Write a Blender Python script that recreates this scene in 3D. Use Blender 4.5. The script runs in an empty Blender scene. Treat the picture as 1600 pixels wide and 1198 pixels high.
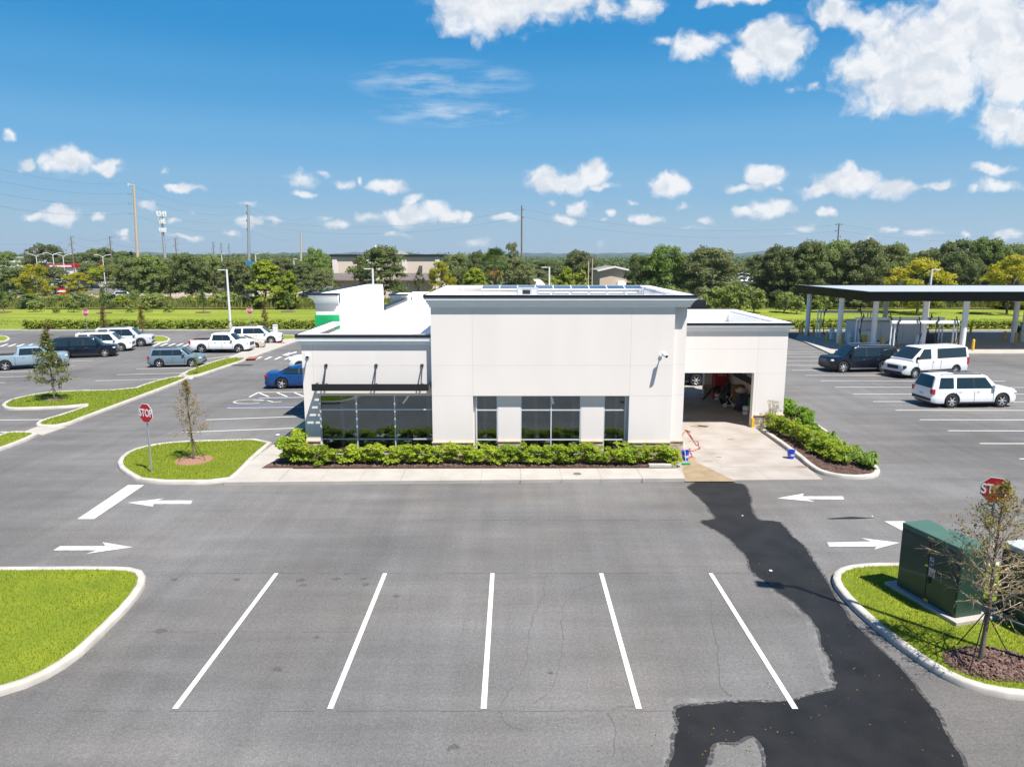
import bpy, bmesh, math, random
import numpy as np
from mathutils import Vector, Matrix, noise as mnoise
from mathutils.geometry import tessellate_polygon
SC = bpy.context.scene
COL = SC.collection
R = math.radians

# ------------------------------------------------------------------ camera
CH, CF = 8.6, 1109.0                      # camera height, focal length in photo pixels (1600 wide)
PITCH = math.atan(197 / CF)
cam_d = bpy.data.cameras.new('camera'); cam = bpy.data.objects.new('camera', cam_d); COL.objects.link(cam)
cam.location = (0, 0, CH); cam.rotation_euler = (R(90) - PITCH, 0, 0)
cam_d.sensor_width = 36; cam_d.lens = 36 * CF / 1600; cam_d.clip_end = 20000; cam_d.clip_start = 0.1
SC.camera = cam

# ------------------------------------------------------------------ light, sky, exposure
SUN = Vector((0.36, -0.39, 1.0)).normalized()
ELEV = math.asin(SUN.z); AZ = math.atan2(SUN.x, SUN.y)
sl = bpy.data.lights.new('sun', 'SUN'); sl.energy = 4.6; sl.angle = R(0.53); sl.color = (1.0, 0.955, 0.90)
so = bpy.data.objects.new('sun', sl); COL.objects.link(so)
so.rotation_euler = (-SUN).to_track_quat('-Z', 'Y').to_euler()
SC.view_settings.view_transform = 'Standard'; SC.view_settings.look = 'None'
SC.view_settings.exposure = 1.05; SC.view_settings.gamma = 1

# clouds of the day: direction of the middle (in tenths of a degree from the photo), size
CLOUDS = [  # px, py, rx, ry, strength
 (760,8,95,52,1.1),(840,0,95,34,1),(905,-6,48,22,.9),(700,-10,40,30,.7),(948,8,20,24,.8),(1000,14,34,26,.85),(1085,70,40,24,.95),(1030,66,20,9,.5),
 (1210,72,62,44,1.15),(1165,92,42,30,.8),(1120,58,34,12,.5),(1300,18,44,26,.9),(1345,36,36,24,.9),(1160,-4,60,12,.7),(1128,3,40,10,.6),
 (1440,95,120,78,1.25),(1400,140,90,40,1),(1530,40,110,80,1.2),(1590,110,90,60,1.1),(1350,112,52,36,.8),(1480,150,60,30,.9),(1570,190,52,32,1.05),(1600,205,50,22,1),(1275,130,14,10,.4),(1235,135,14,8,.35),
 (105,250,50,22,1),(80,262,20,12,.7),(170,258,26,14,.85),(40,258,20,11,.7),(16,212,12,8,.6),(285,295,34,8,.8),(253,266,9,6,.5),(228,317,20,8,.7),(95,338,32,13,.9),(55,340,20,8,.8),(158,340,16,8,.8),(185,362,13,7,.8),(185,371,12,5,.5),
 (275,346,13,6,.7),(290,370,34,5,.7),(300,333,10,6,.5),(388,348,20,9,.9),(362,366,16,6,.8),(435,346,20,5,.6),(390,318,14,6,.5),(470,283,30,18,.62),(502,270,14,7,.45),(475,306,22,7,.75),(535,285,20,9,.55),(560,280,8,9,.6),(605,291,34,13,.95),(650,310,22,10,.8),
 (520,350,28,8,.75),(505,338,10,6,.5),(640,336,44,18,1.05),(680,328,24,16,1),(700,340,26,9,.7),(575,340,24,9,.55),(728,342,9,8,.7),(790,341,28,9,.9),(615,366,24,6,.5),
 (850,278,34,22,1.1),(890,282,46,20,1.05),(925,274,32,22,1.1),(940,295,28,6,.7),(1046,284,42,18,1.1),(1195,276,32,19,1.1),(1165,294,36,9,.9),(1218,296,12,6,.5),(1320,284,52,24,1.15),(1325,268,20,18,1.1),(1280,298,40,12,1),(1395,294,40,17,1.1),(1462,289,36,7,.6),
 (1205,322,48,16,.95),(1160,327,20,9,.7),(1295,332,18,8,.8),(1550,266,30,12,1),(1560,292,40,11,.8),(1520,296,16,7,.5),
 (905,326,22,13,.9),(880,345,30,7,.7),(855,320,10,6,.4),(950,334,14,8,.7),(945,346,9,5,.5),(1008,346,28,9,.95),(985,320,16,7,.45),(1070,326,22,8,.5),(1098,343,16,8,.6),(1085,355,24,5,.5),(1250,356,18,7,.7),(1237,368,14,4,.4),(1390,360,18,8,.8),(1440,366,26,7,.7),(1505,368,14,7,.6),(1575,368,30,8,.7),(940,376,8,8,.4),(1355,370,12,8,.35),(745,378,26,8,.5),
 (785,178,20,12,.42)]
def build_world():
    w = bpy.data.worlds.new('World'); SC.world = w; w.use_nodes = True
    nt = w.node_tree; N, L = nt.nodes, nt.links; N.clear()
    out = N.new('ShaderNodeOutputWorld')
    sky = N.new('ShaderNodeTexSky'); sky.sky_type = 'NISHITA'; sky.sun_disc = False
    sky.sun_elevation = ELEV; sky.sun_rotation = AZ
    sky.air_density = 1.15; sky.dust_density = 0.6; sky.ozone_density = 3.0; sky.altitude = 20
    hs = N.new('ShaderNodeHueSaturation'); hs.inputs['Saturation'].default_value = 1.22; hs.inputs['Value'].default_value = 1.0; hs.inputs['Hue'].default_value = .488
    L.new(sky.outputs[0], hs.inputs['Color'])
    rampn = N.new('ShaderNodeValToRGB'); cr = rampn.color_ramp; cr.interpolation = 'EASE'
    cr.elements[0].position = 0.0; cr.elements[0].color = (.40, .575, .725, 1); cr.elements[1].position = 1.0; cr.elements[1].color = (.006, .09, .33, 1)
    for ps, cl in ((.037, (.365, .565, .745)), (.09, (.265, .515, .77)), (.145, (.172, .462, .79)), (.21, (.088, .375, .735)), (.28, (.034, .300, .675)), (.35, (.030, .275, .65)), (.5, (.02, .21, .56))):
        e_ = cr.elements.new(ps); e_.color = (*cl, 1)
    def mth(op, a, b=None, c=None):
        n = N.new('ShaderNodeMath'); n.operation = op
        for i, v in enumerate((a, b, c)):
            if v is None: continue
            if isinstance(v, (int, float)): n.inputs[i].default_value = v
            else: L.new(v, n.inputs[i])
        return n.outputs[0]
    tc = N.new('ShaderNodeTexCoord'); sx = N.new('ShaderNodeSeparateXYZ'); L.new(tc.outputs['Generated'], sx.inputs[0])
    y = mth('MAXIMUM', sx.outputs[1], 0.02)
    u = mth('DIVIDE', sx.outputs[0], y); v = mth('DIVIDE', sx.outputs[2], y)
    cv = N.new('ShaderNodeCombineXYZ'); L.new(u, cv.inputs[0]); L.new(v, cv.inputs[1])
    def noise(scale, detail, rough, vec):
        n = N.new('ShaderNodeTexNoise'); n.inputs['Scale'].default_value = scale; n.inputs['Detail'].default_value = detail
        n.inputs['Roughness'].default_value = rough; L.new(vec, n.inputs['Vector']); return n
    def vm(op, a, b):
        n = N.new('ShaderNodeVectorMath'); n.operation = op
        for i, q in enumerate((a, b)):
            if isinstance(q, tuple): n.inputs[i].default_value = q
            else: L.new(q, n.inputs[i])
        return n.outputs[0]
    w1 = noise(22, 3, .6, cv.outputs[0])
    off = vm('MULTIPLY', vm('SUBTRACT', w1.outputs['Color'], (.5, .5, .5)), (.045, .03, 0))
    cw = vm('ADD', cv.outputs[0], off)
    L.new(sx.outputs[2], rampn.inputs[0])
    air = N.new('ShaderNodeMix'); air.data_type = 'RGBA'; air.inputs[0].default_value = .95
    vs_ = N.new('ShaderNodeVectorMath'); vs_.operation = 'SCALE'; vs_.inputs['Scale'].default_value = 9.3; L.new(rampn.outputs[0], vs_.inputs[0])
    L.new(hs.outputs[0], air.inputs[6]); L.new(vs_.outputs[0], air.inputs[7])
    c, s = math.cos(PITCH), math.sin(PITCH)
    field = None; shade = None
    for ci, (px, py, rx, ry, st) in enumerate(CLOUDS):
        if ci % 16 == 15:      # keeps the node chain short on memory
            cw = vm('ADD', cw, vm('MULTIPLY', field, (1e-7, 0, 0)))
        a = (px - 800) / CF; b = (599 - py) / CF
        d = (a, c + b * s, -s + b * c)
        uu, vv = d[0] / d[1], d[2] / d[1]
        k = 1 / (CF * d[1])
        m = N.new('ShaderNodeMapping'); m.vector_type = 'TEXTURE'
        m.inputs['Location'].default_value = (uu, vv, 0); m.inputs['Scale'].default_value = (rx * k * 1.22, ry * k * 1.28, 1)
        L.new(cw, m.inputs['Vector'])
        ln = N.new('ShaderNodeVectorMath'); ln.operation = 'LENGTH'; L.new(m.outputs[0], ln.inputs[0])
        e = mth('MULTIPLY_ADD', ln.outputs['Value'], -st, st)
        if field is None: field = e
        else: field = mth('SMOOTH_MAX', field, e, .12)
    n1 = noise(30, 9, .56, cw)
    n2 = noise(9, 5, .55, cw)
    f = mth('ADD', field, mth('MULTIPLY', mth('SUBTRACT', n1.outputs[0], .5), 1.25))
    mr = N.new('ShaderNodeMapRange'); mr.interpolation_type = 'SMOOTHSTEP'; L.new(f, mr.inputs[0])
    mr.inputs[1].default_value = .08; mr.inputs[2].default_value = .62
    front = mth('GREATER_THAN', sx.outputs[1], 0.05)
    # wispy streaks
    stm = N.new('ShaderNodeMapping'); stm.inputs['Rotation'].default_value = (0, 0, .17); stm.inputs['Scale'].default_value = (14, 70, 1); L.new(cv.outputs[0], stm.inputs['Vector'])
    n4 = noise(1.0, 8, .62, stm.outputs[0]); wisp = None
    for px, py, rx, ry in ((690, 128, 150, 36), (700, 178, 130, 22)):
        a = (px - 800) / CF; b = (599 - py) / CF; c, s = math.cos(PITCH), math.sin(PITCH); d = (a, c + b * s, -s + b * c); k = 1 / (CF * d[1])
        m = N.new('ShaderNodeMapping'); m.vector_type = 'TEXTURE'; m.inputs['Location'].default_value = (d[0] / d[1], d[2] / d[1], 0); m.inputs['Scale'].default_value = (rx * k, ry * k, 1); L.new(cv.outputs[0], m.inputs['Vector'])
        ln = N.new('ShaderNodeVectorMath'); ln.operation = 'LENGTH'; L.new(m.outputs[0], ln.inputs[0]); e = mth('SUBTRACT', 1.0, ln.outputs['Value']); e = mth('MAXIMUM', e, 0)
        wisp = e if wisp is None else mth('MAXIMUM', wisp, e)
    wm_ = N.new('ShaderNodeMapRange'); L.new(n4.outputs[0], wm_.inputs[0]); wm_.inputs[1].default_value = .42; wm_.inputs[2].default_value = .8
    wisp = mth('MULTIPLY', mth('MULTIPLY', wm_.outputs[0], mth('POWER', wisp, .6)), .75)
    mask = mth('MULTIPLY', mth('MAXIMUM', mth('MULTIPLY', mr.outputs[0], .96), wisp), front)
    n3 = noise(16, 6, .6, vm('ADD', cw, (.004, -.006, .3)))
    n5 = noise(30, 6, .56, vm('ADD', cw, (.003, .011, 0)))       # density a little higher up: shades the undersides of the billows
    relief = mth('SUBTRACT', n5.outputs[0], n1.outputs[0])
    sh = N.new('ShaderNodeMapRange'); L.new(mth('ADD', mth('MULTIPLY', relief, .9), mth('ADD', mth('MULTIPLY', field, .08), n3.outputs[0])), sh.inputs[0])
    sh.inputs[1].default_value = .46; sh.inputs[2].default_value = .72
    cc = N.new('ShaderNodeMix'); cc.data_type = 'RGBA'; L.new(sh.outputs[0], cc.inputs[0])
    cc.inputs[6].default_value = (9.0, 9.15, 9.4, 1); cc.inputs[7].default_value = (7.0, 7.45, 8.1, 1)
    mx = N.new('ShaderNodeMix'); mx.data_type = 'RGBA'
    L.new(mask, mx.inputs[0]); L.new(air.outputs[2], mx.inputs[6]); L.new(cc.outputs[2], mx.inputs[7])
    bg = N.new('ShaderNodeBackground'); bg.inputs[1].default_value = 0.05
    L.new(mx.outputs[2], bg.inputs[0]); L.new(bg.outputs[0], out.inputs[0])
build_world()

# ------------------------------------------------------------------ helpers
def ray(px, py):
    a = (px - 800) / CF; b = (599 - py) / CF
    c, s = math.cos(PITCH), math.sin(PITCH)
    return a, c + b * s, -s + b * c
def G(px, py, z=0.0):
    d = ray(px, py); t = (z - CH) / d[2]
    return (d[0] * t, d[1] * t)
def Wp(px, py, Y):
    d = ray(px, py); t = Y / d[1]
    return (d[0] * t, CH + d[2] * t)

def mat(name, col, rough=.8, metal=0., var=.0, scale=3., bump=0., bscale=40., spec=.5, col2=None, fac=(.35, .65), detail=6, coat=0., ior=None, stretch=None):
    m = bpy.data.materials.new(name); m.use_nodes = True
    nt = m.node_tree; N, L = nt.nodes, nt.links; p = N['Principled BSDF']
    p.inputs['Base Color'].default_value = (*col, 1); p.inputs['Roughness'].default_value = rough
    p.inputs['Metallic'].default_value = metal; p.inputs['Specular IOR Level'].default_value = spec
    if coat: p.inputs['Coat Weight'].default_value = coat; p.inputs['Coat Roughness'].default_value = .04
    if ior: p.inputs['IOR'].default_value = ior
    tc = N.new('ShaderNodeTexCoord'); vec = tc.outputs['Object']
    if stretch:
        mp = N.new('ShaderNodeMapping'); mp.inputs['Scale'].default_value = stretch; L.new(vec, mp.inputs[0]); vec = mp.outputs[0]
    if var or col2:
        n = N.new('ShaderNodeTexNoise'); n.inputs['Scale'].default_value = scale; n.inputs['Detail'].default_value = detail
        L.new(vec, n.inputs['Vector'])
        r = N.new('ShaderNodeMapRange'); L.new(n.outputs[0], r.inputs[0]); r.inputs[1].default_value, r.inputs[2].default_value = fac
        mx = N.new('ShaderNodeMix'); mx.data_type = 'RGBA'; L.new(r.outputs[0], mx.inputs[0])
        c2 = col2 if col2 else tuple(c * (1 - var) for c in col)
        mx.inputs[6].default_value = (*col, 1); mx.inputs[7].default_value = (*c2, 1)
        L.new(mx.outputs[2], p.inputs['Base Color'])
    if bump:
        n = N.new('ShaderNodeTexNoise'); n.inputs['Scale'].default_value = bscale; n.inputs['Detail'].default_value = 4
        L.new(vec, n.inputs['Vector'])
        b = N.new('ShaderNodeBump'); b.inputs['Strength'].default_value = bump; b.inputs['Distance'].default_value = .02
        L.new(n.outputs[0], b.inputs['Height']); L.new(b.outputs[0], p.inputs['Normal'])
    return m

def leafmat(name, c1, c2, scale=1.2, trans=.35):
    m = bpy.data.materials.new(name); m.use_nodes = True
    nt = m.node_tree; N, L = nt.nodes, nt.links; N.clear()
    out = N.new('ShaderNodeOutputMaterial'); tc = N.new('ShaderNodeTexCoord')
    n = N.new('ShaderNodeTexNoise'); n.inputs['Scale'].default_value = scale; n.inputs['Detail'].default_value = 8; n.inputs['Roughness'].default_value = .7
    L.new(tc.outputs['Object'], n.inputs['Vector'])
    oi = N.new('ShaderNodeObjectInfo')
    ad = N.new('ShaderNodeMath'); ad.operation = 'MULTIPLY_ADD'; L.new(oi.outputs['Random'], ad.inputs[0]); ad.inputs[1].default_value = .16; L.new(n.outputs[0], ad.inputs[2])
    r = N.new('ShaderNodeMapRange'); L.new(ad.outputs[0], r.inputs[0]); r.inputs[1].default_value = .42; r.inputs[2].default_value = .74
    mx = N.new('ShaderNodeMix'); mx.data_type = 'RGBA'; L.new(r.outputs[0], mx.inputs[0])
    mx.inputs[6].default_value = (*c1, 1); mx.inputs[7].default_value = (*c2, 1)
    d = N.new('ShaderNodeBsdfPrincipled'); d.inputs['Roughness'].default_value = .55; d.inputs['Specular IOR Level'].default_value = .3
    L.new(mx.outputs[2], d.inputs['Base Color'])
    t = N.new('ShaderNodeBsdfTranslucent'); L.new(mx.outputs[2], t.inputs[0])
    ms = N.new('ShaderNodeMixShader'); ms.inputs[0].default_value = trans; L.new(d.outputs[0], ms.inputs[1]); L.new(t.outputs[0], ms.inputs[2])
    L.new(ms.outputs[0], out.inputs[0])
    return m

def asphalt(name, base, stain=.35, patch=.25, rough=.85, stretch=(.35, 1, 1)):
    m = bpy.data.materials.new(name); m.use_nodes = True
    nt = m.node_tree; N, L = nt.nodes, nt.links; p = N['Principled BSDF']
    p.inputs['Roughness'].default_value = rough; p.inputs['Specular IOR Level'].default_value = .35
    tc = N.new('ShaderNodeTexCoord')
    def nz(sc, det, rgh=.55, st=None, off=0):
        mp = N.new('ShaderNodeMapping'); mp.inputs['Location'].default_value = (off, off * .7, 0)
        if st: mp.inputs['Scale'].default_value = st
        L.new(tc.outputs['Object'], mp.inputs[0])
        n = N.new('ShaderNodeTexNoise'); n.inputs['Scale'].default_value = sc; n.inputs['Detail'].default_value = det; n.inputs['Roughness'].default_value = rgh
        L.new(mp.outputs[0], n.inputs['Vector']); return n.outputs[0]
    def rng(x, a, b, lo, hi, sm=False):
        r = N.new('ShaderNodeMapRange'); L.new(x, r.inputs[0])
        if sm: r.interpolation_type = 'SMOOTHSTEP'
        for i, q in enumerate((a, b, lo, hi)): r.inputs[i + 1].default_value = q
        return r.outputs[0]
    def mul(a, b):
        q = N.new('ShaderNodeMath'); q.operation = 'MULTIPLY'; L.new(a, q.inputs[0]); L.new(b, q.inputs[1]); return q.outputs[0]
    big = rng(nz(.11, 4), .3, .7, 1 - patch, 1 + patch)
    mid = rng(nz(.9, 6, .6, (.22, 1, 1), 7), .28, .72, .85, 1.15)
    trk = rng(nz(1.6, 5, .62, (.07, 1, 1), 31), .3, .7, .93, 1.07)
    trk2 = rng(nz(1.5, 5, .62, (1, .06, 1), 11), .3, .7, .90, 1.09)
    grain = mul(rng(nz(48, 3, .8), .25, .75, .55, 1.45), mul(rng(nz(11, 4, .7, None, 3), .25, .75, .80, 1.20), rng(nz(24, 2, .6, None, 13), .3, .7, .82, 1.18)))
    spots = rng(nz(1.35, 6, .75, (.5, 1, 1), 50), .68, .82, 1, 1 - stain, True)
    pale = rng(nz(.45, 7, .7, (.5, 1, 1), 90), .60, .85, 1, 1.25, True)
    f = mul(mul(mul(big, mid), mul(grain, spots)), mul(mul(trk, trk2), pale))
    cb = N.new('ShaderNodeMix'); cb.data_type = 'RGBA'; cb.blend_type = 'MULTIPLY'; cb.inputs[0].default_value = 1
    warm = rng(nz(.25, 3, .5, None, 20), .35, .65, 0, 1)
    wm = N.new('ShaderNodeMix'); wm.data_type = 'RGBA'; L.new(warm, wm.inputs[0])
    wm.inputs[6].default_value = (base * 1.02, base, base * .985, 1); wm.inputs[7].default_value = (base * 1.06, base, base * .93, 1)
    L.new(wm.outputs[2], cb.inputs[6])
    cc = N.new('ShaderNodeCombineColor'); 
    for i in range(3): L.new(f, cc.inputs[i])
    L.new(cc.outputs[0], cb.inputs[7]); L.new(cb.outputs[2], p.inputs['Base Color'])
    b = N.new('ShaderNodeBump'); b.inputs['Strength'].default_value = .35; b.inputs['Distance'].default_value = .008
    L.new(nz(70, 3), b.inputs['Height']); L.new(b.outputs[0], p.inputs['Normal'])
    return m

def stonemat(name):
    m = bpy.data.materials.new(name); m.use_nodes = True
    nt = m.node_tree; N, L = nt.nodes, nt.links; p = N['Principled BSDF']; p.inputs['Roughness'].default_value = .85
    tc = N.new('ShaderNodeTexCoord'); sp = N.new('ShaderNodeSeparateXYZ'); L.new(tc.outputs['Object'], sp.inputs[0])
    ad = N.new('ShaderNodeMath'); L.new(sp.outputs[0], ad.inputs[0]); L.new(sp.outputs[1], ad.inputs[1])
    cv = N.new('ShaderNodeCombineXYZ'); L.new(ad.outputs[0], cv.inputs[0]); L.new(sp.outputs[2], cv.inputs[1])
    b = N.new('ShaderNodeTexBrick'); L.new(cv.outputs[0], b.inputs['Vector'])
    b.inputs['Scale'].default_value = 1; b.inputs['Brick Width'].default_value = .33; b.inputs['Row Height'].default_value = .095
    b.inputs['Mortar Size'].default_value = .008; b.offset = .37; b.squash = .7; b.squash_frequency = 3
    b.inputs['Color1'].default_value = (.50, .42, .32, 1); b.inputs['Color2'].default_value = (.30, .25, .21, 1); b.inputs['Mortar'].default_value = (.10, .085, .07, 1)
    n = N.new('ShaderNodeTexNoise'); n.inputs['Scale'].default_value = 5; L.new(tc.outputs['Object'], n.inputs['Vector'])
    mx = N.new('ShaderNodeMix'); mx.data_type = 'RGBA'; mx.blend_type = 'OVERLAY'; mx.inputs[0].default_value = .7
    L.new(b.outputs[0], mx.inputs[6]); L.new(n.outputs[0], mx.inputs[7])
    hs = N.new('ShaderNodeHueSaturation'); hs.inputs['Saturation'].default_value = 1.15; hs.inputs['Value'].default_value = 1.15; L.new(mx.outputs[2], hs.inputs['Color'])
    L.new(hs.outputs[0], p.inputs['Base Color'])
    bp = N.new('ShaderNodeBump'); bp.inputs['Strength'].default_value = .8; bp.inputs['Distance'].default_value = .03; bp.invert = True
    L.new(b.outputs['Fac'], bp.inputs['Height']); L.new(bp.outputs[0], p.inputs['Normal'])
    return m

class MB:
    def __init__(s): s.v = []; s.f = []; s.m = []
    def add(s, vs, fs, mi=0):
        o = len(s.v); s.v += [tuple(q) for q in vs]; s.f += [tuple(i + o for i in f) for f in fs]; s.m += [mi] * len(fs); return s
    def box(s, x0, x1, y0, y1, z0, z1, mi=0, M=None):
        vs = [Vector((x, y, z)) for z in (z0, z1) for (x, y) in ((x0, y0), (x1, y0), (x1, y1), (x0, y1))]
        if M is not None: vs = [M @ q for q in vs]
        return s.add(vs, [(3, 2, 1, 0), (4, 5, 6, 7), (0, 1, 5, 4), (1, 2, 6, 5), (2, 3, 7, 6), (3, 0, 4, 7)], mi)
    def bar(s, a, b, w, h=None, mi=0):
        a, b = Vector(a), Vector(b); d = b - a; q = d.to_track_quat('Z', 'Y').to_matrix().to_4x4(); q.translation = a
        h = h or w
        return s.box(-w / 2, w / 2, -h / 2, h / 2, 0, d.length, mi, q)
    def cyl(s, a, b, r0, r1=None, n=10, mi=0, cap=True):
        a, b = Vector(a), Vector(b); r1 = r0 if r1 is None else r1; d = b - a
        q = d.to_track_quat('Z', 'Y').to_matrix()
        vs = []
        for c, r in ((a, r0), (b, r1)):
            for i in range(n):
                t = 2 * math.pi * i / n; vs.append(c + q @ Vector((r * math.cos(t), r * math.sin(t), 0)))
        fs = [(i, (i + 1) % n, n + (i + 1) % n, n + i) for i in range(n)]
        if cap: fs += [tuple(range(n - 1, -1, -1)), tuple(range(n, 2 * n))]
        return s.add(vs, fs, mi)
    def tube(s, pts, r, n=6, mi=0):
        pts = [Vector(p) for p in pts]; rs = r if isinstance(r, (list, tuple)) else [r] * len(pts)
        vs = []; fs = []; up = Vector((0.3, 0.2, 1)).normalized()
        for k, p in enumerate(pts):
            d = (pts[min(k + 1, len(pts) - 1)] - pts[max(k - 1, 0)]).normalized()
            a = d.cross(up)
            if a.length < 1e-3: a = d.cross(Vector((1, 0, 0)))
            a.normalize(); b = d.cross(a)
            for i in range(n):
                t = 2 * math.pi * i / n; vs.append(p + (a * math.cos(t) + b * math.sin(t)) * rs[k])
        for k in range(len(pts) - 1):
            for i in range(n): fs.append((k * n + i, k * n + (i + 1) % n, (k + 1) * n + (i + 1) % n, (k + 1) * n + i))
        fs += [tuple(range(n - 1, -1, -1)), tuple(range((len(pts) - 1) * n, len(pts) * n))]
        return s.add(vs, fs, mi)
    def lathe(s, prof, n=20, mi=0, M=None):
        vs = []; fs = []
        for r, z in prof:
            for i in range(n):
                t = 2 * math.pi * i / n; q = Vector((r * math.cos(t), r * math.sin(t), z)); vs.append(M @ q if M is not None else q)
        for k in range(len(prof) - 1):
            for i in range(n): fs.append((k * n + i, k * n + (i + 1) % n, (k + 1) * n + (i + 1) % n, (k + 1) * n + i))
        return s.add(vs, fs, mi)
    def poly(s, pts, z=0., mi=0):
        ps = [Vector((p[0], p[1], z)) for p in pts]
        tr = tessellate_polygon([ps])
        fs = []
        for t in tr:
            a, b, c = (ps[i] for i in t)
            fs.append(tuple(t) if (b - a).cross(c - a).z > 0 else tuple(reversed(t)))
        return s.add(ps, fs, mi)
    def prism(s, pts, z0, z1, mi=0, M=None):
        if area(pts) < 0: pts = pts[::-1]
        n = len(pts); lo = [Vector((p[0], p[1], z0)) for p in pts]; hi = [Vector((p[0], p[1], z1)) for p in pts]
        tr = tessellate_polygon([hi]); fs = []
        for t in tr:
            a, b, c = (hi[i] for i in t); t = tuple(t) if (b - a).cross(c - a).z > 0 else tuple(reversed(t))
            fs.append(tuple(i + n for i in t)); fs.append(tuple(reversed(t)))
        fs += [(i, (i + 1) % n, n + (i + 1) % n, n + i) for i in range(n)]
        vs = lo + hi
        if M is not None: vs = [M @ q for q in vs]
        return s.add(vs, fs, mi)
    def build(s, name, mats, parent=None, smooth=0, bevel=0, loc=None):
        me = bpy.data.meshes.new(name); me.from_pydata(s.v, [], s.f)
        mats = mats if isinstance(mats, (list, tuple)) else [mats]
        for q in mats: me.materials.append(q)
        if len(mats) > 1: me.polygons.foreach_set('material_index', s.m)
        if smooth: me.shade_smooth(); me.set_sharp_from_angle(angle=R(smooth))
        me.update()
        o = bpy.data.objects.new(name, me); COL.objects.link(o)
        if parent is not None: o.parent = parent
        if loc is not None: o.location = loc
        if bevel:
            b = o.modifiers.new('bevel', 'BEVEL'); b.width = bevel; b.segments = 2; b.limit_method = 'ANGLE'; b.angle_limit = R(35)
        return o
def area(p):
    return sum(p[i][0] * p[(i + 1) % len(p)][1] - p[(i + 1) % len(p)][0] * p[i][1] for i in range(len(p))) / 2
def offset(pts, d):          # inward for a counter-clockwise ring
    n = len(pts); out = []
    for i in range(n):
        p0, p1, p2 = Vector(pts[i - 1][:2]), Vector(pts[i][:2]), Vector(pts[(i + 1) % n][:2])
        a = (p1 - p0).normalized(); b = (p2 - p1).normalized()
        na, nb = Vector((-a.y, a.x)), Vector((-b.y, b.x)); m = (na + nb)
        if m.length < 1e-4: m = na
        m.normalize(); k = min(1.6, 1 / max(.35, m.dot(na)))
        q = p1 + m * d * k; out.append((q.x, q.y))
    return out
def chaikin(pts, n=2, keep=()):
    for _ in range(n):
        o = []
        for i in range(len(pts)):
            a, b = Vector(pts[i][:2]), Vector(pts[(i + 1) % len(pts)][:2])
            o += [tuple(a * .75 + b * .25), tuple(a * .25 + b * .75)]
        pts = o
    return pts
def px(pts, z=0.): return [G(a, b, z) for a, b in pts]

def tag(o, label=None, cat=None, group=None, kind=None):
    if label: o['label'] = label
    if cat: o['category'] = cat
    if group: o['group'] = group
    if kind: o['kind'] = kind
    return o
def thing(name, label, cat, loc=(0, 0, 0), rz=0, group=None):
    o = bpy.data.objects.new(name, None); COL.objects.link(o); o.empty_display_size = .3
    o.location = loc; o.rotation_euler = (0, 0, rz)
    return tag(o, label, cat, group)
def struct(o, label=None, cat='ground'): return tag(o, label, cat, None, 'structure')
KIDS = {}
def dup(o, parent=None):
    c = o.copy(); COL.objects.link(c); c.parent = parent
    for ch in list(o.children): dup(ch, c)
    return c
def text_mb(body, size, M, mb, mi=0, bold=0., ext=.002, spacing=1.0):
    cu = bpy.data.curves.new('t', 'FONT'); cu.body = body; cu.size = size; cu.align_x = 'CENTER'; cu.align_y = 'CENTER'; cu.extrude = ext
    cu.offset = bold; cu.space_character = spacing
    o = bpy.data.objects.new('t', cu); COL.objects.link(o)
    dg = bpy.context.evaluated_depsgraph_get(); me = o.evaluated_get(dg).to_mesh()
    mb.add([M @ q.co for q in me.vertices], [tuple(p.vertices) for p in me.polygons], mi)
    o.evaluated_get(dg).to_mesh_clear(); bpy.data.objects.remove(o); bpy.data.curves.remove(cu)

# ------------------------------------------------------------------ materials
M = {}
M['asphalt'] = asphalt('asphalt', .116)
M['asphalt_far'] = asphalt('asphalt_far', .12, .2, .15)
M['concrete'] = mat('concrete', (.38, .35, .31), .85, var=.20, scale=1.3, bump=.2, bscale=60, fac=(.3, .75), detail=8)
M['drive'] = mat('drive_concrete', (.325, .295, .265), .85, col2=(.25, .215, .175), scale=.9, bump=.2, bscale=60, fac=(.35, .75), detail=9)
M['kerb'] = mat('kerb', (.44, .41, .365), .85, var=.30, scale=1.8, bump=.2, bscale=50, fac=(.35, .75), detail=9)
M['lawn'] = mat('lawn', (.19, .22, .02), .9, col2=(.11, .16, .014), scale=.9, bump=.7, bscale=30, fac=(.3, .7), detail=10, spec=.1)
M['meadow'] = mat('meadow', (.225, .255, .035), .9, col2=(.12, .165, .022), scale=.22, bump=.8, bscale=9, fac=(.3, .7), detail=12, spec=.1, stretch=(.35, 1, 1))
M['far_land'] = mat('far_land', (.075, .11, .03), .9, col2=(.16, .16, .07), scale=.02, fac=(.35, .65), detail=10, spec=.1)
M['soil'] = mat('soil', (.20, .14, .08), .95, col2=(.10, .11, .03), scale=.6, bump=.7, bscale=14, spec=.1)
M['mulch'] = mat('mulch', (.115, .062, .042), .95, col2=(.045, .026, .02), scale=26, bump=1., bscale=40, detail=4)
M['chips'] = mat('mulch_chips', (.20, .13, .105), .9, col2=(.085, .052, .04), scale=11, spec=.2)
M['paint'] = mat('road_paint', (.55, .54, .51), .75, var=.22, scale=7, fac=(.45, .8), detail=10)
nt_ = M['paint'].node_tree; N_, L_ = nt_.nodes, nt_.links     # worn through in small flecks
q_ = N_.new('ShaderNodeTexNoise'); q_.inputs['Scale'].default_value = 14; q_.inputs['Detail'].default_value = 8; q_.inputs['Roughness'].default_value = .75; L_.new(N_['Texture Coordinate'].outputs['Object'], q_.inputs['Vector'])
r_ = N_.new('ShaderNodeMapRange'); L_.new(q_.outputs[0], r_.inputs[0]); r_.inputs[1].default_value = .60; r_.inputs[2].default_value = .72; r_.inputs[3].default_value = 1; r_.inputs[4].default_value = .25
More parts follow.
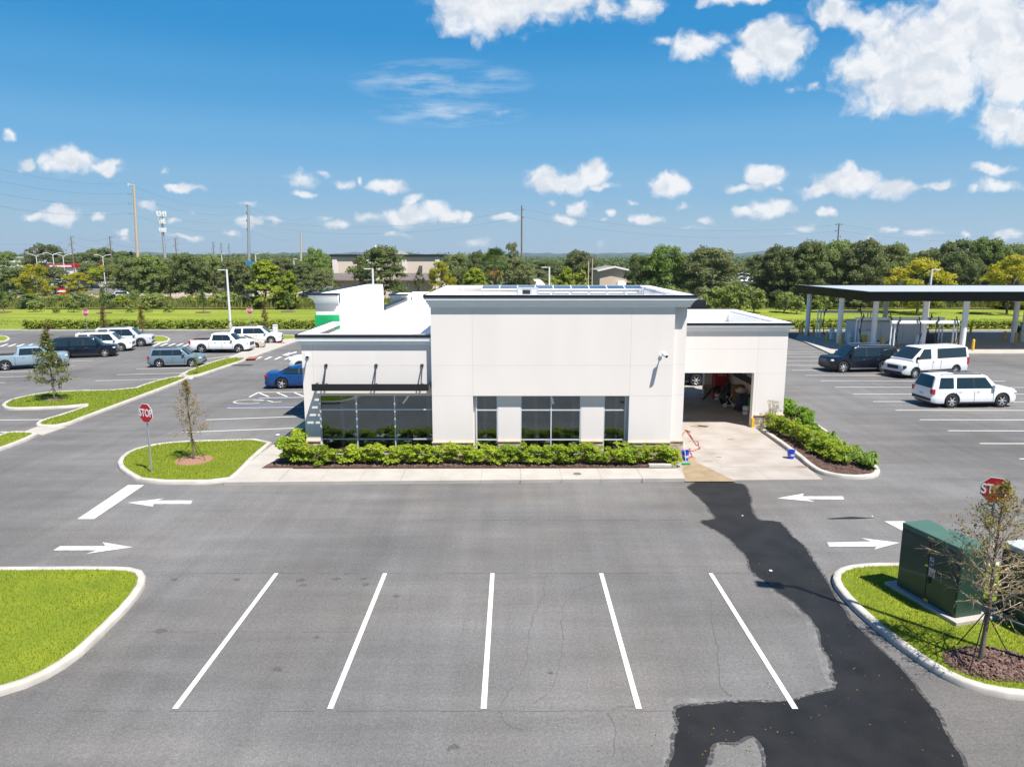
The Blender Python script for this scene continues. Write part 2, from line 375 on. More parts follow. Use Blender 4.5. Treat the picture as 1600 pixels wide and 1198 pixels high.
t_ = N_.new('ShaderNodeBsdfTransparent'); x_ = N_.new('ShaderNodeMixShader'); L_.new(r_.outputs[0], x_.inputs[0]); L_.new(t_.outputs[0], x_.inputs[1]); L_.new(N_['Principled BSDF'].outputs[0], x_.inputs[2]); L_.new(x_.outputs[0], N_['Material Output'].inputs[0])
M['paint_worn'] = mat('old_paint', (.50, .49, .46), .8, var=.35, scale=5, fac=(.4, .75), detail=10)
M['paint_blue'] = mat('blue_paint', (.05, .14, .42), .75, var=.2, scale=7)
M['wet'] = mat('wet_asphalt', (.0175, .0170, .0165), .5, var=.5, scale=1.4, bump=.4, bscale=70, spec=.25, fac=(.35, .75), detail=10)
M['dry_edge'] = mat('dry_edge', (.30, .295, .285), .9, var=.3, scale=2.6)
nt_ = M['dry_edge'].node_tree; N_, L_ = nt_.nodes, nt_.links        # a thin mineral film: patchy, the asphalt shows through
q_ = N_.new('ShaderNodeTexNoise'); q_.inputs['Scale'].default_value = 3.2; q_.inputs['Detail'].default_value = 9; q_.inputs['Roughness'].default_value = .7; L_.new(N_['Texture Coordinate'].outputs['Object'], q_.inputs['Vector'])
r_ = N_.new('ShaderNodeMapRange'); L_.new(q_.outputs[0], r_.inputs[0]); r_.inputs[1].default_value = .38; r_.inputs[2].default_value = .72; r_.inputs[4].default_value = .75
t_ = N_.new('ShaderNodeBsdfTransparent'); x_ = N_.new('ShaderNodeMixShader'); L_.new(r_.outputs[0], x_.inputs[0]); L_.new(t_.outputs[0], x_.inputs[1]); L_.new(N_['Principled BSDF'].outputs[0], x_.inputs[2]); L_.new(x_.outputs[0], N_['Material Output'].inputs[0])
M['damp'] = mat('damp_fringe', (.042, .041, .039), .7)
nt_ = M['damp'].node_tree; N_, L_ = nt_.nodes, nt_.links
q_ = N_.new('ShaderNodeTexNoise'); q_.inputs['Scale'].default_value = 9; q_.inputs['Detail'].default_value = 10; q_.inputs['Roughness'].default_value = .75; L_.new(N_['Texture Coordinate'].outputs['Object'], q_.inputs['Vector'])
r_ = N_.new('ShaderNodeMapRange'); L_.new(q_.outputs[0], r_.inputs[0]); r_.inputs[1].default_value = .44; r_.inputs[2].default_value = .58
t_ = N_.new('ShaderNodeBsdfTransparent'); x_ = N_.new('ShaderNodeMixShader'); L_.new(r_.outputs[0], x_.inputs[0]); L_.new(t_.outputs[0], x_.inputs[1]); L_.new(N_['Principled BSDF'].outputs[0], x_.inputs[2]); L_.new(x_.outputs[0], N_['Material Output'].inputs[0])
M['seep'] = mat('seep_stain', (.29, .215, .13), .6, var=.25, scale=2, spec=.4)
M['red_pad'] = mat('tactile_red', (.36, .10, .05), .8, var=.2)
M['stucco'] = mat('stucco', (.70, .65, .61), .85, var=.06, scale=.9, bump=.12, bscale=90, fac=(.4, .75), detail=10, stretch=(1, 1, .22))
M['trim_white'] = mat('cornice_white', (.80, .80, .79), .8, var=.03)
M['joint'] = mat('joint', (.56, .53, .50), .85)
M['stucco_in'] = mat('stucco_inside', (.76, .68, .58), .85, var=.1)
M['white_roof'] = mat('white_roof', (.82, .81, .79), .6, var=.06, scale=.5)
M['coping'] = mat('dark_coping', (.012, .015, .021), .45, metal=.0, var=.2, spec=.5)
M['black'] = mat('black_metal', (.012, .012, .013), .45, var=.2)
M['green_wall'] = mat('green_panel', (.006, .36, .12), .6, var=.08)
M['stone'] = stonemat('ledge_stone')
M['ledge'] = mat('tan_ledge', (.55, .40, .25), .8, var=.25, scale=6)
M['glass'] = mat('window_glass', (.018, .027, .034), .02, var=.2, scale=.8, spec=1.0, ior=2.1)
gm = bpy.data.materials.new('window_glass_clear'); gm.use_nodes = True; N_, L_ = gm.node_tree.nodes, gm.node_tree.links; N_.clear()
t_ = N_.new('ShaderNodeBsdfTransparent'); t_.inputs[0].default_value = (.66, .74, .77, 1); g_ = N_.new('ShaderNodeBsdfGlossy'); g_.inputs['Roughness'].default_value = .015; g_.inputs[0].default_value = (.85, .92, .95, 1)
f_ = N_.new('ShaderNodeFresnel'); f_.inputs[0].default_value = 2.2; x_ = N_.new('ShaderNodeMixShader'); o_ = N_.new('ShaderNodeOutputMaterial')
L_.new(f_.outputs[0], x_.inputs[0]); L_.new(t_.outputs[0], x_.inputs[1]); L_.new(g_.outputs[0], x_.inputs[2]); L_.new(x_.outputs[0], o_.inputs[0]); M['glass'] = gm
M['room'] = mat('room_wall', (.66, .68, .68), .9, var=.15); M['room_floor'] = mat('room_floor', (.45, .43, .41), .6, var=.2)
M['alu'] = mat('aluminium', (.62, .66, .69), .4, metal=.25, var=.05)
M['solar'] = mat('solar_panel', (.03, .06, .12), .15, var=.2, spec=.8)
M['steel'] = mat('galvanised', (.42, .45, .48), .5, metal=.5, var=.15)
M['lamp_grey'] = mat('lamp_post', (.66, .66, .65), .55, var=.08)
M['white'] = mat('white_paint', (.76, .76, .75), .5, var=.05)
M['sign_red'] = mat('sign_red', (.46, .008, .014), .5, var=.05)
M['yellow'] = mat('yellow_post', (.74, .42, .012), .5, var=.1)
M['cab_green'] = mat('cabinet_green_shaded', (.016, .046, .034), .42, var=.12, coat=.2)  # cabinet paint, darkened to carry the shade on the door side
M['cab_lid'] = mat('cabinet_green_sunlit', (.055, .115, .085), .5, var=.1)  # same cabinet paint, lightened to carry the sunlight on the lid
M['cab_top'] = mat('cabinet_top_reflection', (.42, .46, .48), .4, var=.1)  # green top coloured pale grey to stand for its bright reflection
M['cab_dark'] = mat('door_gap', (.006, .008, .007), .6)
M['bark'] = mat('bark', (.17, .135, .10), .9, col2=(.09, .07, .055), scale=9, bump=.8, bscale=20, stretch=(1, 1, .25))
M['twig'] = mat('twig', (.46, .36, .25), .9, col2=(.17, .13, .10), scale=7)
M['wood_pole'] = mat('wood_pole', (.20, .155, .115), .9, var=.35, scale=2, stretch=(1, 1, .15))
M['pole_tan'] = mat('concrete_pole', (.48, .40, .29), .8, var=.15)
M['wire'] = mat('wire', (.10, .11, .12), .6)
M['red'] = mat('red_plastic', (.42, .012, .014), .45, var=.1)
M['blue'] = mat('blue_plastic', (.012, .055, .50), .4, var=.08)
M['navy'] = mat('navy_plastic', (.012, .02, .045), .45, var=.2)
M['green'] = mat('green_plastic', (.01, .28, .11), .5, var=.1)
M['card'] = mat('cardboard', (.26, .14, .06), .85, var=.2)
M['plush'] = mat('cream_cloth', (.55, .45, .33), .9, var=.2)
M['rubber'] = mat('rubber', (.014, .014, .015), .75, var=.2)
M['red_hose'] = mat('red_hose', (.34, .05, .04), .5)
M['tan_wall'] = mat('beige_wall', (.66, .54, .45), .85, var=.08)
M['tan_wall2'] = mat('pale_pilaster', (.74, .66, .60), .85, var=.08)
M['brown_roof'] = mat('metal_roof', (.12, .10, .095), .6, var=.2)
M['grey_roof'] = mat('shingle', (.22, .21, .21), .9, var=.2, scale=2)
M['grey_wall'] = mat('grey_panel', (.58, .60, .62), .6, var=.08, scale=.7)
M['brick_brown'] = mat('brown_fence', (.075, .035, .028), .9, var=.3, scale=4)
M['blue_awning'] = mat('blue_awning', (.02, .17, .42), .6)
M['oak'] = leafmat('leaf_oak', (.075, .108, .028), (.25, .29, .10), 1.2, .5)
M['oak_b'] = leafmat('leaf_oak_light', (.105, .15, .034), (.31, .36, .12), 1.2, .5)
M['greenleaf'] = leafmat('leaf_green', (.07, .14, .018), (.19, .29, .04))
M['lime'] = leafmat('leaf_lime', (.20, .26, .012), (.46, .48, .03), 1.2, .5)
M['yellowleaf'] = leafmat('leaf_yellow', (.26, .25, .012), (.54, .45, .03), 1.2, .45)
M['olive'] = leafmat('leaf_olive', (.10, .115, .04), (.25, .24, .11))
M['brush'] = leafmat('leaf_brush', (.15, .21, .04), (.38, .42, .10), 3., .45)
M['brush_d'] = leafmat('leaf_brush_dark', (.06, .105, .03), (.17, .22, .065), 3.)
M['hedge'] = leafmat('leaf_hedge', (.06, .10, .008), (.20, .25, .02), 5., .35)
M['shrub'] = leafmat('leaf_shrub', (.18, .26, .012), (.56, .60, .06), 7., .5)
M['shrub_b'] = leafmat('leaf_shrub_b', (.11, .24, .010), (.33, .50, .035), 7., .5)
M['lily'] = leafmat('leaf_lily', (.08, .16, .015), (.24, .33, .05), 7., .3)
M['dry'] = leafmat('leaf_dry', (.19, .10, .025), (.36, .27, .03), 6., .4)
M['rust'] = leafmat('leaf_rust', (.13, .075, .03), (.16, .14, .025), 6., .35)
M['palm'] = leafmat('leaf_palm', (.05, .11, .02), (.20, .24, .04), 2., .3)
M['palm_dead'] = leafmat('leaf_palm_dead', (.20, .14, .05), (.42, .27, .05), 2., .2)
M['blade'] = leafmat('grass_blade', (.14, .205, .016), (.325, .345, .045), .9, .4)
M['tall_grass'] = leafmat('tall_grass', (.12, .16, .03), (.28, .29, .08), .5, .35)
def paintmat(n, c, metal=.0, rough=.28): return mat('paint_' + n, c, rough, metal=metal, coat=.45, var=.02, spec=.4)
for n, c in dict(white=(.74, .75, .76), silver=(.48, .50, .52), black=(.004, .006, .012), slate=(.125, .175, .21), greyblue=(.20, .27, .32), beige=(.42, .37, .29), blue=(.003, .040, .155), offwhite=(.60, .61, .625), dark=(.025, .032, .045)).items():
    M['car_' + n] = paintmat(n, c)
M['car_glass'] = mat('car_glass', (.012, .022, .028), .03, spec=.75)
M['tyre'] = mat('tyre', (.014, .014, .014), .8, bump=.2)
M['rim'] = mat('alloy', (.55, .56, .58), .3, metal=.7)
M['chrome'] = mat('chrome', (.60, .62, .64), .18, metal=.9)
M['trim'] = mat('black_trim', (.016, .016, .017), .55)
M['lens'] = mat('clear_lens', (.55, .58, .60), .12, spec=.8)
M['tail'] = mat('tail_lens', (.35, .006, .010), .2, spec=.7)
M['plate'] = mat('plate', (.5, .5, .48), .5)
M['paper'] = mat('paper', (.7, .7, .69), .8)

# ------------------------------------------------------------------ ground and paving
mb = MB(); mb.box(-9000, 9000, -300, 9000, -.40, -.08)
struct(mb.build('ground', M['far_land']), 'flat far land under the whole scene')
mb = MB(); mb.poly([(-90, -12), (80, -12), (80, 84.2), (-90, 84.2)], 0)
struct(mb.build('asphalt_lot', M['asphalt']), 'grey asphalt parking lot round the white building')

def zs(pts, z0, z1): return [(x, y) for x, y in pts]
LINEZ = .012
def strip(mb, a, b, w, z=LINEZ, mi=0):
    a, b = Vector(a), Vector(b); d = (b - a).normalized(); n = Vector((-d.y, d.x)) * w / 2
    mb.add([(a.x - n.x, a.y - n.y, z), (b.x - n.x, b.y - n.y, z), (b.x + n.x, b.y + n.y, z), (a.x + n.x, a.y + n.y, z)], [(0, 1, 2, 3)], mi)
mb = MB()
for x in (-6.52, -3.52, -.55, 2.455, 5.48): strip(mb, (x, 12.42), (x + .01, 18.4), .115)
struct(mb.build('parking_lines', M['paint']), 'white stall lines on the asphalt in front of the building', 'road marking')
mb = MB()
for (a, b) in [((284, 675.6), (459.6, 669)), ((322, 656), (474, 650.6)), ((262.5, 592), (149, 595)), ((0, 0), (0, 0))][:3]: strip(mb, G(*a), G(*b), .12)
for (xa, ya, xb, yb) in [(182, 585.5, 285, 583), (213, 576.5, 300, 574.5), (0, 581, 60, 580), (0, 589, 46, 588), (0, 656.5, 78, 655.5), (0, 675, 30, 674.5),
      (110, 558.5, 172, 557), (110, 564.5, 145, 563.5), (110, 572, 118, 571.5), (315, 562.5, 372, 555), (322, 560, 395, 552), (318, 567, 345, 566), (0, 598, 8, 597.8)]:
    strip(mb, G(xa, ya), G(xb, yb), .12)
struct(mb.build('parking_lines', M['paint']), 'white stall lines in the lot left of the building', 'road marking')
mb = MB()
for y, x0 in [(549.6, 1225), (552.6, 1225), (557.5, 1225), (563.5, 1225), (571, 1225), (578.6, 1238), (586.6, 1258), (595, 1282), (605, 1305), (615.6, 1333), (627.5, 1364), (641, 1399), (655.8, 1437), (673, 1481), (693, 1531), (717, 1593)]:
    p = G(x0, y); strip(mb, p, (p[0] + 13, p[1] - .12), .12)
struct(mb.build('parking_lines', M['paint']), 'white stall lines in the lot right of the building', 'road marking')
mb = MB()
strip(mb, G(404, 622), G(473, 621), .12); strip(mb, G(403, 613), G(473, 612.3), .12); strip(mb, G(389.5, 620.5), G(404, 613), .14)
for a in (404, 433, 460): strip(mb, G(a, 613.5), G(a + 16, 620), .14)
struct(mb.build('hatched_bay', M['paint']), 'white hatched bay beside the accessible space', 'road marking')
mb = MB()
for y in (636.8,): strip(mb, G(355, y + .6), G(473, y - .6), .10, mi=0); strip(mb, G(355, y - 1.6), G(473, y - 2.6), .10, mi=1)
strip(mb, G(389.5, 623.5), G(473, 622.6), .06, mi=1)
struct(mb.build('blue_line', [M['paint'], M['paint_blue']]), 'blue and white line of the accessible space', 'road marking')
mb = MB()           # wheelchair symbol painted on the floor
c0 = Vector(G(396, 627.5))
ring = [(c0.x + .95 * math.cos(t) - .2, c0.y + .62 * math.sin(t)) for t in [R(30 + 12 * k) for k in range(25)]]
for a, b in zip(ring, ring[1:]): strip(mb, a, b, .13)
strip(mb, (c0.x - .15, c0.y + .3), (c0.x + .75, c0.y + .35), .13); strip(mb, (c0.x + .7, c0.y + .35), (c0.x + 1.3, c0.y - .2), .13); strip(mb, (c0.x + 1.3, c0.y - .2), (c0.x + 1.7, c0.y), .13)
struct(mb.build('accessible_symbol', M['paint_worn']), 'worn wheelchair symbol painted on the asphalt', 'road marking')
def arrow(pts, lab, m='paint_worn'):
    mb = MB(); mb.poly(px(pts), LINEZ); struct(mb.build('lane_arrow', M[m]), lab, 'road marking')
arrow([(199, 785.5), (257, 778.5), (246, 782), (301, 782), (298, 787.5), (240, 787.5), (239, 791.8)], 'lane arrow pointing left beside the stop line')
arrow([(207, 855), (134, 865.5), (152, 859.8), (83, 860), (94, 853.3), (165, 853.3), (160, 847)], 'lane arrow pointing right above the left grass corner')
arrow([(1214, 778.5), (1256, 771), (1254, 775.5), (1317, 775.5), (1319, 780.5), (1262, 780), (1273, 784)], 'lane arrow pointing left in front of the drive')
arrow([(1406, 848), (1366, 858.5), (1370, 854), (1296, 854), (1292, 847.5), (1361, 846), (1345, 840.5)], 'lane arrow pointing right beside the green cabinet')
arrow([(440, 555), (454, 550), (452.5, 552), (463, 549), (464, 551), (452, 554), (450, 556)], 'small lane arrow near the crosswalk left of the building')
mb = MB(); mb.poly(px([(200, 758), (225, 758), (147, 811), (121, 811)]), LINEZ)
struct(mb.build('stop_line', M['paint']), 'broad white stop line by the left stop sign', 'road marking')
mb = MB(); mb.poly(px([(1382, 814.5), (1413, 814.5), (1440, 829), (1415, 832)]), LINEZ)
struct(mb.build('stop_line', M['paint']), 'broad white stop line behind the green cabinet', 'road marking')
mb = MB()
for k in range(4):
    x = 397 + 15.3 * k; mb.poly(px([(x, 562), (x + 3.4, 562), (x + 14, 557.4), (x + 9, 557.4)]), LINEZ)
struct(mb.build('crosswalk', M['paint']), 'white crosswalk bars left of the building', 'road marking')
mb = MB()
for k in range(6):
    x = -2 + 13 * k; mb.poly(px([(x, 541.5), (x + 5, 541.5), (x + 16, 537.5), (x + 12, 537.5)]), LINEZ)
for k in range(5):
    x = 236 + 12 * k; mb.poly(px([(x, 541), (x + 5, 541), (x + 16, 536.5), (x + 12, 536.5)]), LINEZ)
struct(mb.build('crosswalk', M['paint']), 'far white crosswalk bars behind the black car', 'road marking')

# ---- wet run of water
rnd = random.Random(5)
def jag(pts, step=.18, amp=.05, closed=True):
    o = []
    n = len(pts)
    for i in range(n if closed else n - 1):
        a, b = Vector(pts[i]), Vector(pts[(i + 1) % n]); L = (b - a).length; k = max(1, int(L / step)); d = (b - a).normalized(); nn = Vector((-d.y, d.x))
        for j in range(k):
            q = a + (b - a) * j / k
            f = 0 if j == 0 else 1
            o.append(tuple(q + nn * (mnoise.noise(Vector((q.x * 1.4, q.y * 1.4, 3))) * amp * 3 * f + rnd.uniform(-amp, amp) * .35 * f)))
    return o
wetpx = [(1064, 752.5), (1160, 752.5), (1172, 772), (1176, 812), (1218, 814.5), (1224, 822), (1262, 860), (1290, 908), (1322, 960), (1372, 1010), (1440, 1080), (1500, 1180), (1530, 1260), (1200, 1260), (1196, 1180), (1188, 1158), (1172, 1146), (1150, 1160), (1118, 1158), (1106, 1172), (1104, 1260),
         (1035, 1260), (1050, 1170), (1064, 1133), (1055, 1118), (1058, 1103), (1120, 1098), (1240, 1096), (1270, 1084), (1312, 1076), (1302, 1040), (1284, 1004), (1278, 975), (1240, 940), (1200, 912), (1174, 890), (1170, 872), (1142, 842), (1112, 824), (1090, 813), (1120, 811), (1106, 790)]
wp = px(wetpx); wp2 = wp[::-1] if area(wp) < 0 else wp
mb = MB(); mb.poly(jag(chaikin(wp2, 1), .09, .030), .008)
struct(mb.build('wet_asphalt', M['wet']), 'dark run of water across the asphalt', 'water')
mb = MB(); mb.poly(jag(offset(chaikin(wp2, 1), -.07), .09, .035), .006)
struct(mb.build('damp_fringe', M['damp']), 'broken damp fringe round the wet asphalt', 'ground')
mb = MB()
for _ in range(230):        # leaf crumbs and grit washed along the run
    q_ = wp2[rnd.randrange(len(wp2))]; x, y = q_[0] + rnd.gauss(0, .5), q_[1] + rnd.gauss(0, .7); a = rnd.uniform(0, 6.3); l = rnd.uniform(.008, .03)
    mb.bar((x, y, .016), (x + l * math.cos(a), y + l * math.sin(a), .018), l * .6, .006)
tag(mb.build('washed_grit', M['dry']), 'brown leaf crumbs along the wet run', 'debris', None, 'stuff')
mb = MB()
for side in ([(1174, 888), (1200, 911), (1240, 939), (1278, 974), (1284, 1003), (1302, 1039), (1312, 1076), (1270, 1084), (1240, 1095)], [(1240, 1097), (1120, 1097), (1058, 1102), (1056, 1118), (1064, 1133), (1050, 1172), (1040, 1230)],):
    a = px(side); n = len(a); o = []
    for i, q in enumerate(a):
        d = Vector(a[min(i + 1, n - 1)]) - Vector(a[max(i - 1, 0)]); d.normalize(); w = .26 * math.sin(math.pi * min(max(i / (n - 1), .06), .94)) + .03
        o.append((q[0] + d.y * w, q[1] - d.x * w))
    pts = a + o[::-1]
    if area(pts) < 0: pts = pts[::-1]
    mb.poly(jag(pts, .15, .035), .004)
struct(mb.build('dry_edge', M['dry_edge']), 'pale dried rim along the wet asphalt', 'ground')
# ---- cracks
mb = MB()
for side in ([(851, 900), (850, 930), (832, 965), (826, 1000), (822, 1040), (795, 1080), (778, 1105), (790, 1130), (825, 1143)], [(935, 910), (900, 922), (880, 945), (878, 975), (880, 1005), (872, 1050), (855, 1085), (825, 1102)], [(1000, 1100), (965, 1104), (950, 1116), (962, 1132), (958, 1198)], [(1110, 930), (1114, 985), (1122, 1010), (1125, 1070), (1142, 1092)]):
    a = [Vector(q) for q in px(side)]; o = []
    for p, q in zip(a, a[1:]):
        for j in range(5): 
            r_ = p + (q - p) * j / 5; o.append(r_ + Vector((rnd.uniform(-.03, .03), rnd.uniform(-.03, .03))))
    for p, q in zip(o, o[1:]): strip(mb, p, q, rnd.uniform(.008, .02), .0045)
for y, xa, xb in ((18.42, -9, 7.6), (12.36, -9, 6.2), (22.45, -3, 6.1), (15.3, -8.5, -3)):
    n = int((xb - xa) / .4)
    for k in range(n):
        if rnd.random() < .7: strip(mb, (xa + .4 * k, y + rnd.uniform(-.012, .012)), (xa + .4 * k + .4, y + rnd.uniform(-.012, .012)), rnd.uniform(.006, .018), .0046)
struct(mb.build('cracks', mat('crack', (.085, .082, .078), .9)), 'thin water marks and cracks across the stalls', 'ground')
mb = MB()
for (x, y, w) in [(470, 906, 16), (474, 914, 12), (526, 904, 14), (568, 904, 12), (572, 913, 11), (620, 931, 12), (540, 896, 9), (495, 995, 9), (434, 1045, 14), (272, 905, 12), (370, 905, 11), (250, 985, 16), (708, 1167, 14), (860, 1051, 8)]:
    c_ = Vector(G(x, y)); pts = [(c_.x + w * .010 * math.cos(t) * rnd.uniform(.5, 1.1), c_.y + w * .008 * math.sin(t) * rnd.uniform(.4, 1.1)) for t in [R(24 * k) for k in range(15)]]
    mb.poly(pts, .0045)
struct(mb.build('oil_spots', mat('oil', (.096, .092, .089), .8, var=.5, scale=20)), 'small dark spots on the asphalt', 'ground')
mb = MB(); mb.poly([(c_[0], c_[1]) for c_ in px([(1290, 810), (1330, 807), (1366, 809), (1340, 810.6), (1300, 811)])], .0045)
struct(mb.build('wet_spot', M['wet']), 'thin wet streak on the asphalt by the lane arrow', 'ground')

# ---- sidewalks and drive
def slab(name, pts, z0, z1, m, label, joints=(), bevel=.015):
    mb = MB(); mb.prism(pts, z0, z1); o = struct(mb.build(name, M[m], bevel=bevel), label, 'pavement'); return o
slab('sidewalk', [(-11.05, 26.1), (6.75, 26.58), (6.75, 27.95), (-8.95, 27.85), (-8.95, 58), (-10.75, 58)], -.05, .13, 'concrete', 'pale concrete walk along the front and left of the building')
mb = MB(); jm = mat('slab_joint', (.25, .23, .2), .9)
for i, x in enumerate([-9.0, -7.4, -5.9, -4.3, -2.75, -1.2, .35, 1.95, 3.5, 5.1]): strip(mb, (x, 26.3), (x - .02, 27.9), .018 if i % 3 else .035, .1345)
for k in range(18): strip(mb, (-10.9, 28.3 + 1.6 * k), (-8.98, 28.3 + 1.6 * k), .018, .1345)
struct(mb.build('walk_joints', jm), 'joints between the slabs of the walk', 'pavement')
slab('drive_apron', [(6.80, 26.62), (12.2, 26.78), (12.42, 35.4), (13.5, 35.4), (13.5, 50), (7.0, 50), (7.0, 29.7), (6.80, 29.7)], -.05, .03, 'drive', 'stained concrete drive running through the portal', bevel=.0)
mb = MB()
for y in (28.4, 31.2, 34.0, 37.0, 40): strip(mb, (7.02, y), (12.3 if y < 35 else 13.4, y), .02, .0345)
for x in (8.75,): strip(mb, (x, 28.4), (x, 49), .022, .0345)
strip(mb, (8.05, 26.7), (8.05, 28.4), .018, .0345); strip(mb, (10.1, 26.75), (10.1, 28.4), .018, .0345)
struct(mb.build('drive_joints', jm), 'joints between the slabs of the drive', 'pavement')
pts = px([(1071, 752), (1150, 752), (1135, 745), (1118, 736), (1100, 728), (1088, 722), (1086, 714), (1076, 712), (1071, 722), (1066, 735)], .03)
mb = MB(); mb.poly(jag(pts[::-1] if area(pts) < 0 else pts, .12, .02), .0385)
struct(mb.build('seep_stain', M['seep']), 'brown wet stain on the drive by the wall corner', 'pavement')
mb = MB()
rs = random.Random(77)
for (x, y, s_) in [(9.6, 35.6, .5), (9.9, 35.7, .35), (8.6, 32.6, .3), (8.9, 30.5, .18), (9.0, 29.9, .15), (8.4, 29.3, .2), (10.5, 33.0, .25), (12.0, 28.4, .35)]:
    mb.poly([(x + s_ * math.cos(t) * rs.uniform(.6, 1.1), y + s_ * .6 * math.sin(t) * rs.uniform(.5, 1.1)) for t in [R(20 * k) for k in range(18)]], .0345)
struct(mb.build('drive_stains', mat('drive_stain', (.28, .22, .15), .8, var=.4, scale=6)), 'darker blots on the concrete drive', 'pavement')

# ---- islands with kerbs
def island(pts, name_l, fill='lawn', kerb_w=.2, kh=.15, smooth=2):
    if area(pts) < 0: pts = pts[::-1]
    if smooth: pts = chaikin(pts, smooth)
    inn = offset(pts, kerb_w); n = len(pts)
    mb = MB(); lip = offset(pts, .035)
    rings = [(pts, -.05), (pts, kh - .04), (lip, kh), (offset(pts, kerb_w - .02), kh), (inn, kh - .02), (inn, -.05)]
    vs = []; fs = []
    for rg, z in rings: vs += [(p[0], p[1], z) for p in rg]
    for k in range(len(rings) - 1):
        for i in range(n): fs.append((k * n + i, k * n + (i + 1) % n, (k + 1) * n + (i + 1) % n, (k + 1) * n + i))
    mb.add(vs, fs); struct(mb.build('kerb', M['kerb'], smooth=50), 'concrete kerb round ' + name_l, 'kerb')
    mb = MB(); mb.poly(offset(pts, kerb_w - .01), kh - .03)
    struct(mb.build('lawn' if fill == 'lawn' else 'planting_bed', M[fill]), ('mown grass of ' if fill == 'lawn' else 'mulch bed of ') + name_l, 'ground')
    return inn
def inside(P, poly):
    x, y = P[:, 0], P[:, 1]; r = np.zeros(len(P), bool); n = len(poly)
    for i in range(n):
        x0, y0 = poly[i]; x1, y1 = poly[(i + 1) % n]
        if y0 == y1: continue
        c = ((y0 > y) != (y1 > y)) & (x < (x1 - x0) * (y - y0) / (y1 - y0) + x0); r ^= c
    return r
def blades(poly, density, h, w, m, label, z=.11, seed=1, name='grass', box=None, lean=.6, holes=()):
    g = np.random.default_rng(seed); P = np.array(poly)
    lo, hi = P.min(0), P.max(0)
    if box: lo = np.maximum(lo, box[0]); hi = np.minimum(hi, box[1])
    n = int((hi - lo).prod() * density); Q = g.uniform(lo, hi, (n, 2)); Q = Q[inside(Q, poly)]
    for hx, hy, hr, hr2 in holes: Q = Q[((Q[:, 0] - hx) / hr) ** 2 + ((Q[:, 1] - hy) / hr2) ** 2 > g.uniform(.8, 1.1, len(Q))]
    n = len(Q); a = g.uniform(0, 6.283, n); hh = h * g.uniform(.45, 1.25, n); ww = w * g.uniform(.6, 1.3, n) / 2
    dx, dy = np.cos(a) * ww, np.sin(a) * ww
    b = g.uniform(0, 6.283, n); ln = hh * lean * g.uniform(.2, 1.2, n)
    V = np.zeros((n, 3, 3)); V[:, 0] = np.stack([Q[:, 0] - dx, Q[:, 1] - dy, np.full(n, z)], 1); V[:, 1] = np.stack([Q[:, 0] + dx, Q[:, 1] + dy, np.full(n, z)], 1)
    V[:, 2] = np.stack([Q[:, 0] + np.cos(b) * ln, Q[:, 1] + np.sin(b) * ln, z + hh], 1)
    me = bpy.data.meshes.new(name); me.from_pydata(V.reshape(-1, 3).tolist(), [], np.arange(n * 3).reshape(-1, 3).tolist()); me.materials.append(m)
    o = bpy.data.objects.new(name, me); COL.objects.link(o); return tag(o, label, 'grass', None, 'stuff')

I1 = island(px([(358, 757), (222, 757), (196, 742), (185, 733), (184, 722), (200, 708), (232, 699), (264, 694.5), (300, 692), (433, 688.5), (400, 716), (380, 738)]), 'the left island with the small tree', smooth=1)
I2 = island([(-30, 18.55), (-14.3, 18.55), (-11.4, 18.6), (-10.3, 18.5), (-9.75, 17.8), (-9.5, 16.6), (-9.42, 15.0), (-9.42, 14.0), (-9.7, 13.2), (-10.3, 12.72), (-11.2, 12.5), (-30, 12.3)], 'the grass corner at the left edge', smooth=1)
I3 = island([(30, 12.7), (11.0, 12.62), (10.0, 12.65), (9.25, 12.95), (8.82, 13.6), (8.5, 15.2), (8.42, 16.6), (8.52, 17.7), (8.9, 18.4), (9.6, 18.75), (10.6, 18.85), (30, 18.95)], 'the grass corner with the green cabinet', smooth=1)
I4 = island(px([(3, 637), (10, 641), (40, 641), (100, 638.5), (143, 634.2), (100, 649), (62, 660), (55, 666), (62, 669), (100, 668), (140, 652), (220, 622), (291, 594.5), (296, 590.5), (270, 590.5), (230, 601), (205, 610.8), (90, 613.5), (55, 618), (18, 626), (4, 633)]), 'the long median in the left lot', smooth=1)
I5 = island(px([(279, 587), (300, 592), (345, 577), (387, 563), (386, 560), (356, 560.4), (320, 571)]), 'the grass strip before the crosswalk', smooth=1)
I6 = island(px([(-40, 715), (0, 706), (60, 682), (56, 678), (14, 677), (-10, 686), (-60, 700)]), 'the grass strip at the far left edge', smooth=1)
slab('crossing_pad', px([(285, 583), (318, 572), (300, 594), (276, 590)]), -.02, .05, 'concrete', 'concrete pad across the median', bevel=0)
slab('crossing_pad', px([(36, 676), (60, 667), (104, 668), (66, 681)]), -.02, .05, 'concrete', 'concrete pad between the left grass strips', bevel=0)
slab('median_walk', px([(357, 560), (388, 562.5), (472, 532), (462, 530.5), (426, 532.5), (372, 554)]), -.02, .14, 'concrete', 'pale concrete walk in front of the parked white cars')
mb = MB(); mb.poly(px([(381, 561), (398, 560.5), (404, 557), (390, 557.5)], .14), .1445); mb.poly(px([(430, 536.5), (443, 536.5), (447, 534.8), (434, 534.8)], .14), .1445)
struct(mb.build('tactile_pad', M['red_pad']), 'red tactile pads at the ends of the walk', 'pavement')
I7 = island(px([(427, 531.8), (464, 533), (470, 530), (462, 525.5), (440, 524.5), (428, 525)]), 'the small lawn by the white post', smooth=1)
I8 = island(px([(232, 536.3), (260, 536), (268, 531.5), (258, 526.5), (232, 526)]), 'the small lawn end behind the silver car', smooth=1)
I9 = island(px([(-30, 536), (6, 535.5), (18, 530.5), (8, 525.5), (-30, 525.5)]), 'the small lawn end at the far left', smooth=1)
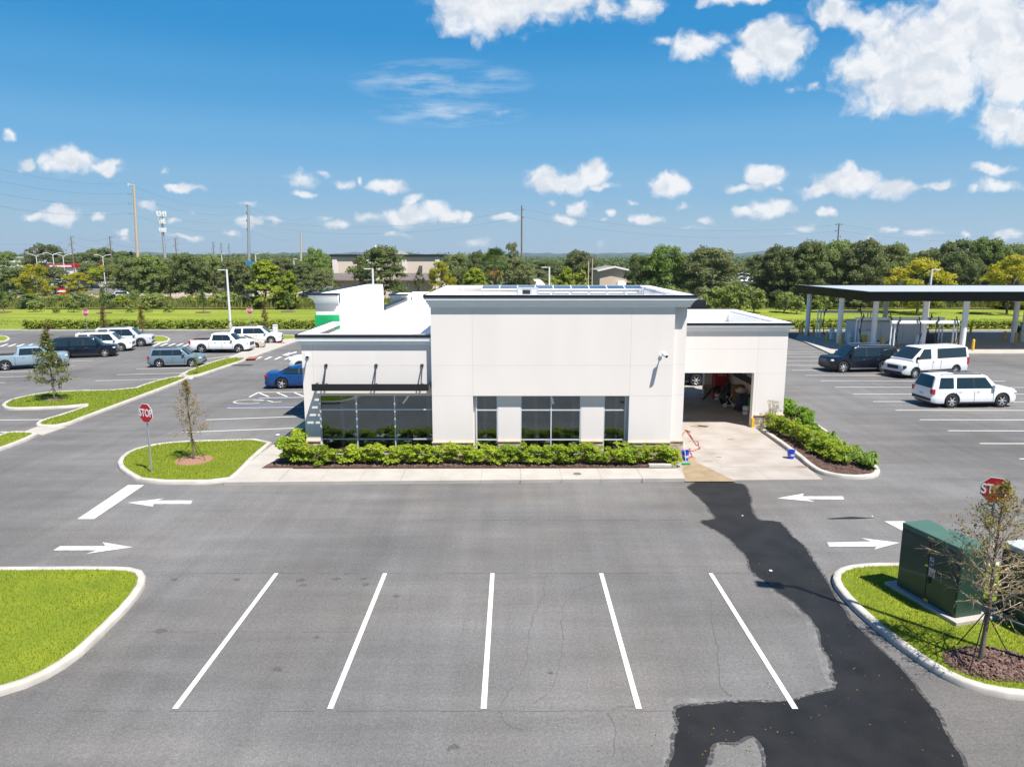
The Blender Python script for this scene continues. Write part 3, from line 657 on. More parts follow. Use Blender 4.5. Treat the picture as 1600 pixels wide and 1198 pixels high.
I10 = island([(12.45, 35.3), (12.5, 33.0), (12.45, 30.0), (12.3, 28.3), (12.4, 27.5), (12.9, 26.95), (13.7, 26.78), (14.5, 27.05), (15.05, 27.9), (15.2, 29), (15.6, 33), (15.9, 37.3), (15.9, 40), (14.05, 40), (13.95, 35.3)], 'the planting island beside the portal', 'mulch', smooth=1)
mb = MB(); mb.prism([(-10.2, 27.92), (6.55, 28.0), (6.55, 29.5), (-3.4, 29.5), (-3.4, 29.75), (-8.85, 29.75), (-8.85, 31.2), (-9.6, 31.2)], -.04, .16)
struct(mb.build('planting_bed', M['mulch']), 'mulch bed along the front wall', 'ground')
mb = MB(); mb.box(5.6, 6.72, 27.96, 28.16, .14, .27); mb.box(6.55, 6.72, 28.16, 29.4, .14, .27)
struct(mb.build('kerb', M['kerb'], bevel=.015), 'short kerb at the corner of the front bed', 'kerb')
TREE_R = G(1531, 1033, .14); TREE_L = G(303, 718, .14)
blades(I1, 750, .085, .016, M['blade'], 'short grass of the left island', seed=1, holes=[(TREE_L[0], TREE_L[1], .8, .8)])
blades(I2, 900, .075, .013, M['blade'], 'short grass of the left front corner', seed=2, box=((-15.5, 12), (-9, 19)))
blades(I3, 1000, .085, .012, M['blade'], 'short grass round the green cabinet', seed=3, box=((8, 12), (15, 19.2)), holes=[(TREE_R[0] + .25, TREE_R[1] - .05, .95, .62)])
blades(I4, 260, .09, .03, M['blade'], 'short grass of the long median', seed=4)
blades(I5, 200, .09, .035, M['blade'], 'short grass of the strip before the crosswalk', seed=5)
blades(I6, 260, .09, .03, M['blade'], 'short grass of the strip at the far left', seed=6, box=((-32, 25), (-20, 40)))
blades([(-125, 85.8), (80, 85.8), (80, 113), (-125, 113)], 8, .10, .16, M['blade'], 'mown grass of the bank behind the lot', z=.42, seed=9)
# mulch
def disc(c, rx, ry, z, h, m, label, seed):
    g = random.Random(seed); mb = MB(); n = 28; vs = [(c[0], c[1], z + h)]; fs = []
    for k, (q, zz) in enumerate(((.55, h * .75), (1, 0))):
        for i in range(n):
            t = 2 * math.pi * i / n; w = q * g.uniform(.93, 1.07); vs.append((c[0] + rx * w * math.cos(t), c[1] + ry * w * math.sin(t), z + zz))
    for i in range(n): fs += [(0, 1 + i, 1 + (i + 1) % n), (1 + i, 1 + n + i, 1 + n + (i + 1) % n, 1 + (i + 1) % n)]
    mb.add(vs, fs); struct(mb.build('mulch_ring', m), label, 'ground')
def chips(fn, n, s, label, seed):
    g = random.Random(seed); mb = MB()
    for _ in range(n):
        x, y, z = fn(g); q = Matrix.Translation((x, y, z)) @ Matrix.Rotation(g.uniform(0, 6.3), 4, 'Z') @ Matrix.Rotation(g.gauss(0, .35), 4, 'X') @ Matrix.Rotation(g.gauss(0, .35), 4, 'Y')
        a, b = s * g.uniform(.5, 1.4), s * g.uniform(.2, .5)
        mb.box(-a, a, -b, b, -.006, .006, 0, q)
    tag(mb.build('mulch_chips', M['chips']), label, 'mulch', None, 'stuff')
RC = (TREE_R[0] + .25, TREE_R[1] - .05)
disc(RC, 1.0, .66, .10, .07, M['mulch'], 'ring of bark mulch round the bare tree on the right', 3)
def fR(g):
    t = g.uniform(0, 6.283); r = math.sqrt(g.random()); return RC[0] + 1.0 * r * math.cos(t), RC[1] + .66 * r * math.sin(t), .12 + .07 * (1 - r * r) + g.uniform(0, .02)
chips(fR, 1500, .045, 'bark chips round the bare tree on the right', 4)
disc(TREE_L, .85, .85, .11, .07, mat('red_mulch', (.30, .16, .10), .95, var=.3, scale=20, bump=1., bscale=40), 'ring of reddish mulch round the left island tree', 5)
chips(lambda g: (g.uniform(-10.1, 6.5), 28.0 + abs(g.gauss(0, .3)), .17 + g.uniform(0, .02)), 1600, .05, 'bark chips along the front bed', 6)
def f10(g):
    while True:
        q = (g.uniform(12.6, 15.6), g.uniform(27, 36))
        if inside(np.array([q]), I10)[0]: return q[0], q[1], .135 + g.uniform(0, .02)
chips(f10, 1300, .05, 'bark chips in the planting island', 7)

# ---- beyond the lot
mb = MB(); mb.box(-140, 140, 84.2, 84.5, -.1, .12)
struct(mb.build('kerb', M['kerb']), 'long pale kerb along the back of the lot', 'kerb')
mb = MB(); g = [(-170 + 4 * i, y) for y in (84.5, 90, 97, 105, 113, 120) for i in range(86)]
hts = {84.5: .1, 90: .25, 97: .5, 105: .5, 113: .5, 120: .5}
vs = [(x, y, hts[y] + .12 * mnoise.noise(Vector((x * .08, y * .1, 0))) * (y > 85)) for x, y in g]; fs = [(r * 86 + i, r * 86 + i + 1, (r + 1) * 86 + i + 1, (r + 1) * 86 + i) for r in range(5) for i in range(85)]
mb.add(vs, fs); struct(mb.build('meadow', M['meadow'], smooth=60), 'bright mown grass bank behind the lot')
mb = MB(); pts = [(-170 + 3 * i, 112.5 + 1.6 * mnoise.noise(Vector((i * .31, 0, 0)))) for i in range(114)] + [(170, 135), (-170, 135)]
mb.poly(pts, .64); struct(mb.build('overgrown_strip', M['soil']), 'bare and weedy strip behind the mown bank')
mb = MB(); mb.poly([(-260, 150), (-86, 176), (-30, 215), (-30, 232), (-90, 205), (-260, 176)], .02); mb.poly([(-200, 128), (-40, 137), (-40, 141), (-200, 132)], .03)
struct(mb.build('far_road', M['asphalt_far']), 'grey road beyond the overgrown strip', 'road')
mb = MB(); mb.poly([(-110, 150), (-30, 150), (-30, 190), (-84, 176), (-110, 168)], .03)
struct(mb.build('sandy_lot', mat('sand', (.36, .29, .21), .9, var=.2, scale=.3)), 'sandy open lot beyond the trees on the left')
mb = MB()
for row, (Y, A, base, seed) in enumerate(((1600, 7, 8, 0), (2600, 12, 18, 5), (4200, 22, 30, 9))):
    n = 160; w = Y * 1.6
    vs = []; 
    for i in range(n + 1):
        x = -w / 2 + w * i / n; h = base + A * mnoise.noise(Vector((i * .09, seed, 0))) + A * .35 * mnoise.noise(Vector((i * .7, seed, 3)))
        vs += [(x, Y, -1), (x, Y + 30, h), (x, Y + 300, -1)]
    fs = [(3 * i + k, 3 * i + 3 + k, 3 * i + 4 + k, 3 * i + 1 + k) for i in range(n) for k in (0, 1)]
    mb.add(vs, fs)
struct(mb.build('hills', mat('wooded_hills', (.05, .085, .06), .95, col2=(.03, .055, .045), scale=.05, fac=(.3, .7), detail=8, spec=.1)), 'low wooded hills on the horizon', 'hill')

# ------------------------------------------------------------------ the white building
B = thing('commercial_building', 'long white stucco building with dark coping, awning and drive-through portal', 'building', (0, 29.6, 0))
def bbuild(mb, name, m, **k):     # world coordinates kept, parent at the building
    o = mb.build(name, m, None, **k); o.parent = B; o.matrix_parent_inverse = Matrix.Translation((0, -29.6, 0)); return o
YF, YL = 29.6, 29.85
def hj(mb, x0, x1, y, z): mb.box(x0, x1, y - .002, y + .02, z - .009, z + .009, 1)
def vj(mb, x, y, z0, z1): mb.box(x - .009, x + .009, y - .002, y + .02, z0, z1, 1)
# tall front wall with its window recess
mb = MB(); ox0, ox1, oz = -1.66, 4.99, 2.81
mb.box(-3.4, ox0, YF, YF + .3, .0, 6.95); mb.box(ox1, 6.80, YF, YF + .3, 0, 6.95); mb.box(ox0, ox1, YF, YF + .3, oz, 6.95)
for z in (4.12, 2.815):
    hj(mb, -3.4, ox0 - .01, YF, z); hj(mb, ox1 + .01, 6.80, YF, z)
hj(mb, ox0 - .01, ox1 + .01, YF, 4.12)
for x in (-1.66, 4.99): vj(mb, x, YF, 2.83, 6.62)
mb.box(6.80, 7.36, YF + .25, YF + .55, 0, 6.95)
hj(mb, 6.8, 7.36, YF + .25, 4.12); hj(mb, 6.8, 7.36, YF + .25, 2.81)
mb.box(7.06, 7.36, YF + .55, 39.4, 0, 6.95); mb.box(-3.4, -3.1, YF + .3, 39.4, 4.9, 6.95); mb.box(-3.1, 7.06, 39.1, 39.4, 4.9, 6.95)
bbuild(mb, 'front_wall', [M['stucco'], M['joint']])
mb = MB()
piers = [(Wp(778, 640, 29.82)[0], Wp(813, 640, 29.82)[0]), (Wp(908, 640, 29.82)[0], Wp(943, 640, 29.82)[0])]
for a, b in piers: mb = MB(); mb.box(a, b, YF + .21, YF + .5, 0, oz); bbuild(mb, 'infill_pier', M['stucco'])
# stone plinth and ledge
def plinth(ms, ml, x0, x1, y, t=.05, z=.74):
    mb = MB(); mb.box(x0, x1, y - t, y + .02, .0, z); o = bbuild(mb, 'stone_plinth', M['stone'])
    mb = MB(); mb.box(x0 - .02, x1 + .02, y - t - .035, y + .03, z, z + .065); bbuild(mb, 'plinth_ledge', M['ledge'], bevel=.01)
ms = ml = None
plinth(ms, ml, -3.42, ox0, YF); plinth(ms, ml, ox1, 6.78, YF); plinth(ms, ml, 6.84, 7.40, YF + .25)
for a, b in piers: plinth(ms, ml, a + .01, b - .01, YF + .21)
plinth(ms, ml, -8.93, -8.30, YL); plinth(ms, ml, 12.40, 13.90, 35.5, .06, .62)
ms = MB(); ms.box(13.87, 13.92, 35.55, 44.6, 0, .62); bbuild(ms, 'stone_plinth', M['stone'])
ms = MB(); ms.box(12.1, 12.6, 44.12, 44.155, 0, .7); bbuild(ms, 'stone_plinth', M['stone'])
# windows
def window(xs, zs_, y, label=None, fw=.05, d=.09):
    mb = MB()
    x0, x1, z0, z1 = xs[0], xs[-1], zs_[0], zs_[-1]
    for i, x in enumerate(xs):
        c = x + (fw / 2 if i == 0 else -fw / 2 if i == len(xs) - 1 else 0); mb.box(c - fw / 2, c + fw / 2, y - d / 2, y + d / 2, z0, z1)
    for a, b in zip(xs, xs[1:]):
        a2 = a + (fw if a == x0 else fw / 2); b2 = b - (fw if b == x1 else fw / 2)
        for i, z in enumerate(zs_):
            c = z + (fw / 2 if i == 0 else -fw / 2 if i == len(zs_) - 1 else 0); mb.box(a2, b2, y - d / 2 + .003, y + d / 2, c - fw / 2, c + fw / 2)
    f = bbuild(mb, 'window', M['alu'])
    for a, b in zip(xs, xs[1:]):
        for z, w in zip(zs_, zs_[1:]):
            p = MB(); p.box(a + fw / 2 - .004, b - fw / 2 + .004, y - .012, y + .012, z + fw / 2 - .004, w - fw / 2 + .004)
            o = p.build('pane', M['glass']); o.parent = f
def wx(x, y): return Wp(x, 660, y)[0]
Z3 = (.14, .83, 2.14, 2.80)
window([ox0 + .11, piers[0][0]], Z3, YF + .27)
window([piers[0][1], wx(861, 29.87), piers[1][0]], Z3, YF + .27)
window([piers[1][1], ox1 - .10], Z3, YF + .27)
for a, b in ((ox0 - .3, ox0 + .11), (ox1 - .10, ox1 + .3)): mb = MB(); mb.box(a, b, YF + .3, YF + .5, 0, oz); bbuild(mb, 'reveal', M['stucco'])
# left wing
lx0, lx1, lz = -8.28, -3.42, 2.78
mb = MB(); mb.box(-8.92, lx0, YL, YL + .3, 0, 5.28); mb.box(lx0, -3.4, YL, YL + .3, lz, 5.28)
hj(mb, -8.92, -3.4, YL, 4.08); vj(mb, -8.45, YL, 0.8, 5.05)
mb.box(-8.92, -8.62, YL + .3, 61, 0, 5.05)
mb.box(-8.92, -3.1, 60.7, 61, 0, 5.2); mb.box(-3.1, 7.06, 60.7, 61, 0, 5.2); mb.box(7.06, 7.36, 39.4, 61, 0, 5.2)
bbuild(mb, 'side_wall', [M['stucco'], M['joint']])
window([lx0, wx(558, 29.95), wx(617.5, 29.95), lx1 + .03], Z3, YL + .12)
mb = MB(); mb.box(-8.6, 7.0, 36.0, 36.1, .1, 3.0); mb.box(-8.6, 7.0, 30.42, 36.0, 3.0, 3.1); mb.box(-2.2, -2.1, 30.5, 36.0, .1, 3.0)
bbuild(mb, 'room_wall', M['room'])
mb = MB(); mb.box(-8.6, 7.0, 30.2, 36.1, .0, .1); bbuild(mb, 'room_floor', M['room_floor'])
for x, y in ((-7.55, 30.5), (-6.95, 30.7), (-5.15, 30.45), (-3.75, 30.5), (-1.25, 30.3), (.98, 30.25), (2.62, 30.4), (4.5, 30.35)):
    mb = MB(); mb.box(x, x + .14, y, y + .14, .1, 3.0); bbuild(mb, 'room_column', M['white'])
# roofs
mb = MB(); mb.box(-8.62, -3.4, YL + .3, 60.7, 4.92, 5.02); mb.box(-3.1, 7.06, 39.4, 60.7, 4.92, 5.0); mb.box(-3.4, -3.1, 39.4, 60.7, 4.92, 5.01)
mb.box(-3.1, 7.06, YF + .3, 39.1, 6.35, 6.42)
bbuild(mb, 'roof', M['white_roof'])
mb = MB(); mb.box(-8.4, 7.06, 60.2, 60.65, 5.0, 5.72); mb.box(-8.62, -3.4, YL + .31, YL + .42, 5.02, 5.27); mb.box(-3.1, 7.06, YF + .301, YF + .42, 6.42, 6.93); mb.box(6.94, 7.06, YF + .42, 39.1, 6.42, 6.93); mb.box(-3.1, -2.98, YF + .42, 39.1, 6.42, 6.93); mb.box(-3.44, -3.4, YL + .43, 39.4, 5.02, 6.5)
bbuild(mb, 'parapet_lining', M['white_roof'])
# cornice: sloped crown with a dark metal coping on it
def cornice(x0, x1, y0, y1, zb, zt, o0=.06, o1=.24, sides='FLRB', cw=.34, name='cornice', cop=.13):
    def rect(o): return [(x0 - o * ('L' in sides), y0 - o), (x1 + o * ('R' in sides), y0 - o), (x1 + o * ('R' in sides), y1 + o * ('B' in sides)), (x0 - o * ('L' in sides), y1 + o * ('B' in sides))]
    mb = MB(); prof = [(.003, zb - .10), (o0, zb - .10), (o0, zb), (o0 + .05, zb + .004), (o0 + .05, zb + .3 * (zt - zb)), (o0 + .11, zb + .36 * (zt - zb)), (o0 + .11, zb + .62 * (zt - zb)), (o1, zb + .72 * (zt - zb)), (o1, zt)]
    vs = []; fs = []
    for o, z in prof: vs += [(p[0], p[1], z) for p in rect(o)]
    idx = {'F': 0, 'R': 1, 'B': 2, 'L': 3}
    for k in range(len(prof) - 1):
        for sd in sides: i = idx[sd]; j = (i + 1) % 4; fs.append((4 * k + i, 4 * k + j, 4 * k + 4 + j, 4 * k + 4 + i))
    mb.add(vs, fs); bbuild(mb, name, M['trim_white'])
    mb = MB(); a = rect(o1 + .02)
    X0, Y0 = a[0]; X1, Y1 = a[2]; z0, z1 = zt, zt + cop; w = .06
    for cap in (0, 1):
        if cap: bbuild(mb, 'coping', M['coping']); mb = MB(); g_ = .06; X0, Y0, X1, Y1 = X0 + g_ * ('L' in sides), Y0 + g_, X1 - g_ * ('R' in sides), Y1 - g_ * ('B' in sides); z1 -= .012; w = o1 + cw
        if 'F' in sides: mb.box(X0, X1, Y0, Y0 + w, z0, z1)
        if 'B' in sides: mb.box(X0, X1, Y1 - w, Y1, z0, z1)
        yb = Y1 - w if 'B' in sides else Y1; yf = Y0 + w if 'F' in sides else Y0
        if 'L' in sides: mb.box(X0, X0 + w, yf, yb, z0, z1)
        if 'R' in sides: mb.box(X1 - w, X1, yf, yb, z0, z1)
    bbuild(mb, 'parapet_cap', M['white_roof']); return
    if 'F' in sides: mb.box(X0, X1, Y0, Y0 + w, z0, z1)
    if 'B' in sides: mb.box(X0, X1, Y1 - w, Y1, z0, z1)
    yb = Y1 - w if 'B' in sides else Y1; yf = Y0 + w if 'F' in sides else Y0
    if 'L' in sides: mb.box(X0, X0 + w, yf, yb, z0, z1)
    if 'R' in sides: mb.box(X1 - w, X1, yf, yb, z0, z1)
    bbuild(mb, 'coping', M['coping'])
cornice(-3.4, 7.36, YF, 39.4, 6.66, 6.95)
cornice(-8.92, -3.41, YL, 35.9, 5.06, 5.28, sides='FL', o1=.18, cw=.3)
mb = MB(); mb.box(-9.1, -8.62, 48.6, 58.8, 5.06, 5.24); bbuild(mb, 'coping', M['coping'])
# signage towers on the left side
def tower(y0, y1, x0, x1, zt, green):
    mb = MB(); mb.box(x0, x1, y0, y1, 0, zt); bbuild(mb, 'tower', M['stucco'])
    mb = MB()
    prof = [(.05, zt - .42), (.05, zt - .33), (.14, zt - .2), (.28, zt - .08), (.3, zt)]
    vs = []; fs = []
    for o, z in prof: vs += [(x0 - o, y0 - o, z), (x1, y0 - o, z), (x1, y1, z), (x0 - o, y1, z)]
    for k in range(len(prof) - 1):
        for i in (0, 3): j = (i + 1) % 4; fs.append((4 * k + i, 4 * k + j, 4 * k + 4 + j, 4 * k + 4 + i))
        fs.append((4 * k + 1, 4 * k + 2, 4 * k + 6, 4 * k + 5))
    mb.add(vs, fs); bbuild(mb, 'cornice', M['trim_white'])
    mb = MB(); mb.box(x0 - .32, x1 + .01, y0 - .32, y0 + .2, zt, zt + .09); mb.box(x0 - .32, x0 + .2, y0 + .2, y1, zt, zt + .09); bbuild(mb, 'coping', M['coping'])
    mb = MB(); mb.box(x0 + .2, x1 + .02, y0 + .2, y1, zt - .1, zt + .085); mb.box(x1, x1 + .04, y0 + .2, y1, 4.9, zt - .1); bbuild(mb, 'parapet_lining', M['white_roof'])
    if green:
        mb = MB(); mb.box(x0 - .06, x1 - .01, y0 - .06, y0 - .002, 3.2, 5.72); mb.box(x0 - .06, x0 - .002, y0 - .002, y1, 3.2, 5.72); bbuild(mb, 'green_panel', M['green_wall'])
tower(36.1, 48.4, -9.95, -8.75, 6.72, True)
tower(59.0, 61.4, -9.85, -8.6, 5.52, False)
# portal wing
px0, px1, pz = 7.37, 12.28, 2.84
mb = MB(); mb.box(px1, 13.87, 35.5, 35.85, 0, 5.26); mb.box(px0, px1, 35.5, 35.85, pz, 5.26)
hj(mb, px0, 13.87, 35.5, 4.06); vj(mb, 12.42, 35.5, .7, 5.02); hj(mb, 12.42, 13.87, 35.5, 2.8)
mb.box(13.55, 13.87, 35.85, 44.6, 0, 5.26); mb.box(12.15, 13.55, 44.2, 44.6, 0, 5.26); mb.box(px0, 12.15, 44.3, 44.6, 2.9, 5.26)
bbuild(mb, 'portal_wall', [M['stucco'], M['joint']])
mb = MB(); mb.box(13.52, 13.55, 35.86, 44.19, 0, 2.84); mb.box(12.16, 13.52, 44.16, 44.199, 0, 2.84); mb.box(px0, 13.52, 35.86, 44.16, 2.84, 2.9); mb.box(px0, px0 + .02, 35.86, 44.3, 0, 2.84)
bbuild(mb, 'portal_lining', M['stucco_in'])
mb = MB(); mb.box(px0, 13.55, 35.85, 44.29, 4.5, 4.6); mb.box(px0, 13.43, 44.1, 44.19, 4.6, 5.25); mb.box(13.43, 13.549, 35.86, 44.19, 4.6, 5.25)
bbuild(mb, 'portal_roof', M['white_roof'])
cornice(7.37, 13.87, 35.5, 44.6, 5.04, 5.26, sides='FRB', o1=.20, o0=.04, cw=.28)
mb = MB(); mb.box(px1 - .02, px1 + .1, 35.36, 35.5, .0, .5); bbuild(mb, 'corner_guard', M['yellow'])
# awning
A0, A1 = Wp(488, 605, 29.1)[0], -3.46
mb = MB(); az, ad = 3.14, .86; y0 = YL - ad
mb.box(A0, A1, y0, y0 + .05, az, az + .28); mb.box(A0, A0 + .05, y0 + .05, YL - .01, az, az + .2); mb.box(A1 - .05, A1, y0 + .05, YL - .01, az, az + .2)
for k in range(6): y = y0 + .12 + k * .13; mb.box(A0 + .05, A1 - .05, y, y + .075, az + .06, az + .11)
for x in (A0 + .42, A0 + 2.55, A1 - .36):
    mb.box(x - .03, x + .03, y0 + .05, YL - .01, az + .11, az + .17)
    mb.bar((x, y0 + .35, az + .18), (x, YL - .03, az + .96), .045); mb.box(x - .06, x + .06, YL - .04, YL - .003, az + .88, az + 1.0)
bbuild(mb, 'awning', M['black'])

# wall lamps
def wall_lamp(x, y, z, lab):
    t = thing('security_camera', lab, 'camera', (x, y, z), 0, 'white cameras on the walls')
    mb = MB(); mb.cyl((0, -.0, 0), (0, -.06, 0), .08, .08, 14); mb.tube([(0, -.05, 0), (.03, -.2, .02), (.06, -.33, .06)], .025, 8); mb.build('bracket', M['white'], t, smooth=40)
    mb = MB(); mb.cyl((.02, -.25, .12), (.12, -.52, .02), .085, .075, 14); mb.build('camera_body', M['white'], t, smooth=40)
    mb = MB(); mb.cyl((.12, -.521, .02), (.125, -.535, .015), .055, .055, 12); mb.build('camera_lens', M['black'], t)
    return t
wall_lamp(*(Wp(481, 556, YL)[0], YL, Wp(481, 556, YL)[1]), 'white wall camera at the upper left corner of the building')
wall_lamp(*(Wp(1033, 555, YF)[0], YF, Wp(1033, 555, YF)[1]), 'white wall camera high on the tall wall near the portal')

# roof equipment
def rack(name, lab, x0, x1, y, z, tilt, n, d=1.0):
    t = thing(name, lab, 'solar panels', ((x0 + x1) / 2, y, z), 0, 'panel rows on the roof')
    w = (x1 - x0) / n; q = Matrix.Rotation(R(tilt), 4, 'X')
    mb = MB(); mf = MB()
    for k in range(n):
        a = -(x1 - x0) / 2 + k * w; mb.box(a + .03, a + w - .03, -d / 2, d / 2, .0, .03, 0, q); mf.box(a, a + .03, -d / 2, d / 2, -.02, .05, 0, q); mf.box(a + w - .03, a + w, -d / 2, d / 2, -.02, .05, 0, q)
    mf.box(-(x1 - x0) / 2, (x1 - x0) / 2, -d / 2 - .05, -d / 2, -.02, .05, 0, q); mf.box(-(x1 - x0) / 2, (x1 - x0) / 2, d / 2, d / 2 + .05, -.02, .05, 0, q)
    for k in range(n + 1): a = -(x1 - x0) / 2 + min(k * w + .03, (x1 - x0) - .03); mf.bar((a, d * .3, .15), (a, d * .3, -.45), .04); mf.bar((a, -d * .3, -.15), (a, -d * .3, -.45), .04)
    mb.build('panels', M['solar'], t); mf.build('frame', M['alu'], t)
rack('roof_panel_row', 'nearer low row of dark panels in pale frames on the tall roof', 1.0, 6.6, 35.2, 6.72, 9, 6, .9)
rack('roof_panel_row', 'farther low row of dark panels in pale frames on the tall roof', -1.6, 6.9, 38.0, 7.0, 8, 9, .9)
t = thing('air_conditioner', 'grey rooftop air conditioner with a dark grille above the tall front wall', 'air conditioner', (.72, 33.6, 6.42))
mb = MB(); mb.box(-.5, .5, -.35, .35, 0, .78); mb.build('casing', M['steel'], t, bevel=.02)
mb = MB(); mb.box(-.22, .12, -.362, -.352, .14, .68); mb.build('grille', M['black'], t)
for x in (-.42, -.32, .2, .28, .36): mb = MB(); mb.box(x, x + .04, -.37, -.352, .05, .72); mb.build('rib', M['white'], t)
t = thing('roof_unit', 'black box on the roof behind the portal wing', 'roof unit', (12.05, 46.8, 4.6))
mb = MB(); mb.box(-.62, .62, -.3, .3, .6, 1.28); mb.box(-.55, -.45, -.2, .2, 0, .6); mb.box(.45, .55, -.2, .2, 0, .6); mb.build('housing', M['black'], t, bevel=.015)
for k in range(4): mb = MB(); mb.box(-.5 + .26 * k, -.36 + .26 * k, -.1, .1, 1.28, 1.34); mb.build('lifting_lug', M['steel'], t)
mb = MB(); mb.prism([(-3.75, 33.0), (-3.46, 33.0), (-3.46, 33.6)], 5.03, 5.2); tag(mb.build('roof_scupper', M['steel']), 'small grey scupper on the white roof against the tall wall', 'scupper')

# sale banner on the wall inside the portal
t = thing('sale_banner', 'dark banner with white lettering on the wall inside the portal', 'banner', (13.51, 40.6, 1.5))
mb = MB(); mb.box(-.012, 0, -2.2, 2.2, 0, 1.2); mb.build('cloth', mat('banner_cloth', (.05, .05, .055), .8), t)
mb = MB(); text_mb('car sale', .62, Matrix.Translation((-.016, -.25, .62)) @ Matrix.Rotation(R(-90), 4, 'Z') @ Matrix.Rotation(R(90), 4, 'X'), mb, bold=.012); mb.build('lettering', M['white'], t)

# things in the portal and on the drive
def bucket(name, lab, loc, m, h=.37, r0=.125, r1=.155, grp=None):
    t = thing(name, lab, 'bucket', loc, 0, grp)
    mb = MB(); mb.lathe([(0, .012), (r0 - .008, .012), (r1 - .012, h), (r1 + .012, h), (r1 + .012, h - .03), (r1, h - .03), (r0, 0), (0, 0)], 24); mb.build('pail', M[m], t, smooth=40)
    mb = MB(); mb.tube([(r1 * math.cos(a), r1 * .25 * math.cos(a) * 0 - .02, h - .03 + r1 * .75 * math.sin(a)) for a in [R(12 * k) for k in range(16)]], .005, 5); mb.build('bail', M['steel'], t)
    mb = MB(); mb.lathe([(r0 + .019, h * .35), (r0 + .027, h * .6)], 24); mb.build('label_band', mat('label_' + m, (.55, .6, .68), .5, col2=(.03, .1, .5), scale=14, fac=(.5, .55)), t)
    return t
g1 = G(1235.5, 716, .03); g2 = G(1069.5, 719, .03)
bucket('bucket', 'blue bucket standing against the kerb of the planting island', (g1[0], g1[1], .03), 'blue', grp='blue wash buckets')
bucket('bucket', 'blue bucket with a pale label at the stone corner by the hose', (g2[0] + .03, g2[1], .03), 'blue', .42, grp='blue wash buckets')
t = thing('deck_brush', 'long white handled brush with green bristles leaning at the stone corner', 'brush', (*G(1072, 726, .03), .03))
mb = MB(); mb.tube([(0, 0, .06), (-.1, .16, 1.0)], .012, 8); mb.build('handle', M['white'], t)
mb = MB(); mb.box(-.17, .17, -.05, .05, .035, .08); [mb.box(-.17 + .034 * k, -.145 + .034 * k, -.055, .055, 0, .036) for k in range(10)]; mb.build('brush_head', M['green'], t)
hp = [(1066, 690), (1066, 680), (1071, 673), (1078, 674), (1080, 684), (1087, 694), (1093, 701), (1084, 704), (1070, 704), (1079, 708), (1082, 713), (1076, 716), (1071, 716)]
pts = [(*G(a, b, .05), .05) for a, b in hp]
sm = []
for i in range(len(pts) - 1):
    p0, p1, p2, p3 = (Vector(pts[max(0, min(len(pts) - 1, i + k))]) for k in (-1, 0, 1, 2))
    for k in range(5):
        u = k / 5; sm.append(.5 * ((2 * p1) + (p2 - p0) * u + (2 * p0 - 5 * p1 + 4 * p2 - p3) * u * u + (3 * p1 - 3 * p2 + p0 - p3) * u ** 3))
mb = MB(); mb.tube(sm, .015, 8); tag(mb.build('garden_hose', M['red_hose'], smooth=60), 'red hose lying in loops on the drive by the wall corner', 'hose')
mb = MB(); mb.prism([(8.05, 37.6), (9.15, 37.4), (9.5, 37.7), (9.0, 38.0), (8.3, 38.1)], .031, .07); mb.prism([(8.2, 37.4), (8.7, 37.3), (8.9, 37.7), (8.4, 37.8)], .071, .12)
tag(mb.build('cleaning_cloth', mat('cloth_blue', (.10, .28, .55), .9, col2=(.6, .62, .64), scale=5, fac=(.45, .55), bump=.5), bevel=.02), 'crumpled blue and white cloth on the portal floor', 'cloth')
t = thing('tool_cabinet', 'red upright cabinet on a stand against the back wall of the portal', 'cabinet', (13.02, 43.75, .03))
mb = MB(); mb.box(-.42, .42, -.3, .3, .55, 1.72); mb.build('casing', M['red'], t, bevel=.03)
mb = MB(); mb.box(-.3, .3, -.312, -.302, 1.3, 1.55); mb.build('front_panel', mat('pale_red', (.55, .22, .2), .5, var=.6, scale=6), t)
mb = MB(); [mb.box(x, x + .1, y, y + .1, 0, .55) for x in (-.36, .26) for y in (-.26, .16)]; mb.box(-.22, .2, -.2, .2, .02, .55); mb.build('stand', M['card'], t)
mb = MB(); mb.cyl((.1, 0, 1.72), (.1, 0, 1.9), .22, .18, 14); mb.build('cap', M['black'], t)
t = thing('shop_vacuum', 'red drum vacuum with a black hose on the portal floor', 'vacuum cleaner', (12.62, 43.0, .03))
mb = MB(); mb.lathe([(0, .0), (.27, 0), (.30, .1), (.31, .34), (.29, .42), (0, .42)], 20); mb.build('drum', M['red'], t, smooth=40)
mb = MB(); mb.lathe([(.30, .42), (.30, .5), (.2, .68), (.1, .74), (0, .75)], 20); mb.build('motor_head', M['black'], t, smooth=40)
mb = MB(); mb.tube([(-.1, -.1, .7), (-.35, -.2, .62), (-.6, -.3, .38), (-.85, -.42, .12), (-.98, -.5, .04)], .055, 8); mb.build('suction_hose', M['black'], t, smooth=60)
t = thing('fuel_can', 'small olive can between the red vacuum and the red cabinet', 'can', (13.1, 43.0, .03))
mb = MB(); mb.box(-.18, .18, -.12, .12, 0, .42); mb.build('can_body', mat('olive_can', (.07, .10, .02), .5), t, bevel=.04)
mb = MB(); mb.tube([(0, 0, .4), (.08, 0, .5), (.2, 0, .56)], .03, 8); mb.build('spout', M['black'], t)
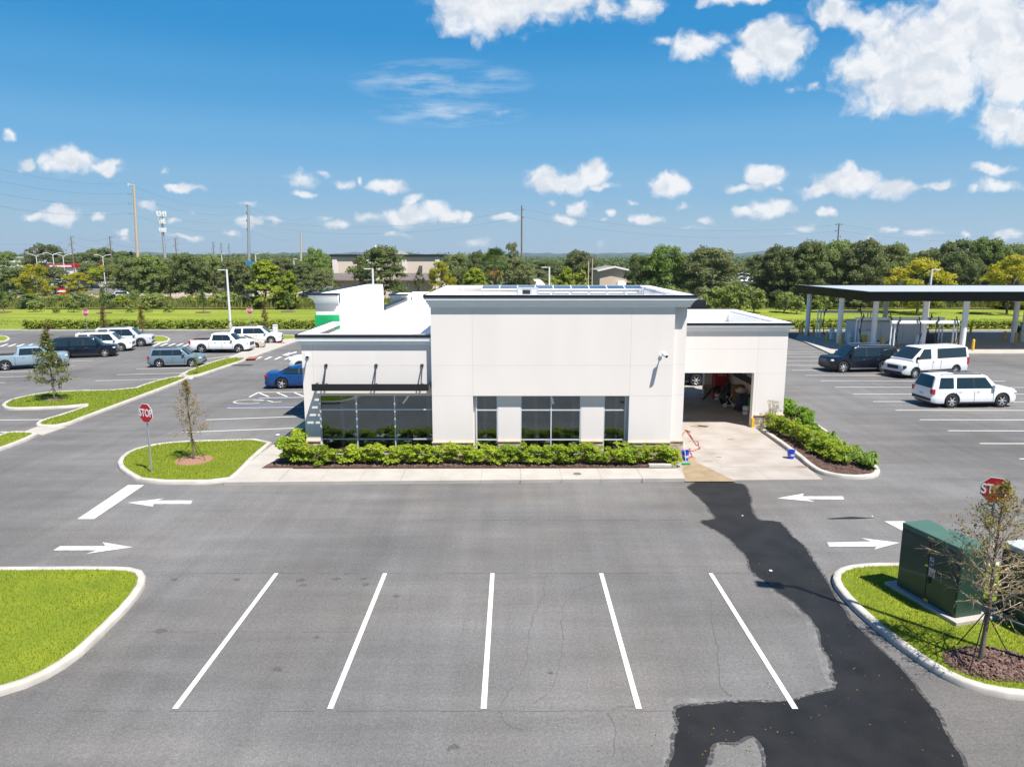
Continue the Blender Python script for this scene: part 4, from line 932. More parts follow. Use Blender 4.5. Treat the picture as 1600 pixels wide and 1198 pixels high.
def bag(lab, loc, s, seed, m='black', name='rubbish_bag', cat='bag', grp=None):
    g = Vector((seed * 3.1, 1.7, .3)); mb = MB(); bm = bmesh.new(); bmesh.ops.create_icosphere(bm, subdivisions=3, radius=1)
    vs = []
    for v in bm.verts:
        n = 1 + .16 * mnoise.noise(v.co * 2 + g) + .07 * mnoise.noise(v.co * 6 + g); q = v.co * n; z = max(q.z, -.72); k = 1 if z < .3 else max(.3, 1 - (z - .3) * .75)
        vs.append((q.x * s[0] * k, q.y * s[1] * k, (z + .72) * s[2] / 1.72))
    mb.add(vs, [tuple(x.index for x in f.verts) for f in bm.faces]); bm.free()
    return tag(mb.build(name, M[m], smooth=80, loc=loc), lab, cat, grp)
bag('tall black sack of tools behind the stroller in the portal', (13.02, 42.1, .03), (.42, .36, 1.22), 1, grp='black sacks in the portal')
bag('low black sack in front of the tall sack in the portal', (12.75, 41.2, .03), (.46, .34, .78), 2, grp='black sacks in the portal')
bag('cream soft toy shape lying on top of the navy bin', (13.04, 39.75, .98), (.30, .22, .36), 3, 'plush', 'plush_cushion', 'cushion')
t = thing('cardboard_box', 'open brown cardboard box stacked behind the navy bin', 'box', (13.18, 40.75, .03))
mb = MB(); mb.box(-.32, .32, -.28, .28, .0, 1.22); mb.build('box_body', M['card'], t, bevel=.01)
mb = MB(); mb.bar((-.3, -.28, 1.22), (-.3, -.5, 1.36), .5, .01); mb.build('flap', M['card'], t); mb = MB(); mb.bar((.32, 0, 1.22), (.46, 0, 1.34), .5, .01); mb.build('flap', M['card'], t)
t = thing('rubbish_bin', 'tall navy plastic bin near the right jamb of the portal', 'bin', (13.04, 39.45, .03))
mb = MB(); mb.prism([(-.3, -.28), (.3, -.28), (.3, .28), (-.3, .28)], .04, .90); o = mb.build('bin_body', M['navy'], t, bevel=.05)
mb = MB(); mb.box(-.34, .34, -.32, .32, .90, .97); mb.build('rim', M['navy'], t, bevel=.02)
mb = MB(); [mb.cyl((x, .2, .1), (x + .06, .2, .1), .1, .1, 12) for x in (-.33, .27)]; mb.build('wheels', M['rubber'], t)
t = thing('green_bin', 'green plastic bin half hidden behind the right jamb', 'bin', (13.38, 39.2, .03))
mb = MB(); mb.prism([(-.1, -.2), (.12, -.2), (.12, .2), (-.1, .2)], 0, .8); mb.build('bin_body', M['green'], t, bevel=.03); mb = MB(); mb.box(-.12, .13, -.22, .22, .8, .85); mb.build('lid', M['green'], t)
bucket('bucket', 'white bucket at the right jamb of the portal', (12.98, 38.55, .03), 'white', .42, .15, .17)
bucket('bucket', 'small white pail beside the tall black sack', (12.55, 42.6, .03), 'white', .36, .13, .15)
t = thing('stroller', 'small folded stroller with white wheels before the black sacks', 'stroller', (12.62, 40.5, .03))
mb = MB(); mb.bar((-.25, -.1, .1), (.2, .1, .7), .03); mb.bar((.25, -.1, .1), (-.15, .1, .65), .03); mb.bar((-.25, -.1, .1), (.25, -.1, .1), .03); mb.build('frame', M['white'], t)
mb = MB(); [mb.cyl((x, -.14, .11), (x, -.06, .11), .11, .11, 14) for x in (-.25, .25)]; mb.build('wheels', M['alu'], t)
mb = MB(); mb.bar((-.12, .05, .3), (-.05, .1, .62), .22, .06); mb.build('seat', M['black'], t)
mb = MB(); mb.cyl((0, 0, 0), (0, 0, .006), .16, .16, 20)
tag(mb.build('drain_cover', mat('iron', (.16, .12, .09), .7, var=.3, scale=30), loc=(*G(902, 740, .13), .1305)), 'round iron cover in the front walk', 'drain cover')
mb = MB(); mb.box(-.9, .9, -.35, .35, 0, .02); [mb.box(-.85 + .17 * k, -.76 + .17 * k, -.3, .3, .02, .028) for k in range(10)]
tag(mb.build('storm_grate', mat('grate', (.05, .045, .04), .8), loc=(*G(376, 570.5), .005)), 'dark iron storm grate in the asphalt left of the building', 'storm drain')
for i, (x, y, s_, lab) in enumerate([(1204, 892, .045, 'scrap of white paper on the wet asphalt'), (1363, 807, .03, 'scrap of white paper beside the lane arrow'), (1160, 806, .03, 'pale wrapper at the kink of the wet run'), (434, 680, .09, 'crumpled pale paper at the edge of the left stall')]):
    mb = MB(); mb.prism([(-s_, -s_ * .7), (s_ * .8, -s_), (s_, s_ * .6), (-s_ * .6, s_)], 0, s_ * .35)
    tag(mb.build('paper_scrap', M['paper'], loc=(*G(x, y), .014), bevel=.01), lab, 'litter', 'paper litter')

# ------------------------------------------------------------------ vehicles
def lerp(tab, x):
    if x <= tab[0][0]: return tab[0][1]
    for (a, b), (c, d) in zip(tab, tab[1:]):
        if x <= c: return b + (d - b) * (x - a) / (c - a)
    return tab[-1][1]
WHEEL = {}
def wheel_meshes(spokes, dark):
    key = (spokes, dark)
    if key in WHEEL: return WHEEL[key]
    Q = Matrix.Rotation(R(90), 4, 'X')
    mb = MB(); mb.lathe([(.62, -.30), (.70, -.33), (.93, -.31), (1.0, -.22), (1.0, .22), (.93, .31), (.70, .33), (.62, .30)], 32, 0, Q)
    ty = mb.build('tyre', M['tyre'], smooth=45)
    mb = MB(); mb.lathe([(.66, .31), (.70, .325), (.70, .30), (.62, .24), (.60, .05)], 32, 0, Q)
    for k in range(spokes):
        a = 2 * math.pi * k / spokes; q = Q @ Matrix.Rotation(a, 4, 'Z')
        mb.add([q @ Vector(v) for v in [(.10, -.11, .20), (.66, -.085, .25), (.66, .085, .25), (.10, .11, .20), (.10, -.11, .29), (.66, -.07, .305), (.66, .07, .305), (.10, .11, .29)]], [(3, 2, 1, 0), (4, 5, 6, 7), (0, 1, 5, 4), (1, 2, 6, 5), (2, 3, 7, 6), (3, 0, 4, 7)])
    mb.lathe([(0, .31), (.13, .305), (.16, .28), (.16, .2)], 14, 0, Q)
    ri = mb.build('rim', M['rim'], smooth=35)
    mb = MB(); mb.lathe([(0, .16), (.64, .16), (.64, -.28), (0, -.28)], 24, 0, Q); hu = mb.build('wheel', M['rubber'])
    r = (hu.data, ty.data, ri.data)
    for o in (hu, ty, ri): bpy.data.objects.remove(o)
    WHEEL[key] = r; return r

def vehicle(name, lab, cat, loc, rz, S, paint, grp='cars parked on the lot', trim_paint=None, show='both'):
    T = thing(name, lab, cat, (loc[0], loc[1], .0), rz, grp)
    P = M['car_' + paint]; L, W, wb, r = S['L'], S['W'], S['wb'], S['r']
    xf = L / 2 - S['fo']; xr = xf - wb; gnd = S.get('g', .24); ra = r + .075
    xs = set()
    n = 46
    for i in range(n + 1): xs.add(round(-L / 2 + L * i / n, 4))
    for c in (xf, xr):
        for k in range(15): xs.add(round(c + ra * math.cos(math.pi * k / 14), 4))
        xs.add(round(c - ra - .012, 4)); xs.add(round(c + ra + .012, 4))
    bed = S.get('bed')
    if bed: xs |= {bed[0], bed[0] + .02, bed[1], bed[1] - .02}
    for e in (.015, .05, .1, .17, .26): xs.add(round(L / 2 - e, 4)); xs.add(round(-L / 2 + e, 4))
    xs = sorted(xs)
    def hw(x):
        tf = max(0, (x - (L / 2 - .75)) / .75); tr = max(0, (-x - (L / 2 - .5)) / .5)
        return W / 2 * (1 - .20 * tf ** 2.6 - .10 * tr ** 3)
    top = S['top']
    rows = []
    for x in xs:
        zt = lerp(top, x); zb = gnd
        ef = max(0, (x - (L / 2 - .5)) / .5); er = max(0, (-x - (L / 2 - .5)) / .5); zb += .10 * max(ef, er) ** 2
        for c in (xf, xr):
            d = abs(x - c)
            if d < ra: zb = max(zb, r + math.sqrt(max(0, ra * ra - d * d)))
        w = hw(x); zb = min(zb, zt - .08); zi = zt + .015
        yi = .80 * w
        if bed and bed[0] + .01 < x < bed[1] - .01: zi = zt - .46
        h = zt - zb
        rows.append([(w * .975, zb), (w, zb + .05), (w, max(zb + .06, gnd + .42 * (zt - gnd))), (w * .985, max(zb + .065, zt - .16)), (w * .955, max(zb + .07, zt - .045)), (w * (.93 if bed else .88), zt), (yi, zi), (0, zi + (.02 if zi > zt else 0))])
    mb = MB(); m = len(rows[0]); vs = []
    for x, row in zip(xs, rows): vs += [(x, -y, z) for y, z in row] + [(x, y, z) for y, z in row[-2::-1]]
    K = 2 * m - 1; fs = []; ms = []
    for i in range(len(xs) - 1):
        for j in range(K - 1):
            fs.append((i * K + j, (i + 1) * K + j, (i + 1) * K + j + 1, i * K + j + 1))
            xm = (xs[i] + xs[i + 1]) / 2; ms.append(1 if (bed and bed[0] < xm < bed[1] and m - 3 <= j < K - m + 2) else 0)
    fs.append(tuple(range(K - 1, -1, -1))); fs.append(tuple((len(xs) - 1) * K + j for j in range(K))); ms += [0, 0]
    mb.v = vs; mb.f = fs; mb.m = ms
    body = mb.build('body', [P, M['trim']], T, smooth=32)
    mb = MB(); mb.box(-L / 2 + .12, L / 2 - .14, -W * .40, W * .40, gnd - .04, min(.74, lerp(top, L / 2 - .2) - .1)); mb.build('underbody', M['trim'], T)
    # cabin
    xa, xb, xc, xd = S['cab']; belt, roof = S['belt'], S['roof']; tum = S.get('tum', .20); wb0 = W / 2 * .935
    def cw(z): return wb0 - tum * max(0, (z - belt)) / (roof - belt)
    prof = S.get('roofline') or [(xd, belt), (xc, roof - .05), (xc + .35 * (xb - xc), roof), (xb - .3, roof - .005), (xb, roof - .05), (xa, belt)]
    st = sorted(set([xd, xd + .01, xc, xb, xa] + [xd + (xa - xd) * i / 20 for i in range(21)] + [p[0] for p in prof]))
    mb = MB(); vs = []; rows = []
    zb0 = belt - .10
    for x in st:
        zt = max(lerp(prof, x), belt - .06)
        sh = .08 if zt - belt > .12 else max(0.01, (zt - belt) * .5)
        sh *= 1.4; zs_ = zt - sh if zt - sh > zb0 + .01 else zb0 + .01
        rows.append([(wb0, zb0), (cw(max(belt, zs_)), zs_), (cw(zt) - .012, zs_ + .42 * (zt - zs_)), (cw(zt) - .05, zs_ + .74 * (zt - zs_)), (cw(zt) - .11, zs_ + .92 * (zt - zs_)), (cw(zt) - .22, zt + .004), (0, zt + .03)])
    m = 7; K = 13
    for x, row in zip(st, rows): vs += [(x, -y, z) for y, z in row] + [(x, y, z) for y, z in row[-2::-1]]
    fs = []
    for i in range(len(st) - 1):
        for j in range(K - 1): fs.append((i * K + j, (i + 1) * K + j, (i + 1) * K + j + 1, i * K + j + 1))
    fs.append(tuple(range(K - 1, -1, -1))); fs.append(tuple((len(st) - 1) * K + j for j in range(K)))
    mb.add(vs, fs); mb.build('roof', M['car_' + trim_paint] if trim_paint else P, T, smooth=32)
    # glass
    def slope_glass(nm, x0, z0, x1, z1, inset=.05):
        d = Vector((x1 - x0, 0, z1 - z0)); nn = Vector((-d.z, 0, d.x)).normalized()
        if nn.z < 0: nn = -nn
        mb = MB(); pts = []
        for f in (.06, .5, .93):
            x = x0 + d.x * f; z = z0 + d.z * f; w = cw(z) - inset - .06
            pts.append([(x + nn.x * q, y, z + nn.z * q) for y, q in ((-w, .008), (-w * .5, .032), (0, .040), (w * .5, .032), (w, .008))])
        vs = [p for row in pts for p in row]; fs = [(a * 5 + b, a * 5 + b + 1, a * 5 + b + 6, a * 5 + b + 5) for a in (0, 1) for b in range(4)]
        if nn.x < 0: fs = [tuple(reversed(f)) for f in fs]
        mb.add(vs, fs); mb.build(nm, M['car_glass'], T, smooth=60)
    slope_glass('windshield', xa, belt, xb, roof - .03)
    slope_glass('rear_window', xd, belt + S.get('rg', .0), xc, roof - .03)
    for a0, a1, t0, t1 in S['win']:
        z0, z1 = belt + .035, roof - .13
        for sgn in (-1, 1):
            mb = MB(); k = sgn
            q = [(a0, k * (cw(z0) + .006), z0), (a1, k * (cw(z0) + .006), z0), (t1, k * (cw(z1) + .006), z1), (t0, k * (cw(z1) + .006), z1)]
            q2 = [(x, y - k * .03, z) for x, y, z in q]
            f = [(0, 1, 2, 3), (7, 6, 5, 4), (0, 4, 5, 1), (1, 5, 6, 2), (2, 6, 7, 3), (3, 7, 4, 0)]
            if k > 0: f = [tuple(reversed(z)) for z in f]
            mb.add(q + q2, f); mb.build('side_window', M['car_glass'], T, bevel=.012)
    for (a0, a1, t0, t1), (b0, b1, u0, u1) in zip(S['win'], S['win'][1:]):
        if b0 - a1 > .145: continue
        z0, z1 = belt + .035, roof - .13
        for k in (-1, 1):
            mb = MB(); q = [(a1, k * (cw(z0) + .003), z0), (b0, k * (cw(z0) + .003), z0), (u0, k * (cw(z1) + .003), z1), (t1, k * (cw(z1) + .003), z1)]
            f = (0, 1, 2, 3); mb.add(q, [f if k < 0 else f[::-1]]); mb.build('pillar_trim', M['trim'], T)
    # wheels
    hu, ty, ri = wheel_meshes(S.get('spokes', 6), 0)
    for x in (xf, xr):
        for sgn in (-1, 1):
            w = bpy.data.objects.new('wheel', hu); COL.objects.link(w); w.parent = T
            w.location = (x, sgn * (W / 2 - .13), r); w.scale = (r, r, r * .0 + r); w.rotation_euler = (0, 0, 0 if sgn < 0 else math.pi)
            for nm, d in (('tyre', ty), ('rim', ri)):
                c = bpy.data.objects.new(nm, d); COL.objects.link(c); c.parent = w
    # lamps, grille, bumpers
    zf = lerp(top, L / 2 - .12); zr = lerp(top, -L / 2 + .1)
    hl = S.get('hl', (.30, .15))
    for sgn in (-1, 1):
        y = sgn * W * .385
        mb = MB(); mb.add([(L / 2 - .46, sgn * W * .486, zf - .10), (L / 2 - .16, sgn * W * .455, zf - .12), (L / 2 + .004, sgn * W * .30, zf - .12), (L / 2 + .004, sgn * W * .30, zf - .12 - hl[1]), (L / 2 - .12, sgn * W * .455, zf - .12 - hl[1]), (L / 2 - .42, sgn * W * .492, zf - .08 - hl[1]), (L / 2 - .4, sgn * W * .3, zf - .16)], [(0, 1, 4, 5), (1, 2, 3, 4), (0, 6, 2, 1), (5, 4, 3, 6), (0, 5, 6)]) if False else mb.box(L / 2 - .40, L / 2 - .04, y - W * .075, y + W * .075, zf - .10 - hl[1], zf - .09)
        mb.build('headlight', M[S.get('lensm', 'lens')], T, bevel=.05)
        zt_ = S.get('tl', (zr - .12, .34)); y = sgn * W * .435
        mb = MB(); mb.box(-L / 2 - .008, -L / 2 + .20, y - W * .058, y + W * .058, zt_[0] - zt_[1], zt_[0]); mb.build('taillight', M['tail'], T, bevel=.025)
        mb = MB(); x = xa - .42; mb.box(x - .08, x + .10, sgn * (W / 2 + .02) - .11, sgn * (W / 2 + .02) + .11, belt + .04, belt + .24); mb.bar((x + .02, sgn * W * .46, belt + .02), (x + .02, sgn * (W / 2), belt + .08), .05); mb.build('mirror', P if S.get('mir', 1) else M['trim'], T, bevel=.04)
        for hx in S['handles']:
            mb = MB(); yy = sgn * (W / 2 * .985); mb.box(hx - .10, hx + .10, yy - .02, yy + .02, lerp(top, hx) - .19, lerp(top, hx) - .155); mb.build('door_handle', M['chrome'] if S.get('chrome', 1) else P, T)
    for sgn in (-1, 1):
        for hx in S['gaps']: mb = MB(); y = sgn * (W / 2 + .001); mb.box(hx - .011, hx + .011, y - .004, y + .004, gnd + .10, lerp(top, hx) - .10); mb.build('door_gap', M['trim'], T)
    gw, gh = S.get('gr', (.56, .26))
    mb = MB(); mb.box(L / 2 - .10, L / 2 + .012, -W * gw / 2, W * gw / 2, zf - .13 - gh, zf - .12); mb.build('grille', M['trim'], T, bevel=.03)
    mb = MB()
    for k in range(3): z = zf - .16 - gh * k / 3.2; mb.box(L / 2 + .008, L / 2 + .026, -W * gw / 2.15, W * gw / 2.15, z - .018, z + .002)
    mb.build('grille_bars', M['chrome'] if S.get('chrome', 1) else M['trim'], T)
    mb = MB(); mb.box(L / 2 - .16, L / 2 + .02, -W * .40, W * .40, gnd + .05, gnd + .24); mb.build('front_bumper', M[S.get('bump', 'trim')], T, bevel=.05)
    mb = MB(); mb.box(-L / 2 - .03, -L / 2 + .12, -W * .45, W * .45, gnd + .12, gnd + .32); mb.build('rear_bumper', M[S.get('bump', 'trim')], T, bevel=.05)
    mb = MB(); mb.box(-L / 2 - .02, -L / 2 + .02, -.16, .16, zr - .42, zr - .27); mb.build('licence_plate', M['plate'], T)
    if S.get('clad', 1):
        mb = MB()
        for sgn in (-1, 1): y = sgn * (W / 2 - .005); mb.box(xr + ra + .02, xf - ra - .02, y - .025, y + .02, gnd - .01, gnd + S.get('ch', .13))
        mb.build('sill', M[S.get('sillm', 'trim')], T, bevel=.02)
        for c in (xf, xr):
            for sgn in (-1, 1):
                mb = MB(); pts = []
                a0 = [R(8 + 164 * k / 14) for k in range(15)]
                vs = [(c + q * math.cos(a), sgn * (hw(c) + .008), r + q * math.sin(a)) for a in a0 for q in (ra - .005, ra + .05)]
                fs = [(2 * k, 2 * k + 1, 2 * k + 3, 2 * k + 2) for k in range(14)]
                if S.get('flare', 0): mb.add(vs, fs); mb.build('wheel_flare', M['trim'], T)
    if S.get('rails'):
        mb = MB()
        for sgn in (-1, 1):
            y = sgn * (cw(roof) - .13); mb.tube([(S['rails'][0], y, roof - .03), (S['rails'][0] + .1, y, roof + .05), (S['rails'][1] - .1, y, roof + .05), (S['rails'][1], y, roof - .03)], .03, 6)
        mb.build('roof_rails', M[S.get('railm', 'trim')], T, smooth=40)
    if S.get('sunroof'):
        mb = MB(); a, b = S['sunroof']; mb.box(a, b, -.40, .40, roof + .004, roof + .034); mb.build('sunroof', M['car_glass'], T, bevel=.03)
    return T
BIG = dict(L=5.35, W=2.03, wb=3.11, fo=.97, r=.41, g=.27, top=[(-2.68, .98), (-2.6, 1.13), (-1.2, 1.14), (.9, 1.13), (1.45, 1.16), (2.35, 1.12), (2.56, 1.07), (2.645, .99), (2.68, .86)], belt=1.13, roof=1.93, cab=(1.55, .82, -2.38, -2.64), win=[(-2.25, -1.32, -2.12, -1.30), (-1.15, -.12, -1.12, -.12), (-.02, 1.12, -.02, .66)],
    handles=(-.95, .15), gaps=(-1.18, -.06, 1.12), rails=(-2.0, .5), spokes=6, tl=(1.14, .30), gr=(.52, .26), ch=.10)
BIGL = dict(BIG); BIGL.update(L=5.64, wb=3.34, top=[(-2.82, .98), (-2.74, 1.13), (-1.2, 1.14), (1.04, 1.13), (1.6, 1.16), (2.49, 1.12), (2.70, 1.07), (2.785, .99), (2.82, .86)], cab=(1.70, .97, -2.52, -2.78), win=[(-2.40, -1.22, -2.28, -1.20), (-1.05, 0.02, -1.02, .02), (.12, 1.27, .12, .81)], handles=(-.85, .3), gaps=(-1.08, .08, 1.26), rails=(-2.2, .6))
PICK = dict(L=5.9, W=2.03, wb=3.67, fo=.98, r=.42, g=.34, bed=(-2.86, -1.02), top=[(-2.95, 1.20), (-2.9, 1.28), (-1.0, 1.28), (-.95, 1.22), (1.1, 1.20), (1.7, 1.26), (2.6, 1.22), (2.83, 1.17), (2.92, 1.08), (2.95, .92)], belt=1.21, roof=1.93, cab=(1.72, 1.02, -.72, -.94), win=[(-.66, .28, -.58, .28), (.40, 1.34, .40, .90)],
    handles=(-.35, .62), gaps=(-.96, .34, 1.36), spokes=5, tl=(1.24, .34), gr=(.60, .34), bump='chrome', ch=.08, sillm='trim', rg=.05)
MID = dict(L=4.55, W=1.86, wb=2.76, fo=.82, r=.36, g=.24, top=[(-2.27, .90), (-2.2, 1.03), (-1, 1.05), (.7, 1.02), (1.1, 1.05), (1.9, 1.0), (2.15, .94), (2.24, .86), (2.27, .74)], belt=1.03, roof=1.66, cab=(1.18, .52, -1.98, -2.22), win=[(-1.92, -1.28, -1.80, -1.26), (-1.14, -.22, -1.12, -.22), (-.12, .86, -.12, .46)],
    handles=(-.95, .05), gaps=(-1.2, -.17, .86), rails=(-1.7, .2), spokes=5, tl=(1.0, .22), gr=(.42, .22), ch=.07, sillm='chrome')
SEDAN = dict(L=5.05, W=1.90, wb=3.05, fo=.93, r=.36, g=.20, top=[(-2.52, .84), (-2.46, 1.02), (-1.7, 1.04), (-1.0, .97), (.8, .95), (1.2, .97), (2.1, .88), (2.4, .80), (2.52, .62)], belt=.97, roof=1.47, tum=.24, cab=(1.28, .28, -.92, -1.85), win=[(-1.45, -.38, -1.0, -.38), (-.28, .92, -.28, .36)], roofline=[(-1.85, .98), (-.92, 1.38), (-.35, 1.47), (.0, 1.465), (.28, 1.42), (1.28, .97)],
    handles=(-.85, .25), gaps=(-1.2, -.33, .95), spokes=5, tl=(.96, .16), gr=(.5, .16), clad=0, chrome=0)
COMP = dict(SEDAN); COMP.update(L=4.7, W=1.82, r=.33)
CROSS = dict(BIG); CROSS.update(L=5.0, W=1.96, wb=2.9, r=.39, roof=1.76, belt=1.08, top=[(-2.5, .92), (-2.42, 1.08), (-1.2, 1.1), (.8, 1.07), (1.3, 1.1), (2.1, 1.04), (2.38, .98), (2.47, .9), (2.5, .76)], cab=(1.42, .62, -2.1, -2.44), win=[(-2.0, -1.25, -1.86, -1.22), (-1.1, -.15, -1.08, -.15), (-.05, 1.02, -.05, .55)], rails=(-1.8, .3), handles=(-.9, .15), gaps=(-1.14, -.1, 1.0))
VAN = dict(L=5.98, W=2.06, wb=3.75, fo=1.02, r=.36, g=.26, top=[(-2.99, 1.12), (-2.95, 1.30), (1.2, 1.30), (1.62, 1.26), (2.1, 1.20), (2.62, 1.12), (2.88, 1.03), (2.97, .92), (2.99, .80)], belt=1.29, roof=2.14, tum=.14, cab=(2.26, 1.18, -2.88, -2.97), win=[(-2.78, -.02, -2.72, -.02), (.55, 1.78, .55, 1.22)], roofline=[(-2.97, 1.29), (-2.9, 2.02), (-2.6, 2.12), (.6, 2.14), (1.0, 2.12), (1.2, 2.07), (2.26, 1.29)],
    handles=(.35,), gaps=(-.3, .45, 1.75), spokes=7, tl=(1.3, .5), gr=(.46, .26), ch=.30, flare=1, chrome=0, mir=0, lensm='car_glass', hl=(.3, .22))
NAVI = dict(BIG); NAVI.update(spokes=7, rails=(-2.0, .5), sillm='chrome', railm='chrome', ch=.06)
def wheel_place(pr, pf):     # pixel where the rear and the front near wheel touch the ground
    a, b = Vector(G(*pr)), Vector(G(*pf)); return a, b
def park(name, lab, cat, a, b, S, paint, **k):
    # a/b: pixels of rear/front wheel contact on the side towards the camera
    a, b = Vector(G(*a)), Vector(G(*b)); d = (b - a).normalized(); rz = math.atan2(d.y, d.x)
    side = Vector((-d.y, d.x)) if d.x > 0 else Vector((d.y, -d.x))
    xf = S['L'] / 2 - S['fo']; xm = xf - S['wb'] / 2
    mid = (a + b) / 2 + side * (S['W'] / 2 - .1) - d * xm
    sc = min(1.03, max(.90, (b - a).length / S['wb']))
    mid = (a + b) / 2 + (side * (S['W'] / 2 - .1) - d * xm) * sc
    T = vehicle(name, lab, cat, mid, rz, S, paint, **k); T.scale = (sc, sc, sc); return T
park('sport_utility_vehicle', 'white sport utility vehicle with red tail lamps parked nearest on the right', 'car', (1485, 637), (1563, 636), dict(BIG, sunroof=(-.9, .5)), 'white')
park('sport_utility_vehicle', 'glossy black sport utility vehicle with chrome sill right of the portal wing', 'car', (1382, 581), (1313, 582), NAVI, 'black')
park('passenger_van', 'long white passenger van parked beside the black car on the right', 'van', (1502, 586), (1416, 592), VAN, 'offwhite')
park('sport_utility_vehicle', 'long black sport utility vehicle in the left lot', 'car', (109, 560), (159, 558), BIGL, 'black')
park('sport_utility_vehicle', 'white sport utility vehicle between the black and the silver one', 'car', (137, 550.5), (190, 549), BIG, 'white')
park('sport_utility_vehicle', 'silver sport utility vehicle, farthest of the row in the left lot', 'car', (168, 543), (221, 541.5), BIG, 'silver')
park('pickup_truck', 'grey blue pickup truck behind the young tree at the left edge', 'pickup truck', (13.5, 578.5), (84, 574), PICK, 'greyblue')
park('pickup_truck', 'white crew cab pickup truck beside the median walk', 'pickup truck', (316, 551.5), (374, 551.5), PICK, 'white')
park('sport_utility_vehicle', 'slate grey boxy small sport utility vehicle by the median', 'car', (250.5, 574), (300, 573), MID, 'slate', trim_paint='slate')
park('sedan', 'beige sedan mostly hidden behind the white pickup truck', 'car', (352, 547), (398, 545.5), COMP, 'beige')
park('sport_utility_vehicle', 'white low sport utility vehicle behind the beige sedan', 'car', (376, 539), (424, 538), CROSS, 'white')
park('sedan', 'bright blue sedan half hidden by the building corner', 'car', (441, 607.5), (515, 606), dict(SEDAN), 'blue')
park('pickup_truck', 'white pickup truck showing only its front behind the building corner', 'pickup truck', (533, 580), (474, 580.5), PICK, 'white')
vehicle('sport_utility_vehicle', 'dark sport utility vehicle seen through the back of the portal', 'car', (10.75, 48.3), 0, dict(BIG), 'black')
c = G(1600, 521); vehicle('sedan', 'dark car behind the canopy columns at the right edge', 'car', (c[0] + 1.2, c[1]), R(200), SEDAN, 'dark')
# far cars across the strip
vehicle('sedan', 'dark blue sedan on the far road behind the yellow tree', 'car', (*G(68, 462),), R(5), SEDAN, 'dark', grp='cars beyond the strip')
for i, (x, y, pn, lab) in enumerate([(196, 446.5, 'silver', 'silver car in the far lot under the dark oaks'), (372, 452, 'dark', 'dark car left of the lime tree in the far lot'), (345, 449, 'white', 'white car at the end of the far lot'), (478, 442, 'greyblue', 'grey blue car before the pink building'), (527, 446, 'black', 'black car by the wall of the pink building')]):
    vehicle('sedan' if i % 2 else 'sport_utility_vehicle', lab, 'car', (Wp(x, y, 150)[0], 150 + i * .8), R(8 * i), COMP if i % 2 else MID, pn, grp='cars beyond the strip')

# ------------------------------------------------------------------ street furniture
def octagon(r): return [(r * math.cos(R(22.5 + 45 * k)), r * math.sin(R(22.5 + 45 * k))) for k in range(8)]
def stop_sign(lab, loc, rz, zc=2.45, r=.41):
    t = thing('stop_sign', lab, 'stop sign', (loc[0], loc[1], .1), rz, 'stop signs')
    mb = MB(); mb.bar((0, 0.03, 0), (0, .03, zc + .2), .055, .04); mb.build('post', M['steel'], t)
    Q = Matrix.Translation((0, 0, zc)) @ Matrix.Rotation(R(90), 4, 'X')
    mb = MB(); mb.prism(octagon(r), -.004, .004, 0, Q); mb.build('plate', M['white'], t)
    mb = MB(); mb.prism(octagon(r * .945), .0045, .007, 0, Q); mb.build('red_face', M['sign_red'], t)
    mb = MB(); text_mb('STOP', r * .92, Q @ Matrix.Translation((0, -.005, .010)) @ Matrix.Diagonal((.80, 1.12, 1, 1)), mb, bold=.008, ext=.002); mb.build('lettering', M['white'], t)
    return t
p = G(236, 738, .12); stop_sign('red stop sign on the grass island left of the building', (p[0], p[1]), R(-24))
p = (13.05, 18.35); stop_sign('red stop sign behind the bare tree and the green cabinet', p, R(-32), 2.32, .38)
p = G(137, 522); stop_sign('far red stop sign behind the black and white cars', p, R(-6), 2.35)
p = G(392, 517.5); stop_sign('far red stop sign right of the tall light pole', p, R(-4), 2.35)
t = thing('marker_post', 'square white post on the small lawn behind the white cars', 'post', (*G(431, 527.5), .1))
mb = MB(); mb.box(-.22, .22, -.22, .22, 0, 1.25); mb.build('shaft', M['white'], t, bevel=.03); mb = MB(); mb.prism([(-.25, -.25), (.25, -.25), (.25, .25), (-.25, .25)], 1.25, 1.31); mb.build('cap', M['white'], t, bevel=.02)
def light_pole(lab, x, y, h, rz, w=.2):
    t = thing('light_pole', lab, 'light pole', (x, y, .1), rz, 'light poles')
    mb = MB(); mb.cyl((0, 0, 0), (0, 0, h), w / 2, w / 2 * .72, 10); mb.build('pole', M['lamp_grey'], t, smooth=40)
    mb = MB(); mb.cyl((0, 0, 0), (0, 0, .6), .26, .24, 14); mb.build('base', M['kerb'], t, smooth=40)
    mb = MB(); mb.bar((0, 0, h - .08), (-.35, 0, h - .08), .08); mb.build('arm', M['lamp_grey'], t)
    mb = MB(); mb.box(-1.0, -.32, -.19, .19, h - .14, h - .03); mb.build('lamp_head', M['lamp_grey'], t, bevel=.03)
p = G(357, 516.5); light_pole('pale light pole standing in the hedge left of the building', p[0], p[1] + .7, 7.1, 0, .32)
light_pole('pale light pole behind the roof of the left tower', Wp(583, 450, 86)[0], 86, 7.2, 0, .34)
light_pole('pale light pole behind the middle of the roof', Wp(858, 450, 92)[0], 92, 7.3, 0, .3)
light_pole('pale light pole behind the canopy on the right', Wp(1450, 480, 87)[0], 87, 7.1, R(180), .34)
light_pole('tall light pole beside the green cabinets whose shadow falls on the wet asphalt', 11.55, 13.2, 11.2, R(-12), .16)

